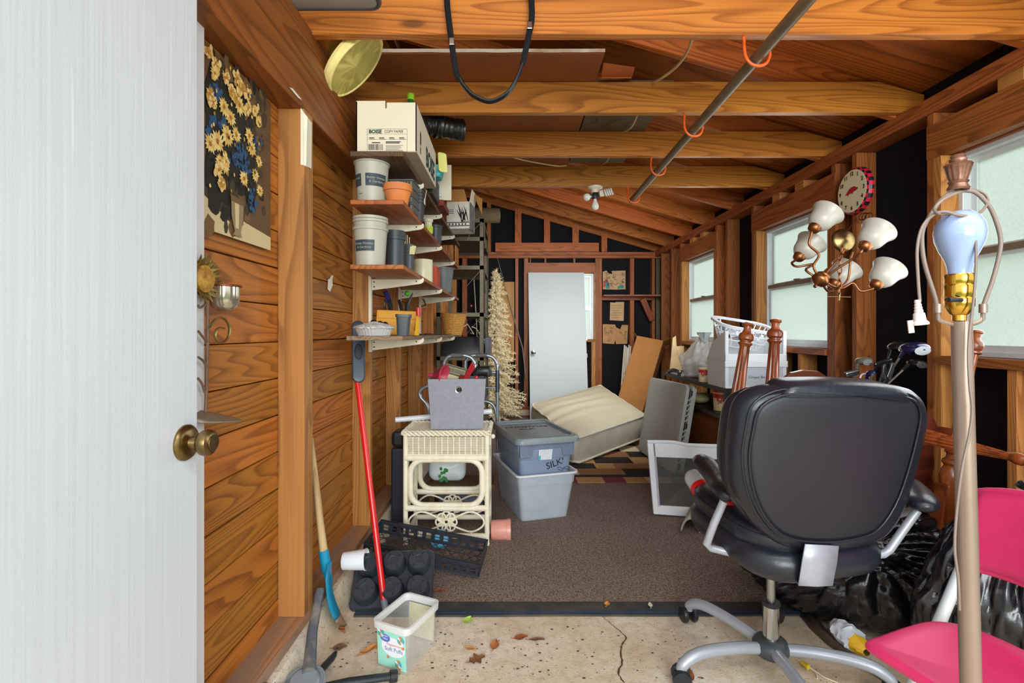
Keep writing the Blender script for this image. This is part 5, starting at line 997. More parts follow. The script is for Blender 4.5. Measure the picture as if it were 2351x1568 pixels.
for lay_, (n, r0, r1) in enumerate(((16, .028, .062), (16, .026, .054))):
    for k in range(n):
        a = 2 * PI * (k + lay_ * .5) / n; dx = V(0, math.cos(a), math.sin(a)); sd = V(0, -math.sin(a), math.cos(a)); mb.add([fc + dx * r0 - sd * .004, fc + dx * (r0 + r1) / 2 - sd * .0085 + V(.008, 0, 0), fc + dx * r1 + V(.016 + .004 * lay_, 0, 0), fc + dx * (r0 + r1) / 2 + sd * .0085 + V(.008, 0, 0), fc + dx * r0 + sd * .004, fc + dx * (r0 + r1) / 2 + V(.012, 0, 0)], [(0, 1, 5), (1, 2, 5), (2, 3, 5), (3, 4, 5), (4, 0, 5)])
o = obj('petals', mb, m_sf, sc); so = o.modifiers.new('solid', 'SOLIDIFY'); so.thickness = .001
obj('flower_disc', MB().lathe([(.034, 0), (.034, .006), (.024, .014), (0, .018)], 24, frame(fc + V(.006, 0, 0), (0, 1, 0), (0, 0, 1))), plain('ochre_disc', lin(196, 150, 60), .6, var=.25, vs=90, dirt=lin(120, 60, 30)), sc, smooth=40)
cc = PX(516, 684, -.752); cg = MB(); cg.lathe([(0, -.036), (.018, -.034), (.032, -.022), (.036, 0), (.0365, .034), (.035, .034), (.034, 0), (.03, -.02), (.016, -.031), (0, -.033)], 32, Matrix.Translation(cc)); obj('glass_cup', cg, plain('mercury_glass', lin(186, 176, 158), .12, .75, var=.3, vs=20), sc, smooth=50)
obj('cup_ring', MB().tube([cc + V(.0385 * math.cos(a), .0385 * math.sin(a), .031) for a in [2 * PI * k / 28 for k in range(28)]], .0028, 8, closed=True), m_copper, sc, smooth=60)
obj('stem', MB().tube(spline([PS(476, 690), PS(477, 760), PS(475, 850), PS(474, 900), PS(472, 945)], 5), .0042, 8), plain('stem_bronze', lin(132, 104, 84), .5, .5, var=.2), sc, smooth=50)
for tp_ in ([PS(455, 760), PS(466, 774), PS(476, 785)], [PS(455, 820), PS(466, 828), PS(474, 842)], [PS(454, 868), PS(463, 880), PS(470, 900)], [PS(477, 690), PS(468, 702), PS(458, 706), PS(455, 700)]): obj('side_twig', MB().tube(spline(tp_, 4), .003, 6), MATS['stem_bronze'], sc, smooth=50)
sp_ = [(481, 752), (492, 736), (506, 729), (519, 736), (527, 752), (524, 773), (514, 785), (502, 785), (494, 773), (497, 757), (507, 752), (514, 754)]
obj('scroll', MB().tube(spline([PS(a, b, XW + .012) for a, b in sp_], 5), .0042, 8, flat=.5), m_sf, sc, smooth=50)
lf = MB(); rows = []
for i in range(13):
    t = i / 12; c = PX(452, 958, -.775).lerp(PX(555, 966, -.70), t); w_ = .05 * math.sin(PI * (t * .86 + .12)) + .002; rows.append([c + V(-.2 * w_, -w_ * s_, .022 * (1 - s_ * s_) * (1 - t)) for s_ in (1, .5, 0, -.5, -1)])
lf.grid(rows); o = obj('metal_leaf', lf, plain('pewter_leaf', lin(150, 140, 120), .4, .6, var=.2), sc, smooth=60); so = o.modifiers.new('solid', 'SOLIDIFY'); so.thickness = .002
# ------------------------------------------------------------------ office chair
def ray_plane(px, py, c0, n):
    dr = Vector(((px - CX) / F, 1, -(py - CY) / F)); o = Vector((0, 0, H)); t = (Vector(c0) - o).dot(n) / dr.dot(n); return o + dr * t
m_lea = plain('black_leather', lin(30, 33, 42), .33, var=.12, vs=5, bmp=.25, bs_=26, spec=.55, bd=.006); m_leap = plain('leather_panel', lin(33, 35, 41), .5, var=.1, vs=4, bmp=.12, bs_=260)
m_silv = plain('silver_grey_paint', lin(168, 172, 180), .35, .25, var=.04)
fw = Vector((-.208, .978, 0)); rt = Vector((.978, .208, 0)); BC = V(.846, 1.62, 0)
oc = thing('office_chair', 'black leather swivel office chair seen from behind', 'chair', T(.846, 1.62, 0, math.radians(12)))
bc0 = ray_plane(1905, 1065, (.866, 1.335, .8), fw); bn = (fw + V(0, 0, .16)).normalized(); BM = frame(bc0, rt, z=-bn)     # local z towards the viewer
BI = BM.inverted()
def outl(px_pts, off=0.0, n=6):
    c = bc0 - bn * off; pts = [BI @ ray_plane(a, b, c, bn) for a, b in px_pts]; pts = spline([V(p.x, p.y, 0) for p in pts], n, True); pts = [(p.x, p.y) for p in pts]
    ar = sum(pts[i - 1][0] * pts[i][1] - pts[i][0] * pts[i - 1][1] for i in range(len(pts))); return pts if ar > 0 else pts[::-1]
outer = [(1694, 1000), (1708, 932), (1745, 896), (1810, 884), (1950, 878), (2060, 886), (2112, 906), (2138, 950), (2130, 1005), (2106, 1090), (2076, 1170), (2032, 1224), (1985, 1245), (1890, 1256), (1795, 1250), (1742, 1214), (1704, 1150), (1688, 1080)]
panel = [(1738, 1000), (1752, 944), (1790, 914), (1840, 904), (1950, 901), (2050, 908), (2100, 922), (2120, 952), (2114, 1000), (2092, 1078), (2062, 1152), (2022, 1205), (1980, 1227), (1890, 1238), (1806, 1230), (1762, 1190), (1738, 1130), (1730, 1060)]
po = outl(outer); pi_ = outl(panel, .035)
bend = lambda x, y: -.35 * x * x
mb = MB(); cushion(mb, po, .085, .038, -.004, BM, bend, 7); obj('backrest', mb, m_lea, oc, smooth=70)
mb = MB(); cushion(mb, [(p[0] * .985 + .012, p[1] * .975 - .016) for p in po], .085, .042, .012, BM @ T(0, 0, -.062), bend, 7); obj('front_cushion', mb, m_lea, oc, smooth=70)
mb = MB(); cushion(mb, pi_, .03, .012, .004, BM @ T(0, 0, .032), bend, 4); obj('back_panel', mb, m_leap, oc, smooth=60)
for k, (sc_, zo) in enumerate(((1.008, .0465), (1.055, .0405))): obj('piping', MB().tube([BM @ V(p[0] * sc_, p[1] * sc_, zo + bend(p[0], p[1]) - .005 * k) for p in pi_[::2]], .0032, 7, closed=True), m_lea, oc, smooth=70)
hd = outl([(1816, 908), (1826, 884), (1856, 873), (1960, 870), (2060, 877), (2100, 890), (2112, 914), (2090, 920), (2040, 908), (1950, 902), (1860, 905)], .05)
mb = MB(); cushion(mb, hd, .09, .016, .006, BM @ T(0, -.014, .004), bend, 5); obj('headrest', mb, m_lea, oc, smooth=70)
SM = T(.836, 1.60, 0, math.radians(12), math.radians(4.5)); sp_ = rrect(.45, .45, .13, 8)
mb = MB(); cushion(mb, sp_, .095, .045, .015, SM @ T(0, 0, .488), None, 7); obj('seat', mb, m_lea, oc, smooth=70)
mb = MB(); cushion(mb, rrect(.44, .43, .14, 8), .075, .036, .02, SM @ T(0, .012, .548), None, 6); obj('seat_pad', mb, m_lea, oc, smooth=70)
obj('piping', MB().tube([SM @ V(p[0] * .985, p[1] * .985 + .012, .565) for p in rrect(.44, .43, .14, 8)], .0035, 7, closed=True), m_lea, oc, smooth=70)
obj('bracket_plate', MB().grid([[ray_plane(a, b, bc0 - bn * o_, bn) for a, b in row] for o_, row in ((.052, ((1850, 1250), (1888, 1252), (1926, 1254))), (.056, ((1843, 1290), (1884, 1292), (1922, 1292))), (.056, ((1838, 1322), (1880, 1324), (1916, 1322))), (.052, ((1834, 1345), (1876, 1347), (1912, 1345))), (.0, ((1820, 1322), (1866, 1326), (1903, 1326))))]), m_silv, oc, smooth=30).modifiers.new('solid', 'SOLIDIFY').thickness = .004
def arm(pad, dz, nm):
    c = [P(*p) for p in pad]; rows = []; n = len(c)
    mb = MB(); pts = spline(c, 6); k = len(pts)
    rs = [.040 * (.55 + .45 * min(1, i / 4, (k - 1 - i) / 3)) if i not in (0, k - 1) else .012 for i in range(k)]
    mb.tube(pts, rs, 16, flat=.62); return mb
obj('armrest', arm([(1606, 1050, 1.74), (1625, 1072, 1.67), (1652, 1105, 1.55), (1674, 1142, 1.42)], 0, ''), m_lea, oc, smooth=70)
obj('armrest', arm([(2072, 1108, 1.62), (2090, 1118, 1.56), (2112, 1142, 1.46), (2124, 1166, 1.38)], 0, ''), m_lea, oc, smooth=70)
for nm, pts in (('arm_support', [P(1662, 1150, 1.45), P(1640, 1200, 1.46), P(1622, 1248, 1.47), P(1632, 1258, 1.49), P(1690, 1272, 1.47)]), ('arm_support', [P(1672, 1165, 1.60), P(1645, 1180, 1.66), P(1612, 1208, 1.70), P(1625, 1212, 1.70)]), ('arm_support', [P(2106, 1172, 1.43), P(2070, 1222, 1.43), P(2042, 1262, 1.43), P(2028, 1272, 1.43), P(1988, 1276, 1.43)]), ('arm_support', [P(2108, 1166, 1.50), P(2080, 1176, 1.56), P(2050, 1184, 1.6)])):
    obj(nm, MB().tube(pts, .0115, 12), m_silv, oc, smooth=50)
cx_, cy_ = .852, 1.62
obj('gas_lift', MB().lathe([(.0135, .19), (.0135, .44)], 24, T(cx_, cy_, 0)), m_steel, oc, smooth=40); obj('column_sleeve', MB().lathe([(.025, .07), (.025, .222)], 28, T(cx_, cy_, 0)).lathe([(.011, .03), (.011, .07)], 16, T(cx_, cy_, 0)), m_chrome, oc, smooth=40)
obj('collar', MB().lathe([(.026, .218), (.0285, .222), (.0285, .232), (.02, .234), (.0135, .233)], 28, T(cx_, cy_, 0)), m_black, oc, smooth=40)
obj('hub', MB().lathe([(.03, .05), (.047, .058), (.056, .075), (.056, .092), (.047, .105), (.034, .11), (.026, .111)], 28, T(cx_, cy_, 0)), m_dgrey, oc, smooth=50)
for k, adeg in enumerate((122, 192, 264, 336, 60)):
    a = math.radians(adeg); dr_ = V(math.cos(a), math.sin(a), 0); b0 = V(cx_, cy_, 0); R = .325
    obj('base_leg', MB().tube(spline([b0 + dr_ * .045 + V(0, 0, .083), b0 + dr_ * .12 + V(0, 0, .094), b0 + dr_ * .22 + V(0, 0, .098), b0 + dr_ * .28 + V(0, 0, .09), b0 + dr_ * .318 + V(0, 0, .068), b0 + dr_ * .325 + V(0, 0, .05)], 5), [.0185] * 18 + [.0175] * 4 + [.0165] * 4, 14), m_silv, oc, smooth=50)
    cp_ = b0 + dr_ * R; tn = V(-dr_.y, dr_.x, 0).lerp(dr_, .3).normalized(); cs_ = obj('caster', MB().box((-.006, -.018, .03), (.006, .018, .052), T(cp_.x, cp_.y, 0, a)), m_black, oc, bevel=.004)
    for s_ in (-1, 1): obj('wheel', MB().lathe([(0, -.010), (.022, -.010), (.029, -.005), (.030, .003), (.027, .009), (0, .010)], 20, frame(V(cp_.x, cp_.y, .0308) + tn * .018 * s_, V(0, 0, 1), z=tn * s_)), m_black, cs_, smooth=40)
# bottle and packet on the chair seat
bo = thing('soda_bottle', 'clear empty soda bottle with red label lying on the office chair seat', 'bottle', P(1625, 1120, 1.72)); a0, a1 = P(1588, 1090, 1.80), P(1655, 1188, 1.60); BX = upframe(a0 , a1 - a0); LB = (a1 - a0).length
obj('bottle_body', MB().lathe([(0, .006), (.018, 0), (.030, .006), (.035, .022), (.0335, .045), (.0355, .06), (.0355, .155), (.033, .19), (.022, LB - .045), (.013, LB - .02), (.013, LB), (0, LB)], 26, BX), clear('pet_plastic', (.92, .95, .95), .06, .32), bo, smooth=50)
obj('label_band', MB().lathe([(.0362, .07), (.0362, .125)], 26, BX), plain('label_red', lin(226, 20, 24), .4), bo, smooth=50); lb = MB(); lb.lathe([(.0365, .118), (.0365, .124)], 26, BX); obj('label_stripe', lb, m_whitepl, bo, smooth=50); obj('bar_code', MB().ball(BX @ V(-.012, -.034, .112), (.010, .010, .012), 10, 6), m_ink, bo, smooth=60)
one('red_packet', MB().cbox((0, 0, 0), (.10, .06, .006), frame(P(1690, 1178, 1.50), (.8, -.45, -.1), (.3, .3, .8))).cbox((0, -.033, 0), (.10, .008, .0065), frame(P(1690, 1178, 1.50), (.8, -.45, -.1), (.3, .3, .8))), MATS['label_red'], 'small red packet tucked against the office chair back', 'packet', bevel=.002)
# ------------------------------------------------------------------ garbage bags
def plastic():
    m, nt, bs = newmat('black_bag_plastic'); v, _ = coords(nt, (7, 7, 1.2)); n = noi(nt, v, 2.0, 3, .5, 1.0); v2, _ = coords(nt, (1, 1, 1)); n2 = noi(nt, v2, 26, 4, .6, .8)
    bs.inputs['Base Color'].default_value = (*lin(18, 18, 24), 1); bs.inputs['Roughness'].default_value = .24; bs.inputs['Specular IOR Level'].default_value = .7
    bump(nt, bs, math_(nt, 'ADD', n, math_(nt, 'MULTIPLY', n2, .12)), .3, .012); return m
m_bag = plastic()
def bag(name, label, c, r, tie, seed, folds, nf=17, rz=0.0):
    n, m = 220, 110; tie = Vector(tie).normalized(); rows = []; RM = Matrix.Translation((c[0], c[1], 0)) @ Matrix.Rotation(rz, 4, 'Z') @ Matrix.Translation((-c[0], -c[1], 0)); u_ = tie.orthogonal().normalized(); w_ = tie.cross(u_)
    for i in range(m + 1):
        a = PI * i / m; row = []
        for j in range(n):
            q = 2 * PI * j / n; d = V(math.sin(a) * math.cos(q), math.sin(a) * math.sin(q), -math.cos(a)); th = math.acos(max(-1, min(1, d.dot(tie)))); ph = math.atan2(d.dot(w_), d.dot(u_))
            k = 1 + .10 * noise.noise(d * 1.6 + V(seed, 0, 0)) + .04 * noise.noise(d * 5 + V(0, seed, 0))
            g = abs(math.sin(ph * nf / 2 + 2.2 * noise.noise(d * 2.2 + V(seed, seed, 0)) + th * 1.2)); k -= folds * (1 - g) ** 2 * min(1, th * 3) * max(0, 1.15 - th / 1.7)
            k -= folds * .22 * (1 - abs(math.sin(ph * nf * 1.37 + 3 * noise.noise(d * 3 + V(0, seed, seed)) + th * 2))) ** 2 * min(1, th * 3)
            if th < .3: k += .13 * (1 - th / .3) ** 2
            s = d.copy(); zz = max(-.82, s.z); p = V(c[0] + r[0] * s.x * k, c[1] + r[1] * s.y * k, c[2] + r[2] * zz * k); p.z = max(p.z, .011); row.append(RM @ p)
        rows.append(row)
    t = thing(name, label, 'garbage bag', V(c[0], c[1], 0), 'black garbage bags'); obj('bag_film', MB().grid(rows, wrap=True), m_bag, t, smooth=180, weld=True)
    tp = RM @ (V(c[0], c[1], c[2]) + V(r[0] * tie.x, r[1] * tie.y, r[2] * tie.z) * 1.08); mb = MB()
    for k in range(7):
        a = 2 * PI * k / 7; e = tp + (tie * .035 + (u_ * math.cos(a) + w_ * math.sin(a)) * .028); mb.tube([tp - tie * .02, tp + tie * .012, e], [.010, .006, .010], 7, flat=.35)
    obj('knot', mb, m_bag, t, smooth=60); return t
bag('garbage_bag', 'low black garbage bag lying behind the office chair base', (1.40, 1.92, .20), (.50, .23, .23), (-.12, -.80, .62), 3.1, .17, 23, -.40)
bag('garbage_bag', 'tall black garbage bag behind the pink folding chair', (1.56, 1.46, .28), (.33, .21, .33), (-.1, -.05, 1), 8.7, .17, 25)
rows = []
for (a0_, b0_, a1_, b1_) in ((1835, 1412, 1885, 1428), (1862, 1445, 1908, 1462), (1900, 1480, 1942, 1492), (1950, 1515, 1990, 1520), (2010, 1552, 2042, 1550), (2050, 1580, 2080, 1575)): p_, q_ = PZ(a0_, b0_, .0035), PZ(a1_, b1_, .03); rows.append([p_, p_.lerp(q_, .5) + V(0, 0, .012), q_])
one('rubber_mat', MB().grid(rows), plain('brown_rubber', lin(92, 76, 66), .5), 'curved strip of brown rubber under the low garbage bag', 'mat', smooth=60).modifiers.new('solid', 'SOLIDIFY').thickness = .004
gb = thing('grocery_bag', 'crumpled white plastic bag with yellow end under the low garbage bag', 'plastic bag', P(1945, 1470, 1.72)); rows = []; A, B = P(1916, 1432, 1.80), P(1990, 1498, 1.66)
for i in range(17):
    t = i / 16; c = A.lerp(B, t); r_ = .045 * math.sin(PI * (.12 + .8 * t)); rows.append([c + V(r_ * math.cos(2 * PI * j / 18) * (1 + .35 * noise.noise(V(i * .5, j * .8, 2))), .3 * r_ * math.sin(2 * PI * j / 18), .8 * r_ * math.sin(2 * PI * j / 18) * (1 + .35 * noise.noise(V(i * .6, j * .7, 5)))) for j in range(18)])
mb = MB().grid(rows[:13], wrap=True); obj('bag_film', mb, plain('white_film', lin(220, 226, 234), .4), gb, smooth=30); obj('yellow_end', MB().grid(rows[12:], wrap=True), plain('yellow_film', lin(226, 176, 40), .4), gb, smooth=30)
yw = thing('twist_tie', 'thin white cord with yellow connector on the concrete by the chair', 'cord', PZ(1850, 1530, .004)); obj('cord', MB().tube(spline([PZ(1830, 1513, .004), PZ(1842, 1522, .006), PZ(1858, 1532, .005), PZ(1874, 1546, .004), PZ(1876, 1558, .004)], 4), .0018, 6).tube(spline([PZ(1856, 1530, .006), PZ(1875, 1543, .004), PZ(1895, 1556, .004), PZ(1925, 1568, .004)], 4), .0018, 6), m_box, yw, smooth=60); obj('connector', MB().tube([PZ(1841, 1521, .008), PZ(1856, 1532, .008)], [.006, .0085], 8), plain('yellow_plug', lin(230, 190, 30), .4), yw, smooth=45)
# ------------------------------------------------------------------ pink folding chair
m_pinkc = plain('pink_plastic', lin(216, 50, 104), .42, var=.04, vs=30, bmp=.08, bs_=300); m_tube = plain('white_tube', lin(206, 212, 214), .3, .2, var=.04)
pc_ = thing('folding_chair', 'pink plastic folding chair with white tubular legs', 'chair', T(.95, .95, 0, 0))
so_ = [(.772, 1.062), (.800, .965), (.850, .80), (.90, .735), (1.05, .75), (1.10, .80), (1.115, .95), (1.085, 1.075), (1.045, 1.138), (.98, 1.155), (.90, 1.132), (.815, 1.098), (.782, 1.085)]
so_ = [(p.x, p.y) for p in spline([V(a, b, 0) for a, b in so_], 5, True)]
ar = sum(so_[i - 1][0] * so_[i][1] - so_[i][0] * so_[i - 1][1] for i in range(len(so_))); so_ = so_ if ar > 0 else so_[::-1]
mb = MB(); cushion(mb, so_, .022, .010, -.012, T(0, 0, .432), None, 5, 0); obj('seat', mb, m_pinkc, pc_, smooth=60)
bk_ = []; 
for i in range(9):
    v = i / 8
    row = []
    for j in range(15):
        s = j / 14; y = 1.255 - .40 * s; bow = .035 * math.sin(PI * s); top = .738 - .03 * abs(2 * s - 1) ** 3; bot = .545 - .02 * abs(2 * s - 1) ** 3 ; z = bot + (top - bot) * v; row.append(V(1.155 + bow + .22 * (z - .6), y, z))
    bk_.append(row)
o = obj('backrest', MB().grid(bk_), m_pinkc, pc_, smooth=60); so2 = o.modifiers.new('solid', 'SOLIDIFY'); so2.thickness = .014
edge = bk_[0] + [r[-1] for r in bk_[1:]] + bk_[-1][::-1][1:] + [r[0] for r in bk_[::-1][1:-1]]; obj('backrest_rim', MB().tube(edge, .011, 10, closed=True), m_pinkc, pc_, smooth=60)
for y in (1.245, .86):
    obj('front_leg', MB().tube([V(1.19, y, .70), V(1.155, y, .56), V(.965, y - .035 if y > 1 else y + .02, .20), V(.87, y - .05 if y > 1 else y + .03, .012)], .0135, 14), m_tube, pc_, smooth=50)
    obj('leg_sleeve', MB().tube([V(1.19, y, .70), V(1.155, y, .555)], .0155, 14), m_pinkc, pc_, smooth=50)
    obj('rear_leg', MB().tube([V(.93, y - .17 if y > 1 else y + .03, .42), V(1.03, y - .14 if y > 1 else y + .02, .22), V(1.13, y - .11 if y > 1 else y + .02, .012)], .0125, 14), m_tube, pc_, smooth=50)
obj('stretcher', MB().tube([V(.93, 1.20, .13), V(.93, .89, .13)], .009, 10), m_tube, pc_, smooth=50)
# ------------------------------------------------------------------ floor lamp
k_ = .71 / F; LX = .645; m_lamp = plain('champagne_metal', lin(152, 130, 116), .36, .45, var=.05); m_cord = plain('taupe_cord', lin(126, 110, 100), .5)
fl_ = thing('floor_lamp', 'champagne metal floor lamp with bare bulb and no shade', 'floor lamp', V(P(2225, 1568, .71).x, .71, 0))
q = P(2207, 738, .71); b_ = P(2236, 1700, .71); obj('pole', MB().tube([q, P(2222, 1300, .71), V(b_.x + .01, .71, .02)], [.0122, .0125, .0125], 24), m_lamp, fl_, smooth=50)
obj('base', MB().lathe([(.12, 0), (.12, .012), (.10, .02), (.03, .03), (.02, .05), (0, .05)], 40, T(b_.x + .01, .71, 0)), m_lamp, fl_, smooth=40)
c = P(2203, 690, .71)
obj('socket', MB().lathe([(.006, -.030), (.0085, -.029), (.0085, -.021), (.011, -.019), (.017, -.008), (.0175, .002), (.0165, .004), (.0175, .006), (.0175, .021), (.0165, .023), (.0175, .025), (.0175, .036), (.0165, .038)], 28, Matrix.Translation(c)), m_brass, fl_, smooth=35)
obj('switch', MB().tube([c + V(-.010, -.012, .000), c + V(-.016, -.016, .000), c + V(-.030, -.016, .0)], [.004, .003, .0035], 10), m_black, fl_, smooth=45)
obj('light_bulb', MB().lathe([(.0135, .034), (.014, .045), (.017, .058), (.0235, .072), (.0285, .086), (.0298, .098), (.028, .110), (.0225, .121), (.013, .128), (0, .1305)], 32, Matrix.Translation(c)), plain('bulb_white', lin(150, 168, 206), .15, var=.01, coat=.5), fl_, smooth=60)
def L(px, py, d=.71): return P(px, py, d)
harp = [(2154, 735), (2152, 708), (2146, 680), (2124, 610), (2117, 560), (2120, 525), (2140, 488), (2165, 455), (2200, 440), (2235, 440), (2262, 462), (2280, 490), (2296, 540), (2295, 580), (2280, 640), (2262, 690), (2258, 708), (2256, 735)]
obj('harp', MB().tube(spline([L(a, b) for a, b in harp], 5), .0028, 10), m_cord, fl_, smooth=60)
obj('harp_saddle', MB().tube(spline([L(2154, 722), L(2158, 735), L(2180, 743), L(2205, 745), L(2235, 743), L(2253, 735), L(2257, 722)], 4), .003, 8, flat=.6), m_lamp, fl_, smooth=50)
for px in (2153, 2257): obj('harp_sleeve', MB().tube([L(px, 718), L(px, 698)], .0050, 10), m_lamp, fl_, smooth=50)
fc_ = L(2200, 437); pf = [(0, 0), (.0125, .0), (.0135, .003), (.0115, .007), (.0105, .010), (.0125, .0135), (.0105, .016), (.0125, .022), (.0155, .036), (.0165, .040), (.0172, .0405), (.0150, .0435), (.0095, .046), (.0105, .049), (.0100, .051), (.0085, .0525), (.0095, .055), (.0075, .058), (0, .059)]
mb = MB(); mb.lathe([(r, z * .88) for r, z in pf], 48, Matrix.Translation(fc_), .12, 14, (.018, .034)); obj('finial', mb, plain('bronze_finial', lin(136, 96, 78), .35, .6, var=.25, vs=120), fl_, smooth=40)
cordp = [(2112, 692, .70), (2108, 640, .70), (2106, 570, .70), (2118, 520, .70), (2145, 492, .70), (2170, 486, .695), (2200, 494, .69), (2230, 496, .69), (2255, 484, .70), (2268, 462, .715), (2260, 445, .72), (2235, 436, .72), (2200, 442, .70), (2165, 458, .69), (2145, 480, .69), (2160, 492, .70), (2200, 490, .70), (2228, 500, .69), (2238, 530, .685), (2241, 600, .685), (2236, 680, .685), (2224, 790, .69), (2226, 880, .685), (2232, 940, .685), (2225, 1000, .688), (2208, 1080, .688), (2196, 1180, .690), (2192, 1260, .69), (2200, 1330, .69), (2203, 1400, .70)]
obj('power_cord', MB().tube(spline([L(*p) for p in cordp], 6), .0022, 8, flat=.8), m_cord, fl_, smooth=60)
pl_ = L(2098, 700, .70); mb = MB().lathe([(.0035, .0), (.0045, -.004), (.0037, -.005), (.005, -.008), (.0042, -.009), (.0055, -.012), (.0048, -.013), (.006, -.016), (.0055, -.018), (.0075, -.020), (.0085, -.030), (.0115, -.033), (.0115, -.036), (0, -.036)], 20, frame(L(2106, 688, .70), (1, 0, .12), (0, 1, 0)), sy=.75); obj('plug', mb, plain('plug_taupe', lin(196, 180, 176), .45), fl_, smooth=35)
obj('plug_blade', MB().cbox((0, 0, 0), (.008, .0015, .018), frame(L(2091, 750, .70), (1, 0, .12), (0, 1, 0))), plain('blade_metal', lin(226, 216, 190), .3, .6), fl_)
# ------------------------------------------------------------------ bed parts
pp_ = [(0, 7), (2, 11.5), (6, 13), (8, 12), (10, 9), (18, 8), (24, 10), (27, 14.5), (33, 17), (41, 16.5), (45, 12), (47, 12), (49, 15.5), (52, 15.5), (55, 12.5), (60, 11), (100, 12.3), (150, 14), (200, 15.6), (240, 16.5), (262, 17), (266, 13), (270, 17), (275, 18), (280, 14), (286, 14), (290, 19), (300, 20), (303, 16), (310, 16)]
def bedpost(nm, lab, a, b, k, flute=(62, 262), block=0, prof=pp_, base=None):
    ax = (b - a); t = thing(nm, lab, 'bed post', b); mb = MB(); M = upframe(a, ax); mb.lathe([(r * k, s * k) for s, r in prof], 60, M, .22, 12, (flute[0] * k, flute[1] * k)); obj('turned_post', mb, m_cherry, t, smooth=35)
    if block: e = prof[-1][0] * k; obj('square_block', MB().cbox((0, 0, e + block / 2), (.06, .06, block), M), m_cherry, t, bevel=.006)
    return t
k2 = .00198; a, b = P(1781, 732, 2.25), P(1764, 1040, 2.22); bedpost('bed_post', 'upright fluted cherry bed post just behind the office chair', a, b, k2, block=.26)
a, b = P(1718, 741, 2.32), P(1672, 1050, 2.25); bedpost('bed_post', 'leaning fluted cherry bed post beside the crisper bins', a, b, k2, block=.22)
a, b = P(2243, 757, 1.85), P(2178, 1120, 1.84); k3 = .00155
pr3 = [(0, 8), (3, 13), (8, 14), (10, 11), (20, 9), (26, 12), (32, 17), (40, 18), (48, 16), (51, 12), (54, 17), (58, 17), (61, 11), (100, 10), (170, 12), (240, 14), (290, 15), (296, 19), (304, 20), (308, 15), (318, 16), (322, 21), (330, 22), (336, 16), (346, 20), (362, 22), (380, 19)]
bedpost('bed_post', 'dark cherry bed post with ball finial behind the floor lamp', a, b, k3, (62, 290), .22, pr3)
a, b = P(2060, 988, 1.93), P(2430, 1074, 1.50); kr = .00175; rail = [(0, 26), (60, 24), (120, 18), (190, 11), (196, 11), (206, 16), (214, 17), (220, 13), (224, 17), (230, 18), (236, 14), (240, 18), (246, 19), (252, 15), (258, 12), (266, 14), (280, 14), (380, 13), (420, 13)]
t = thing('bed_rail', 'turned cherry bed post lying sideways across the tall garbage bag', 'bed post', a.lerp(b, .5)); mb = MB(); mb.lathe([(r * kr * .72, s * kr) for s, r in rail], 60, upframe(a, b - a), .22, 12, (5 * kr, 192 * kr)); obj('turned_post', mb, m_cherry, t, smooth=35)
def board_poly(nm, lab, pts, th, mat, cat='headboard'):
    A = [P(*p) for p in pts]; n_ = (A[1] - A[0]).cross(A[len(A) // 2] - A[0]).normalized(); n_ = n_ if n_.y > 0 else -n_
    mb = MB(); ring_loft(mb, [A, [p + n_ * th for p in A]]); return one(nm, mb, mat, lab, cat, bevel=.003)
board_poly('headboard', 'arched mahogany headboard standing behind the office chair', [(1780, 1000, 2.5), (1786, 893, 2.5), (1796, 873, 2.5), (1818, 856, 2.5), (1845, 850, 2.5), (1880, 852, 2.5), (1910, 872, 2.5), (1940, 890, 2.5), (1990, 905, 2.5), (2040, 930, 2.5), (2040, 1000, 2.5)], .028, m_mahog)
board_poly('footboard', 'scroll cut mahogany board behind the turned bed rail', [(2040, 990, 1.96), (2110, 955, 1.96), (2128, 948, 1.96), (2146, 962, 1.96), (2152, 978, 1.96), (2186, 984, 1.96), (2188, 1004, 1.96), (2150, 1008, 1.96), (2144, 1030, 1.96), (2146, 1070, 1.96), (2140, 1100, 1.96), (2150, 1118, 1.96), (2170, 1128, 1.96), (2168, 1175, 1.96), (2040, 1180, 1.96)], .025, m_mahog, 'footboard')
# ------------------------------------------------------------------ golf bag and clubs
gx, gy = 1.66, 2.34
gbg = thing('golf_bag', 'dark golf bag standing behind the office chair', 'golf bag', V(gx, gy, .009)); mb = MB(); mb.lathe([(.13, .012), (.135, .03), (.13, .4), (.125, .74), (.135, .75), (.135, .79), (.12, .79), (.115, .7), (0, .7)], 28, T(gx, gy, 0), sx=1.1, sy=.9); obj('bag_body', mb, plain('bag_canvas', lin(48, 50, 58), .7, var=.15), gbg, smooth=40); obj('rim_cuff', MB().lathe([(.137, .75), (.141, .755), (.141, .785), (.137, .79)], 28, T(gx, gy, 0), sx=1.1, sy=.9), m_black, gbg, smooth=40)
m_head = plain('club_black', lin(36, 38, 44), .2, .5, var=.1, coat=.4); m_headb = plain('club_navy', lin(30, 36, 80), .15, .5, coat=.6); m_iron_ = plain('club_iron', lin(120, 122, 124), .25, .9, var=.1)
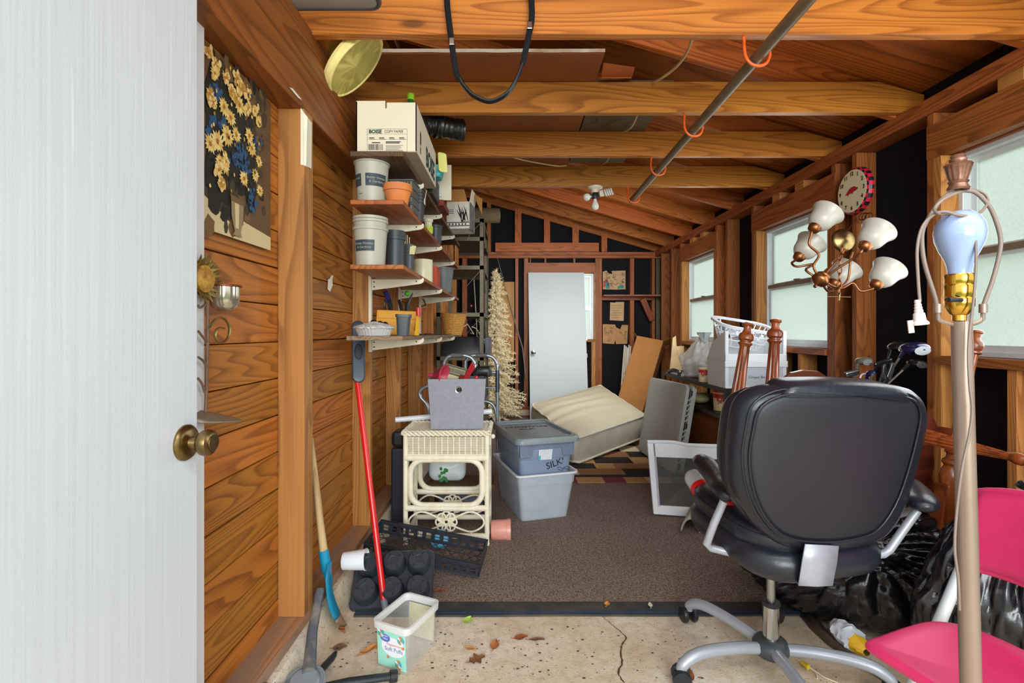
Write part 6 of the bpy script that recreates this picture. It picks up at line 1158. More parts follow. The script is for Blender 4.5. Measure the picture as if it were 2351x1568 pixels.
def club(px, py, d, kind, lab, mat, tilt=0., foot=None, sc=1.0):
    h = P(px, py, d); f_ = foot or V(gx + (h.x - gx) * .3, gy + (h.y - gy) * .3, .75); t = thing('golf_club', lab, 'golf club', f_, 'golf clubs in the bag'); ax = (h - f_).normalized()
    obj('shaft', MB().tube([f_, h], .0048, 8), m_steel if kind != 'dark' else m_dgrey, t, smooth=50); obj('hosel', MB().tube([h - ax * .035, h], [.006, .008], 10), mat, t, smooth=50)
    c_, s_ = math.cos(tilt), math.sin(tilt); ex = V(c_, 0, s_); M = frame(h, ex, (0, 1, .1))
    if kind in ('wood', 'dark'):
        rows = []; n = 20
        prof = [(0, -.021), (.55, -.020), (.9, -.012), (1, 0), (.92, .010), (.7, .018), (.4, .0235), (0, .025)]
        for r, z in prof: rows.append([M @ V((.036 + r * .052 * math.cos(2 * PI * j / n) * (1.0 if math.cos(2 * PI * j / n) > 0 else .8)) * sc, r * .048 * math.sin(2 * PI * j / n) * sc, (z + .006) * sc) for j in range(n)])
        obj('head', MB().grid(rows, wrap=True), mat, t, smooth=60); fm_ = MB(); ellipse(fm_, frame(h + (M.to_3x3() @ V(.030, -.0475, .004)) * sc, ex, z=V(0, -1, .1)), 0, 0, .030 * sc, .016 * sc); obj('face_plate', fm_, m_iron_, t)
    elif kind == 'iron':
        pl = [(-.006, -.012), (.012, -.004), (.045, .012), (.06, .026), (.062, .034), (.05, .036), (.03, .026), (-.004, .012)]; mb = MB(); mb.prism([(a * sc, b * sc) for a, b in pl], -.005, .006, frame(h, ex, V(-s_, 0, c_))); obj('head', mb, mat, t, bevel=.002)
    else:
        mb = MB().cbox((.035 * sc, 0, .004), (.095 * sc, .018, .026), M); obj('head', mb, mat, t, bevel=.006)
club(2076, 806, 2.12, 'wood', 'large navy driver head, highest of the golf clubs', m_headb, .12, V(1.64, 2.30, .74), 1.15)
club(2046, 803, 2.3, 'dark', 'black fairway wood just behind the navy driver', m_head, .35, None, .9)
club(2088, 836, 2.2, 'wood', 'black fairway wood with dark shaft below the navy driver', m_head, -.1, V(1.63, 2.32, .74), .8)
club(1969, 833, 2.3, 'wood', 'dull grey fairway wood nearest the near window', plain('club_grey', lin(120, 114, 100), .4, .5), .15, V(1.63, 2.37, .74), .75)
club(1945, 862, 2.3, 'putter', 'flat dark putter head, lowest beside the headboard', m_iron_, .25, V(1.59, 2.36, .74), .7)
club(2013, 840, 2.25, 'putter', 'thick black hybrid head in the middle of the golf clubs', m_head, .3, V(1.65, 2.34, .74), .9)
club(1992, 862, 2.25, 'wood', 'small blue wood head among the golf clubs', m_headb, .5, V(1.63, 2.34, .74), .45)
club(2028, 868, 2.2, 'iron', 'polished iron head with narrow blade among the golf clubs', m_iron_, 1.0, V(1.66, 2.30, .74), .9)
club(2040, 868, 2.15, 'iron', 'darker iron head overlapping the polished iron', plain('club_dkiron', lin(84, 86, 90), .3, .8), .8, V(1.67, 2.29, .74), 1.0)
one('coiled_lead', MB().tube([V(P(1985, 868, 2.3).x + .02 * math.cos(a), 2.3, P(0, 868, 2.3).z + .02 * math.sin(a)) for a in [PI * k / 10 for k in range(11)]], .004, 8), m_whitepl, 'white strap loop sticking up among the golf clubs', 'strap', smooth=60)
# ------------------------------------------------------------------ black shelf with bins, basket and bag
m_blk = plain('black_steel', lin(36, 36, 38), .5, .2, var=.1)
ux0, ux1, uy0, uy1 = 1.42, 1.85, 3.28, 4.62
us = thing('black_shelf_unit', 'low black metal shelf unit under the windows', 'shelf unit', V(1.63, 3.95, .009))
for x in (ux0, ux1 - .022):
    for y in (uy0, uy1 - .022): obj('post', MB().box((x, y, .0095), (x + .022, y + .022, .735)), m_blk, us)
for z in (.735, .545, .12): obj('shelf_panel', MB().box((ux0 + .001, uy0 + .001, z - .03), (ux1 - .001, uy1 - .001, z)), m_blk, us, bevel=.003)
def tub(nm, lab, x, y, z, r, h, lid=True):
    t = thing(nm, lab, 'food tub', V(x, y, z)); obj('body', MB().lathe([(r * .92, 0), (r, h * .9), (0, h * .9)], 28, T(x, y, z)), plain('tub_cream', lin(240, 214, 150), .4), t, smooth=40); mb = MB(); cyl_patch(mb, (x, y, z), lambda q: r * (.925 + .075 * q / h), 0, 2 * PI, h * .16, h * .8, .0008, 32); obj('label_band', mb, plain('tub_label', lin(236, 216, 176), .4, var=.1, vs=40), t, smooth=60)
    if lid: obj('lid', MB().lathe([(r * 1.06, h * .88), (r * 1.06, h), (0, h)], 28, T(x, y, z)), plain('lid_red', lin(206, 40, 44), .35), t, smooth=40)
    rf = lambda q: r * (.925 + .075 * q / h); lb = MB(); cyl_patch(lb, (x, y, z), rf, 0, 2 * PI, h * .60, h * .8, .0014, 32); obj('red_band', lb, MATS.get('lid_red') or plain('lid_red', lin(206, 40, 44), .35), t, smooth=60)
    lb = MB(); random.seed(6)
    for k in range(16): a_ = -2.6 + k * .16; q = h * random.uniform(.24, .52); cyl_patch(lb, (x, y, z), rf, a_, a_ + random.uniform(.1, .3), q, q + random.uniform(.012, .04), .0018, 4)
    obj('label_print', lb, plain('print_red', lin(196, 70, 50), .4), t); return t
tub('food_tub', 'red lidded food tub on the middle deck of the black shelf unit', 1.53, 3.58, .546, .064, .15)
tub('food_tub', 'small red and white tub beside the crisper bins', 1.465, 3.74, .7355, .045, .115, False)
one('yellow_cloth', MB().ball((1.50, 3.95, .585), (.08, .12, .04), 20, 10), plain('yellow_rag', lin(206, 188, 130), .9, bmp=.8, bs_=20), 'pale yellow rag bundled behind the red lidded tub', 'cloth', smooth=60)
cbx = thing('brown_carton', 'brown carton on the bottom deck of the black shelf unit', 'box', V(1.6, 3.7, .12)); obj('carton_wall', MB().box((1.44, 3.38, .121), (1.83, 4.3, .44)), m_cardd, cbx, bevel=.003); obj('flap', MB().hexa([V(1.44, 3.38, .441), V(1.445, 3.38, .441), V(1.445, 4.3, .441), V(1.44, 4.3, .441), V(1.47, 3.38, .50), V(1.475, 3.38, .50), V(1.475, 4.3, .50), V(1.47, 4.3, .50)]), m_cardd, cbx)
m_crisp = plain('crisper_white', lin(216, 218, 216), .4, var=.03); m_crclear = clear('crisper_front', (.78, .82, .9), .2, .75)
def crisper(z, lab, h, flip):
    x0, x1, y0, y1 = 1.425, 1.835, 3.30, 3.60; t = thing('crisper_bin', lab, 'drawer bin', V(1.63, 3.45, z), 'stacked crisper bins'); w = .006; s = .02 if flip else 0.0
    mb = MB().hexa([V(x0, y0, z), V(x0 + w, y0, z), V(x0 + w, y1 - (0 if flip else .02), z), V(x0, y1 - (0 if flip else .02), z), V(x0 + .0, y0, z + h), V(x0 + w, y0, z + h), V(x0 + w, y1 - (.10 if flip else 0), z + h * (.62 if flip else 1)), V(x0, y1 - (.10 if flip else 0), z + h * (.62 if flip else 1))])
    obj('side_wall', mb, m_crisp, t, bevel=.002); mb = MB().box((x1 - w, y0, z), (x1, y1, z + h * .8)); obj('side_wall', mb, m_crisp, t, bevel=.002)
    obj('floor_panel', MB().box((x0 + w, y0 + .01, z), (x1 - w, y1 - .022, z + .005)), m_crisp, t); obj('rear_wall', MB().box((x0 + w, y1 - .028, z), (x1 - w, y1 - .022, z + h * .6)), m_crisp, t)
    fr = MB(); fw_ = .022
    fr.box((x0, y0 - .012, z), (x0 + fw_, y0, z + h)).box((x1 - fw_, y0 - .012, z), (x1, y0, z + h)).box((x0, y0 - .014, z), (x1, y0, z + (.045 if flip else .012)))
    if not flip: fr.box((x0 - .004, y0 - .02, z + h - .042), (x1 + .004, y0, z + h))
    obj('front_frame', fr, m_whitepl, t, bevel=.003); obj('front_panel', MB().box((x0 + fw_, y0 - .006, z + .01), (x1 - fw_, y0 - .002, z + h * (.98 if not flip else .78))), m_crclear if not flip else clear('crisper_front2', (.8, .83, .88), .2, .18), t)
    if not flip: txt('lettering', 'Crisper Bin', .024, frame(V(1.640, y0 - .0065, z + .075), (1, 0, 0), (0, 0, 1)), m_ink, t, .0002); obj('ledge', MB().box((x0 + fw_, y0 - .004, z + .105), (x1 - fw_, y0 + .01, z + .11)), m_crisp, t)
    return t
crisper(.7355, 'white crisper drawer lettered Crisper Bin, lower of the two', .185, False); crisper(.921, 'white crisper drawer with open front, upper of the two', .20, True)
lbk = thing('laundry_basket', 'white lattice laundry basket tilted in the upper crisper bin', 'laundry basket', P(1712, 790, 3.45)); m_bsk = plain('basket_white', lin(232, 236, 242), .35)
MBk = frame(V(1.63, 3.455, 1.165), (1, 0, -.16), (.0, 1, .30)); hb_ = .15
def brr(w, d, z, r, n=8): return [MBk @ V(p[0], p[1], z) for p in rrect(w, d, r, n)]
mb = MB(); ring_loft(mb, [brr(.40, .27, -.012, .10), brr(.43, .30, -.012, .11), brr(.43, .30, .004, .11), brr(.37, .24, .004, .09), brr(.385, .255, -.012, .09)], None, False, False); obj('rim', mb, m_bsk, lbk, smooth=40)
top_ = brr(.395, .265, -.01, .095); bot_ = brr(.26, .15, -hb_, .06); mid1 = brr(.355, .23, -hb_ * .36, .085); mid2 = brr(.31, .19, -hb_ * .68, .07); lt = MB()
n_ = len(top_)
for i in range(n_):
    if i % 2 == 0: lt.tube([top_[i], mid1[(i + 0) % n_], mid2[(i + 1) % n_], bot_[(i + 1) % n_]], .0042, 6)
for rg__ in (mid1, mid2): lt.tube(rg__, .0040, 6, closed=True)
o = obj('lattice', lt, m_bsk, lbk, smooth=50); o['kind'] = 'stuff'; obj('basket_floor', MB().prism([tuple(p)[:2] for p in rrect(.27, .16, .06, 8)], -hb_ - .004, -hb_, MBk), m_bsk, lbk)
random.seed(3); rows = []
for i in range(15): rows.append([MBk @ V(-.13 + .02 * i, -.075 + .011 * j, -.06 + .055 * noise.noise(V(i * .8, j * .8, 3)) - .0008 * (j - 7) ** 2 + .02 * (i < 6)) for j in range(15)])
o = one('crumpled_paper', MB().grid(rows), plain('silver_paper', lin(190, 192, 200), .4, .3, var=.4, vs=24), 'crumpled silvery wrapping inside the laundry basket', 'wrapping paper')
o.modifiers.new('solid', 'SOLIDIFY').thickness = .002
pb_ = thing('plastic_sack', 'translucent white sack of cords on the black shelf unit', 'plastic bag', V(1.60, 4.15, .736)); rows = []
for i in range(41):
    a = PI * i / 40; row = []
    for j in range(56):
        q = 2 * PI * j / 56; d = V(math.sin(a) * math.cos(q), math.sin(a) * math.sin(q), -math.cos(a)); k = 1 + .16 * noise.noise(d * 2.2 + V(4, 0, 0)) + .08 * noise.noise(d * 6) + .045 * math.sin(q * 13 + 3 * d.z) * max(0, d.z)
        kz = 1.0 + .35 * max(0, d.z - .6); row.append(V(1.60 + .17 * d.x * k * (1 - .5 * max(0, d.z)), 4.16 + .22 * d.y * k * (1 - .5 * max(0, d.z)), max(.737, .87 + .165 * d.z * k * kz)))
    rows.append(row)
obj('bag_film', MB().grid(rows, wrap=True), clear('sack_film', (.84, .86, .86), .25, .62), pb_, smooth=60, weld=True)
mb = MB(); random.seed(17)
for k in range(9):
    c = V(1.585, 4.13, .82); mb.tube(spline([c + V(random.uniform(-.11, .11), random.uniform(-.16, .16), random.uniform(-.07, .08)) for _ in range(6)], 5, True), .006, 6, closed=True)
obj('cord_bundle', mb, plain('cream_cord', lin(216, 200, 160), .6), pb_, smooth=60)
tt_ = MB(); rows = []
for i in range(9): rows.append([V(1.60 + (.02 + .035 * i / 8 * (1 + .4 * math.sin(j * 1.9))) * math.cos(2 * PI * j / 20), 4.10 + (.02 + .045 * i / 8 * (1 + .4 * math.sin(j * 2.3))) * math.sin(2 * PI * j / 20), 1.03 + .010 * i + .012 * noise.noise(V(i * .5, j, 0)) * i / 4) for j in range(20)])
tt_.grid(rows, wrap=True); obj('tied_top', tt_, plain('sack_top', lin(214, 226, 230), .4), pb_, smooth=40)
one('black_hose', MB().tube(spline([V(1.44, 4.52, .75), V(1.45, 4.42, .77), V(1.47, 4.32, .76), V(1.44, 4.24, .75)], 5), .016, 10), m_black, 'black bent handle on the shelf beside the sack of cords', 'handle piece', smooth=50)
# ------------------------------------------------------------------ folding table, appliance frame, carpet scrap
m_tbl = plain('grey_table_plastic', lin(176, 178, 172), .6, var=.05, vs=30, bmp=.1, bs_=200)
ft = thing('folding_table', 'grey plastic folding table folded and leaning on the shelf unit', 'folding table', V(1.2, 4.1, .014))
t0_, t1_, t2_, t3_ = V(1.205, 3.70, .055), V(1.155, 4.52, .016), V(1.262, 4.52, .71), V(1.335, 3.74, .70)
ctr = (t0_ + t1_ + t2_ + t3_) / 4; ex = ((t1_ - t0_) + (t2_ - t3_)); ey_ = ((t3_ - t0_) + (t2_ - t1_)); TMx = frame(ctr, -ex, ey_); LW, LH = ex.length / 2, ey_.length / 2     # z of the frame points away or towards
if (TMx.to_3x3() @ V(0, 0, 1)).x > 0: TMx = TMx @ Matrix.Rotation(PI, 4, 'Y')
sk = [(p[0] , p[1]) for p in rrect(LW, LH, .05, 5)]
mb = MB(); cushion(mb, sk, .03, .012, 0, TMx @ T(0, 0, -.015), None, 4); obj('table_leaf', mb, m_tbl, ft, smooth=40); mb = MB(); cushion(mb, sk, .03, .012, 0, TMx @ T(0, 0, -.064), None, 4); obj('table_leaf', mb, m_tbl, ft, smooth=40)
sgn = 1 if (TMx @ V(LW / 2, 0, 0)).y < (TMx @ V(-LW / 2, 0, 0)).y else -1
e0 = sgn * LW / 2; mb = MB().box((min(e0 - sgn * .05, e0 - sgn * .03), -LH / 2 + .03, -.05), (max(e0 - sgn * .05, e0 - sgn * .03), LH / 2 - .03, -.03), TMx); obj('hinge_bar', mb, m_black, ft)
obj('edge_rim', MB().box((min(e0, e0 - sgn * .006), -LH / 2 + .02, -.082), (max(e0, e0 - sgn * .006), LH / 2 - .02, -.066), TMx).box((min(e0, e0 - sgn * .006), -LH / 2 + .02, -.014), (max(e0, e0 - sgn * .006), LH / 2 - .02, 0), TMx), m_tbl, ft, bevel=.003)
mb = MB()
for k in range(14): y = -LH / 2 + .08 + k * (LH - .16) / 13; mb.tube([TMx @ V(e0 - sgn * .01, y, -.03), TMx @ V(e0 - sgn * .01, y + .03, -.055)], .004, 6)
obj('zigzag_rib', mb, plain('rib_grey', lin(196, 198, 196), .5), ft)
for y in (-LH / 2 + .06, 0.03, LH / 2 - .06): obj('latch', MB().tube([TMx @ V(e0 - sgn * .006, y - .02, -.04), TMx @ V(e0 - sgn * .006, y + .02, -.04)], .014, 10), m_black, ft, smooth=45)
obj('leg_tube', MB().tube([TMx @ V(e0 - sgn * .012, -LH / 2 + .05, -.024), TMx @ V(e0 - sgn * .012, LH / 2 - .05, -.024)], .006, 8), m_black, ft, smooth=50)
af = thing('appliance_frame', 'white framed dark mesh door panel standing behind the office chair', 'appliance panel', V(1.06, 3.0, .012)); c0 = [P(1500, 1180, 2.96), P(1668, 1192, 2.93), P(1670, 1018, 3.06), P(1485, 1012, 3.06)]
def bil(u, v): return c0[0].lerp(c0[1], u).lerp(c0[3].lerp(c0[2], u), v)
nrm = (c0[1] - c0[0]).cross(c0[3] - c0[0]).normalized()
def plate(u0, u1, v0, v1, f0, f1): return MB().hexa([bil(u0, v0) + nrm * f0, bil(u1, v0) + nrm * f0, bil(u1, v1) + nrm * f0, bil(u0, v1) + nrm * f0, bil(u0, v0) + nrm * f1, bil(u1, v0) + nrm * f1, bil(u1, v1) + nrm * f1, bil(u0, v1) + nrm * f1])
for (u0, u1, v0, v1) in ((0, .075, 0, .99), (.925, 1, 0, .99), (.07, .93, 0, .125), (.09, .91, .775, .985)): obj('frame_bar', plate(u0, u1, v0, v1, -.012, .012), m_whitepl, af, bevel=.004)
obj('handle_lip', MB().tube(spline([bil(.0, .985) + nrm * .006, bil(.3, .99) + nrm * .006, bil(.55, .955) + nrm * .006, bil(1, .955) + nrm * .006], 6), .012, 10), m_whitepl, af, smooth=50)
obj('mesh_glass', plate(.07, .93, .12, .78, -.003, .003), clear('dark_mesh_glass', (.10, .10, .09), .3, .42), af); obj('inner_trim', plate(.07, .095, .11, .79, -.006, .014), plain('trim_grey', lin(176, 182, 190), .4), af)
cs2 = thing('carpet_scrap', 'grey curled carpet scrap on the carpet beside the appliance panel', 'carpet scrap', PZ(1575, 1215, .012)); rows = []; p0 = PZ(1562, 1222, .012); p1 = PZ(1600, 1140, .012)
for i in range(21):
    q = PI * 1.25 * i / 20 - .2; rows.append([p0.lerp(p1, s_ / 6) + V(.055 + .055 * -math.cos(q) + .004 * noise.noise(V(i, s_, 0)), .006 * noise.noise(V(i * .9, 1, s_)), .052 * math.sin(q) * 1.5 if q > 0 else 0) for s_ in range(7)])
o = obj('curl', MB().grid(rows), plain('grey_carpet_back', lin(170, 166, 148), .9, var=.15, vs=60, bmp=.5, bs_=160), cs2, smooth=60); o.modifiers.new('solid', 'SOLIDIFY').thickness = .008
# ------------------------------------------------------------------ mattress
mt = thing('mattress', 'stained cream mattress slumped across the patterned rug', 'mattress', V(.8, 5.0, .014)); KF, KR, KK, KL = V(.515, 4.05, .262), V(1.32, 4.86, .32), V(1.08, 6.0, .49), V(.20, 5.22, .37)
def mat_p(u, v): return KF.lerp(KR, u).lerp(KL.lerp(KK, u), v)
m_matt = plain('mattress_ticking', lin(216, 208, 180), .75, var=.06, vs=2.4, bmp=.25, bs_=90, dirt=lin(206, 192, 144)); m_mside = plain('mattress_border', lin(196, 190, 172), .8, var=.12, vs=7, bmp=.5, bs_=24, dirt=lin(168, 160, 136))
nN, MM2 = 40, 40; sup = rrect(1, 1, .07, 6)
rows = []; outline = [(p[0] + .5, p[1] + .5) for p in rrect(1, 1, .09, 8)]
dn = V(.0, .0, -1)
def top_pt(u, v):
    p = mat_p(u, v); e = min(1, 7 * min(u, v, 1 - u, 1 - v)); wv = math.sin(v * 34 + u * 5 + 1.5 * noise.noise(V(u * 3, v * 3, 0))) * .010 * max(0, 1 - abs(v - .52) * 2.6) * (1 - .6 * u)
    return p + V(0, 0, .035 * (e ** .5 - 1) + wv + .02 * math.sin(PI * u) * math.sin(PI * v))
rings = []
for s_ in (.02, .15, .3, .45, .6, .75, .88, .95, .985, 1.0): rings.append([top_pt(.5 + (u - .5) * s_, .5 + (v - .5) * s_) for u, v in outline for _ in (0,)])
dense = []
mb = MB(); g_ = [[top_pt(i / 60, j / 60) for i in range(61)] for j in range(61)]
# rounded outline: clamp grid corners
def rc_(u, v, r=.06):
    cu, cv = max(r, min(1 - r, u)), max(r, min(1 - r, v)); du, dv = u - cu, v - cv; l = math.hypot(du, dv); mx = max(abs(du), abs(dv))
    if l > 1e-6 and du and dv: s = mx / l; return cu + du * s, cv + dv * s
    return u, v
g_ = [[top_pt(*rc_(i / 70, j / 70)) for i in range(71)] for j in range(71)]; mb.grid(g_); obj('ticking', mb, m_matt, mt, smooth=60)
bd = [rc_(i / 70, 0) for i in range(70)] + [rc_(1, i / 70) for i in range(70)] + [rc_(1 - i / 70, 1) for i in range(70)] + [rc_(0, 1 - i / 70) for i in range(70)]
thk = lambda u, v: .205
rows = []
for k in range(7):
    t = k / 6; rows.append([top_pt(u, v) + V((u - .5) * .03 * math.sin(PI * t), (v - .5) * .03 * math.sin(PI * t), -thk(u, v) * t + (.0 if k else 0)) for u, v in bd])
obj('border', MB().grid(rows, wrap=True).poly(rows[-1]), m_mside, mt, smooth=60)
for k in (0, 6): obj('welt', MB().tube(rows[k][::2], .010, 8, closed=True), plain('welt_cream', lin(222, 216, 196), .7), mt, smooth=60)
# things that prop the far side up
one('folded_pad', MB().box((.55, 5.55, .0095), (1.0, 5.9, .15)), m_cardd, 'flat carton under the raised end of the mattress', 'box', bevel=.004)
# ------------------------------------------------------------------ loose door, tall carton, sticks, drawings
ld_ = thing('loose_door', 'white slab door leaning on the rear wall before the window', 'door', V(.58, 6.2, .01)); z1 = 1.885; dl, dr2 = .212, .945
pts = [V(.228, 6.17, .0105), V(.965, 6.17, .0105), V(.965, 6.21, .0105), V(.228, 6.21, .0105), V(dl, 6.43, z1), V(.94, 6.43, z1), V(.94, 6.468, z1), V(dl, 6.468, z1)]
obj('slab', MB().hexa(pts), plain('slab_white', lin(196, 204, 208), .45, var=.03, vs=3), ld_, bevel=.002)
kq = P(1225, 809, 6.24); obj('knob', MB().lathe([(.03, 0), (.028, .006), (.012, .01), (.012, .03), (.022, .034), (.028, .046), (.024, .058), (0, .062)], 24, frame(kq + V(0, .02, 0), (1, 0, 0), (0, 0, 1))), m_chrome, ld_, smooth=40)
for zz in (.78, 1.0): obj('hinge', MB().box((.948, 6.30, zz), (.966, 6.325, zz + .05)), m_steel, ld_)
tcn = thing('tall_carton', 'tall open brown carton leaning on the rear studs', 'box', V(1.35, 5.6, .0095)); ta, tb_ = V(1.38, 5.86, .08), V(1.73, 6.12, 1.0); TX = frame(ta, (1.0, -.45, -.30), z=(tb_ - ta)); LL = (tb_ - ta).length; TX = frame(ta, (tb_ - ta), (.85, -.5, -.2))
hw, hd_ = .165, .085
def tbx(y0, y1, z0, z1, x0=0, x1=None): return MB().box((x0, y0, z0), (LL if x1 is None else x1, y1, z1), TX)
for (y0, y1, z0, z1) in ((-hw, -hw + .004, -hd_, hd_), (hw - .004, hw, -hd_, hd_), (-hw, hw, -hd_, -hd_ + .004), (-hw, hw, hd_ - .004, hd_)): obj('carton_wall', tbx(y0, y1, z0, z1), m_card, tcn)
obj('carton_end', tbx(-hw, hw, -hd_, hd_, 0, .004), m_card, tcn)
for sgn_ in (-1, 1): obj('flap', MB().hexa([TX @ V(LL, sgn_ * hw, -hd_), TX @ V(LL, sgn_ * hw - .004, -hd_), TX @ V(LL, sgn_ * hw - .004, hd_), TX @ V(LL, sgn_ * hw, hd_), TX @ V(LL + .05, sgn_ * (hw + .07), -hd_), TX @ V(LL + .05, sgn_ * (hw + .07) - .004, -hd_), TX @ V(LL + .05, sgn_ * (hw + .07) - .004, hd_), TX @ V(LL + .05, sgn_ * (hw + .07), hd_)]), m_card, tcn)
board_poly('cardboard_sheet', 'flat tan cardboard sheet behind the sack of cords', [(1538, 850, 5.2), (1545, 775, 5.35), (1552, 771, 5.35), (1554, 795, 5.35), (1571, 794, 5.35), (1569, 850, 5.2)], .006, plain('pale_card', lin(190, 164, 122), .8), 'cardboard')
for k in range(5):
    o = board('trim_strip', P(1424 + k * 4.2, 925, 6.20), P(1434 + k * 3.4, 792 + (k % 3) * 3, 6.44), .017, .012, (1, 0, 0), plain('white_strip', lin(222, 216, 196), .5), None, bevel=.001); tag(o, 'white wooden trim strip, %s in the bundle leaning beside the carton' % ('first', 'second', 'third', 'fourth', 'last')[k], 'trim strip', 'bundle of white trim strips')
def paper(nm, lab, pts, mat, d=6.583):
    mb = MB(); A = [P(a, b, d) for a, b in pts]; ring_loft(mb, [A, [p + V(0, .002, 0) for p in A]]); t = thing(nm, lab, 'paper', A[0]); obj('sheet', mb, mat, t); return t
m_tan = plain('aged_paper', lin(196, 160, 120), .8, var=.12, vs=14); m_tan2 = plain('brown_paper', lin(186, 140, 90), .8, var=.12, vs=14)
def strokes(mb, px0, px1, py0, py1, n, seed, d=6.5812, w=.0035):
    random.seed(seed)
    for k in range(n):
        a, b = random.uniform(px0, px1), random.uniform(py0, py1); pts = [P(a, b, d)]
        for _ in range(5): a += random.uniform(-6, 6); b += random.uniform(-6, 6); a = min(px1, max(px0, a)); b = min(py1, max(py0, b)); pts.append(P(a, b, d))
        mb.tube(spline(pts, 3), w * .5, 4)
t = paper('pinned_drawing', 'torn coloured marker drawing, highest on the felt wall', [(1384, 664), (1384, 624), (1392, 621), (1398, 628), (1406, 629), (1404, 622), (1436, 621), (1436, 664), (1414, 665)], m_tan)
mb = MB(); mb.poly([P(a, b, 6.5822) for a, b in ((1389, 650), (1398, 648), (1400, 662), (1392, 663))]); mb.poly([P(a, b, 6.5822) for a, b in ((1418, 658), (1424, 655), (1432, 654), (1433, 661), (1418, 663))]); obj('teal_patch', mb, plain('marker_teal', lin(60, 140, 136), .7), t)
mb = MB(); mb.poly([P(a, b, 6.5824) for a, b in ((1385, 645), (1396, 643), (1397, 648), (1388, 660), (1385, 660))]); obj('red_patch', mb, plain('marker_red', lin(176, 84, 66), .7), t); mb = MB(); strokes(mb, 1388, 1433, 626, 660, 16, 4); obj('ink_lines', mb, plain('marker_ink', lin(74, 40, 34), .7), t)
t = paper('pinned_note', 'plain faded handwritten note pinned on the felt wall', [(1400, 735), (1401, 694), (1412, 695), (1414, 693), (1433, 693), (1432, 737)], m_tan); mb = MB()
for k in range(6): mb.box((P(1404, 0, 6.5815).x, 6.581, P(0, 702 + k * 5.5, 6.5815).z), (P(1428 - (k % 3) * 3, 0, 6.5815).x, 6.5815, P(0, 701.2 + k * 5.5, 6.5815).z))
obj('faint_lines', mb, plain('faint_ink', lin(150, 116, 84), .8), t)
t = paper('pinned_drawing', 'torn brown paper map, lowest on the felt wall', [(1384, 788), (1384, 744), (1412, 745), (1415, 752), (1424, 756), (1428, 746), (1442, 746), (1440, 789), (1414, 790), (1413, 780), (1410, 790)], m_tan2); mb = MB(); strokes(mb, 1388, 1410, 752, 784, 7, 9); strokes(mb, 1418, 1438, 760, 786, 5, 10); obj('green_lines', mb, plain('marker_green', lin(90, 104, 60), .7), t)
# ------------------------------------------------------------------ chandelier and clock
m_frost2 = plain('frosted_shade', lin(188, 184, 172), .35, var=.05, vs=12); ch = thing('chandelier', 'five-armed copper chandelier with frosted bell shades hung on the stud', 'chandelier', P(1940, 600, 2.2)); DS = V(.68, .12, .72).normalized(); dC = 2.15
shp = [(.018, 0), (.026, .004), (.045, .018), (.058, .04), (.062, .062), (.066, .085), (.074, .105), (.082, .118), (.080, .1185), (.072, .106), (.062, .084), (.058, .06), (.042, .02), (.02, .006)]
hubp = P(1884, 641, dC)
arms = [((1866, 528), 2.15, [(1884, 641), (1868, 612), (1880, 585), (1858, 562), (1862, 540)]), ((1982, 570), 2.05, [(1890, 640), (1920, 618), (1955, 596), (1975, 580)]), ((2008, 658), 2.1, [(1890, 645), (1930, 662), (1958, 650), (1975, 668), (2000, 664)]), ((1831, 594), 2.28, [(1880, 640), (1850, 620), (1870, 606), (1830, 612), (1818, 604), (1826, 598)]), ((1912, 655), 2.28, [(1886, 648), (1900, 668), (1915, 668), (1913, 660)])]
for k, ((px, py), d, ctl) in enumerate(arms):
    b0 = P(px, py, d); n = len(ctl); pts = [P(a, b, dC + (d - dC) * i / (n - 1)) for i, (a, b) in enumerate(ctl)] + [b0]; obj('arm', MB().tube(spline(pts, 6), .0052, 9), m_copper, ch, smooth=60)
    M = upframe(b0, DS); obj('socket_cup', MB().lathe([(0, -.010), (.014, -.008), (.022, -.002), (.026, .010), (.027, .019), (.023, .021), (.020, .018)], 24, M), m_copper, ch, smooth=45)
    mb = MB(); mb.nocap = 1; mb.lathe([(r * .84, z * .82) for r, z in shp], 36, M @ T(0, 0, .014)); obj('glass_shade', mb, m_frost2, ch, smooth=50)
obj('hub', MB().lathe([(0, -.05), (.007, -.048), (.008, -.04), (.004, -.034), (.012, -.03), (.03, -.02), (.036, -.008), (.034, .004), (.028, .012), (.030, .018), (.022, .028), (.012, .036), (.010, .06), (0, .062)], 28, upframe(hubp, (-.66, -.2, -.70)) @ Matrix.Rotation(PI, 4, 'X')), m_copper, ch, smooth=45)
cq = P(1936, 552, 2.20); obj('canopy_plate', MB().lathe([(0, -.02), (.012, -.02), (.02, -.016), (.044, -.012), (.052, -.004), (.053, .0), (.05, .002), (0, .002)], 32, frame(cq, (1, 0, .1), z=(.25, 1, -.1))), m_oldbrass, ch, smooth=40)
mb = MB(); cpts = [P(a, b, dC - .02) for a, b in ((1936, 566), (1930, 582), (1927, 596), (1930, 612), (1926, 628), (1929, 644), (1925, 660), (1927, 675))]
for i in range(len(cpts) - 1):
    c = (cpts[i] + cpts[i + 1]) / 2; l = (cpts[i + 1] - cpts[i]).length * .62; sx_ = (V(1, 0, 0) if i % 2 else V(.3, 1, 0)).normalized() * .009; mb.tube([c + V(0, 0, l * math.cos(a)) + sx_ * math.sin(a) for a in [2 * PI * q / 14 for q in range(14)]], .0024, 6, closed=True)
o = obj('chain', mb, m_copper, ch, smooth=60); o['kind'] = 'stuff'
obj('hanging_stem', MB().tube([P(1927, 672, dC - .02), P(1926, 690, dC - .02)], [.006, .004], 8).tube([P(1900, 681, dC - .02), P(1953, 682, dC - .02)], .0016, 6), m_oldbrass, ch, smooth=50)
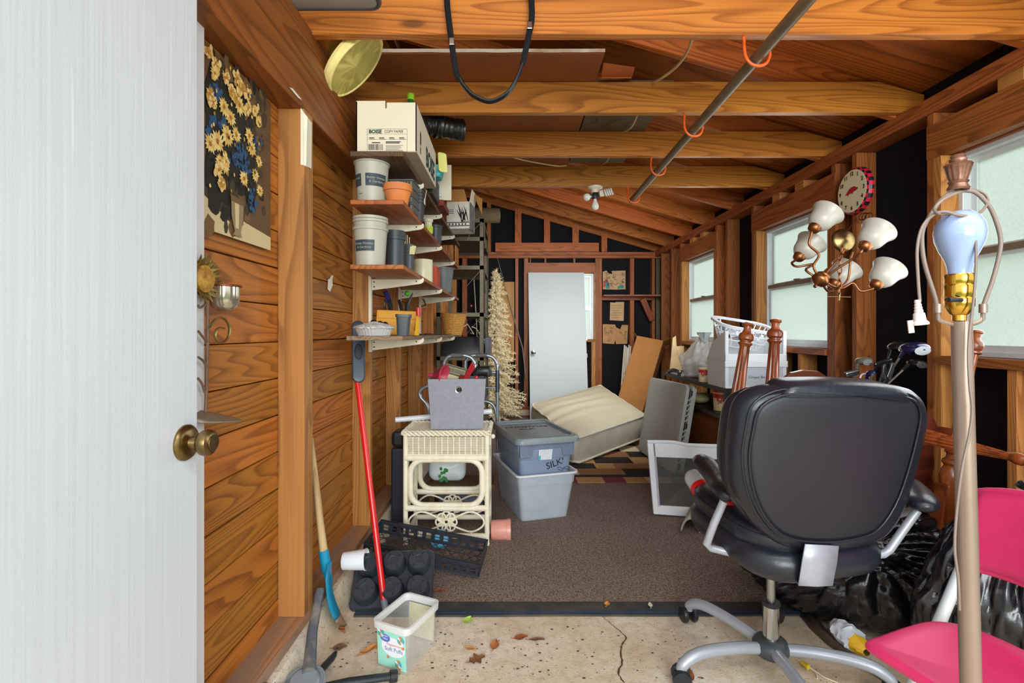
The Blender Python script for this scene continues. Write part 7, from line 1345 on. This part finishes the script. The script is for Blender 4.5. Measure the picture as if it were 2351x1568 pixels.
obj('support_wire', MB().tube([P(1936, 545, 2.2), P(1960, 510, 2.45), V(1.886, 2.70, P(1980, 500, 2.7).z)], .002, 6), m_copper, ch, smooth=50)
obj('frame_tube', MB().tube([hubp, P(1920, 600, dC), P(1940, 572, dC)], .005, 8).tube(spline([P(1905, 660, dC), P(1925, 662, dC), P(1947, 640, dC), P(1952, 600, dC), P(1958, 578, dC)], 4), .0045, 8), m_copper, ch, smooth=60)
ck = thing('wall_clock', 'round cream clock with red and black checkered rim on the stud', 'clock', V(1.885, 2.72, P(1963, 442, 2.72).z)); cz_ = P(0, 442, 2.715).z; KM = frame(V(1.8885, 2.69, cz_), (0, -1, 0), (0, 0, 1)); cmat = [plain('clock_red', lin(206, 30, 58), .4), plain('clock_black', lin(26, 28, 36), .4)]
rim = MB(); nseg = 36; kp = [(.128, .001), (.128, .012), (.123, .026), (.114, .032)]
for i in range(nseg):
    for ridx in range(3):
        rim.cur = (i + (ridx == 2)) % 2; a0, a1 = 2 * PI * i / nseg, 2 * PI * (i + 1) / nseg; (r0, z0), (r1, z1_) = kp[ridx], kp[ridx + 1]
        rim.add([(r0 * math.cos(a0), r0 * math.sin(a0), z0), (r0 * math.cos(a1), r0 * math.sin(a1), z0), (r1 * math.cos(a1), r1 * math.sin(a1), z1_), (r1 * math.cos(a0), r1 * math.sin(a0), z1_)], [(0, 1, 2, 3)], KM)
obj('rim', rim, cmat, ck); obj('face', MB().lathe([(0, .001), (.126, .001), (.1145, .0315), (.113, .0325), (0, .0325)], 48, KM), plain('clock_cream', lin(232, 222, 182), .45, var=.02), ck, smooth=30)
for h_ in range(1, 13): a = PI / 2 - 2 * PI * h_ / 12; txt('numeral', str(h_), .029, KM @ T(.093 * math.cos(a), .093 * math.sin(a), .0330), m_ink, ck, .0002, bold=.0012)
em = MB(); em.add([(x * .052, y * .04, .0333) for x, y in ((-1, -.35), (-.72, .02), (-.35, .42), (.1, .55), (.5, .5), (.78, .25), (1, .22), (.9, -.02), (.62, -.12), (.3, -.18), (.12, -.42), (-.1, -.25), (-.42, -.30), (-.52, -.55), (-.68, -.28))], [tuple(range(15))[::-1]], KM); obj('red_emblem', em, plain('emblem_red', lin(176, 30, 52), .45), ck)
cw = thing('wire_coil', 'small coil of dark wire nailed to the stud under the clock', 'wire coil', V(1.885, 2.70, 1.7)); mb = MB(); c = PX(1985, 500, 1.882)
for k in range(3): mb.tube([c + V(-.003 * k, (-.03 + .018 * k) + .028 * math.cos(2 * PI * j / 20), .018 * math.sin(2 * PI * j / 20) + .004 * k) for j in range(20)], .0022, 6, closed=True)
obj('wire', mb, plain('rusty_wire', lin(74, 50, 40), .5, .5), cw, smooth=60)
# ------------------------------------------------------------------ overhead things
m_cat = plain('yellow_plush', lin(244, 230, 150), .9, var=.08, vs=40, bmp=.5, bs_=120); ctc = P(818, 152, 1.965); nrm_ = V(.72, .13, -.68).normalized(); ct_ = thing('cat_perch', 'round yellow plush perch on a rope-wrapped post lying on the joists', 'cat perch', ctc); CMt = upframe(ctc, -nrm_)
obj('perch_disc', MB().lathe([(0, 0), (.144, 0), (.151, .006), (.153, .018), (.149, .030), (.138, .035), (0, .035)], 48, CMt), m_cat, ct_, smooth=25); mb = MB(); mb.lathe([(0, -.0006), (.136, -.0006)], 48, CMt); obj('disc_panel', mb, plain('yellow_board', lin(240, 228, 130), .7, var=.06, vs=5), ct_)
obj('perch_rim', MB().tube([CMt @ V(.143 * math.cos(a), .143 * math.sin(a), .002) for a in [2 * PI * k / 40 for k in range(40)]], .007, 8, closed=True), m_cat, ct_, smooth=60)
mb = MB(); prof = []
for i in range(11): prof += [(.042, .034 + i * .0068), (.045, .0374 + i * .0068)]
prof.append((.0, .034 + 11 * .0068)); mb.lathe(prof, 20, CMt @ T(0, 0, 0)); obj('rope_post', mb, plain('sisal', lin(206, 170, 96), .9, var=.15), ct_, smooth=30)
gp = thing('storage_board', 'grey plastic board with dark edge resting on the header beam', 'board', P(780, 10, 1.6)); GM = T(-.60, 1.43, 2.205, 0.0, -.02, .0); mb = MB(); cushion(mb, rrect(.33, .42, .035, 5), .02, .008, 0, GM, None, 4); obj('panel_body', mb, plain('panel_grey', lin(150, 144, 136), .6, var=.06), gp, smooth=45); obj('panel_edge', MB().tube([GM @ V(p[0], p[1], -.004) for p in rrect(.33, .42, .035, 5)], .009, 8, closed=True), m_dgrey, gp, smooth=60)
st = thing('shoulder_strap', 'black bag strap looped over the front joist', 'strap', P(1125, 235, 1.72)); m_str = plain('black_webbing', lin(20, 20, 22), .75, spec=.2)
sp1 = [(1025, -18), (1028, 25), (1036, 90), (1046, 160), (1056, 186)]; sp2 = [(1219, -18), (1221, 40), (1212, 90), (1200, 148)]; pad = [(1056, 182), (1066, 198), (1088, 220), (1125, 233), (1160, 218), (1182, 190), (1200, 148)]
for q_ in (sp1, sp2): obj('webbing', MB().tube(spline([P(a, b, 1.725) for a, b in q_], 6), .0105, 8, flat=.25), m_str, st, smooth=50)
obj('shoulder_pad', MB().tube(spline([P(a, b, 1.72) for a, b in pad], 6), [.010] + [.016] * 35 + [.010], 10, flat=.5) if False else MB().tube(spline([P(a, b, 1.72) for a, b in pad], 6), .0125, 10, flat=.6), plain('black_pad', lin(20, 20, 24), .35), st, smooth=50)
obj('strap_over', MB().tube([P(1025, -18, 1.725), V(P(1025, 0, 1.72).x, 1.735, 2.338), V(P(1025, 0, 1.72).x, 1.81, 2.338)], .0105, 8, flat=.25).tube([P(1219, -18, 1.725), V(P(1219, 0, 1.72).x, 1.735, 2.338), V(P(1219, 0, 1.72).x, 1.81, 2.338)], .0105, 8, flat=.25), m_str, st)
for (a, b) in ((1037, 95), (1216, 58)): obj('buckle', MB().cbox((0, 0, 0), (.018, .006, .026), T(*P(a, b, 1.718))), m_chrome, st, bevel=.002)
pi2 = thing('conduit_pipe', 'long dull metal pipe hung under the joists on orange hooks', 'pipe', V(.865, 2.4, 2.09)); mb = MB(); mb.nocap = 1; pa, pb2 = V(.865, 1.15, 2.0915), V(.888, 3.66, 2.089); mb.tube([pa, pb2], .0205, 20, cap=False); mb.tube([pa, pb2], .0175, 20, cap=False); obj('pipe', mb, plain('dull_zinc', lin(124, 106, 80), .45, .35, var=.15, vs=20), pi2, smooth=60)
m_or = plain('orange_vinyl', lin(230, 100, 40), .4)
for k, d in enumerate(JD):
    x = .87 + .006 * k; y = d - .012; t = thing('utility_hook', 'orange vinyl hook holding the pipe at the %s joist' % ('front', 'second', 'third', 'fourth')[k], 'hook', V(x, d, 2.18), 'orange hooks under the joists')
    obj('hook', MB().tube(spline([V(x - .035, d + .019, 2.184), V(x - .035, d + .015, 2.165), V(x - .042, y + .01, 2.13), V(x - .040, y, 2.09), V(x - .022, y - .003, 2.065), V(x + .004, y - .004, 2.058), V(x + .03, y - .003, 2.068), V(x + .042, y - .002, 2.092), V(x + .043, y, 2.11)], 6), .0056, 9), m_or, t, smooth=60); obj('tip', MB().ball((x + .043, y, 2.112), .006, 10, 6), m_or, t, smooth=60)
lf_ = thing('ceiling_light', 'white porcelain ceiling lampholder with three bare bulbs', 'ceiling light', P(1368, 430, 3.63)); c = V(P(1366, 0, 3.625).x, 3.627, 2.18); m_porc = plain('porcelain', lin(236, 226, 200), .25, var=.03)
obj('lampholder', MB().lathe([(.058, 0), (.058, -.006), (.054, -.012), (.034, -.018), (.028, -.024), (.026, -.042), (0, -.042)], 32, Matrix.Translation(c)), m_porc, lf_, smooth=40)
obj('adapter', MB().lathe([(.016, -.042), (.020, -.050), (.022, -.075), (.016, -.088), (0, -.088)], 20, Matrix.Translation(c)).tube([c + V(-.01, 0, -.062), c + V(-.034, -.012, -.074)], .014, 12).tube([c + V(.01, 0, -.058), c + V(.03, -.01, -.052)], .016, 12), m_black, lf_, smooth=45)
bp_ = [(.011, 0), (.012, .012), (.018, .028), (.025, .044), (.0275, .056), (.025, .070), (.016, .080), (0, .084)]; m_bul = plain('bulb_glass', lin(232, 230, 220), .2, var=.02)
obj('light_bulb', MB().lathe(bp_, 24, upframe(c + V(0, 0, -.086), (.02, -.05, -1))), m_bul, lf_, smooth=60); obj('light_bulb', MB().lathe(bp_, 24, upframe(c + V(-.034, -.012, -.072), (-.75, -.9, -.35))), m_bul, lf_, smooth=60)
cM = upframe(c + V(.03, -.01, -.052), (.97, -.35, .12)); obj('cfl_base', MB().lathe([(.016, 0), (.024, .006), (.025, .03), (.02, .034), (0, .034)], 20, cM), m_porc, lf_, smooth=45); obj('spiral_tube', MB().tube([cM @ V(.0215 * math.cos(a), .0215 * math.sin(a), .038 + .0058 * a / 2.4) for a in [q * .35 for q in range(72)]], .0062, 8), m_bul, lf_, smooth=60)
# sheets of cardboard stored on the joists
m_cb = plain('stored_cardboard', lin(146, 84, 40), .75, var=.1, vs=4)
sb = thing('stored_panel', 'long brown panel with white edge lying on the joists', 'panel', V(-.1, 3.1, 2.333)); obj('panel_sheet', MB().box((-.66, 2.155, 2.3325), (.405, 4.2, 2.350)), m_cb, sb); rows = []
for i in range(31): x = -.66 + 1.067 * i / 30; j = .0025 * noise.noise(V(x * 9, 0, 0)); rows.append([V(x, 2.151, 2.338 + j), V(x, 2.150, 2.353 + j * .5), V(x, 2.16, 2.354)])
obj('white_edge', MB().grid(rows), plain('white_edge_chipped', lin(232, 222, 204), .6, var=.06, dirt=lin(196, 160, 120)), sb, smooth=40)
one('stored_board', MB().box((-.7, 2.0, 2.352), (.38, 4.0, 2.46)), plain('dark_stored', lin(52, 34, 22), .8), 'dark stacked board lying above the white edged panel', 'board', bevel=.002) if False else None
one('dark_carton', MB().box((-.68, 2.45, 2.3555), (.40, 4.0, 2.47)), plain('dark_stored', lin(58, 42, 30), .8), 'dark flat carton lying above the white edged panel', 'box', bevel=.003)
one('cardboard_flap', MB().hexa([P(1380, 180, 2.35), P(1450, 180, 2.35), P(1457, 157, 2.5), P(1386, 147, 2.5), P(1380, 177, 2.35), P(1450, 177, 2.35), P(1457, 154, 2.5), P(1386, 144, 2.5)]), plain('orange_card', lin(186, 100, 44), .7), 'orange brown cardboard flap beside the white edged panel', 'cardboard')
one('grey_carton', MB().box((.412, 2.43, 2.3325), (.80, 3.55, 2.36)), wood('grey_board', lin(120, 100, 76), lin(88, 70, 52), .7, knots=0), 'flat grey brown carton lying on the middle joists', 'box', bevel=.002)
def rope(lab, pts, d0, d1, r=.006):
    n = len(pts); A = [P(a, b, d0 + (d1 - d0) * i / (n - 1)) for i, (a, b) in enumerate(pts)]; o = one('rope', MB().tube(spline(A, 6), r, 8), m_rope, lab, 'rope', 'ropes hanging between joists', smooth=60)
rope('thick cream rope curving down behind the front joist', [(1592, 78), (1582, 110), (1566, 138), (1545, 160), (1518, 180), (1500, 190)], 1.85, 2.37, .006)
rope('cream rope tied round the grey carton above the joists', [(1468, 248), (1460, 272), (1449, 292), (1434, 302)], 2.44, 2.9, .0055)
rope('thin sagging cream rope before the fourth joist', [(1160, 356), (1195, 366), (1240, 375), (1280, 381), (1300, 380)], 3.05, 3.5, .0045)
rope('short thin rope end above the fourth joist', [(1400, 356), (1393, 370), (1380, 380)], 3.1, 3.58, .004)
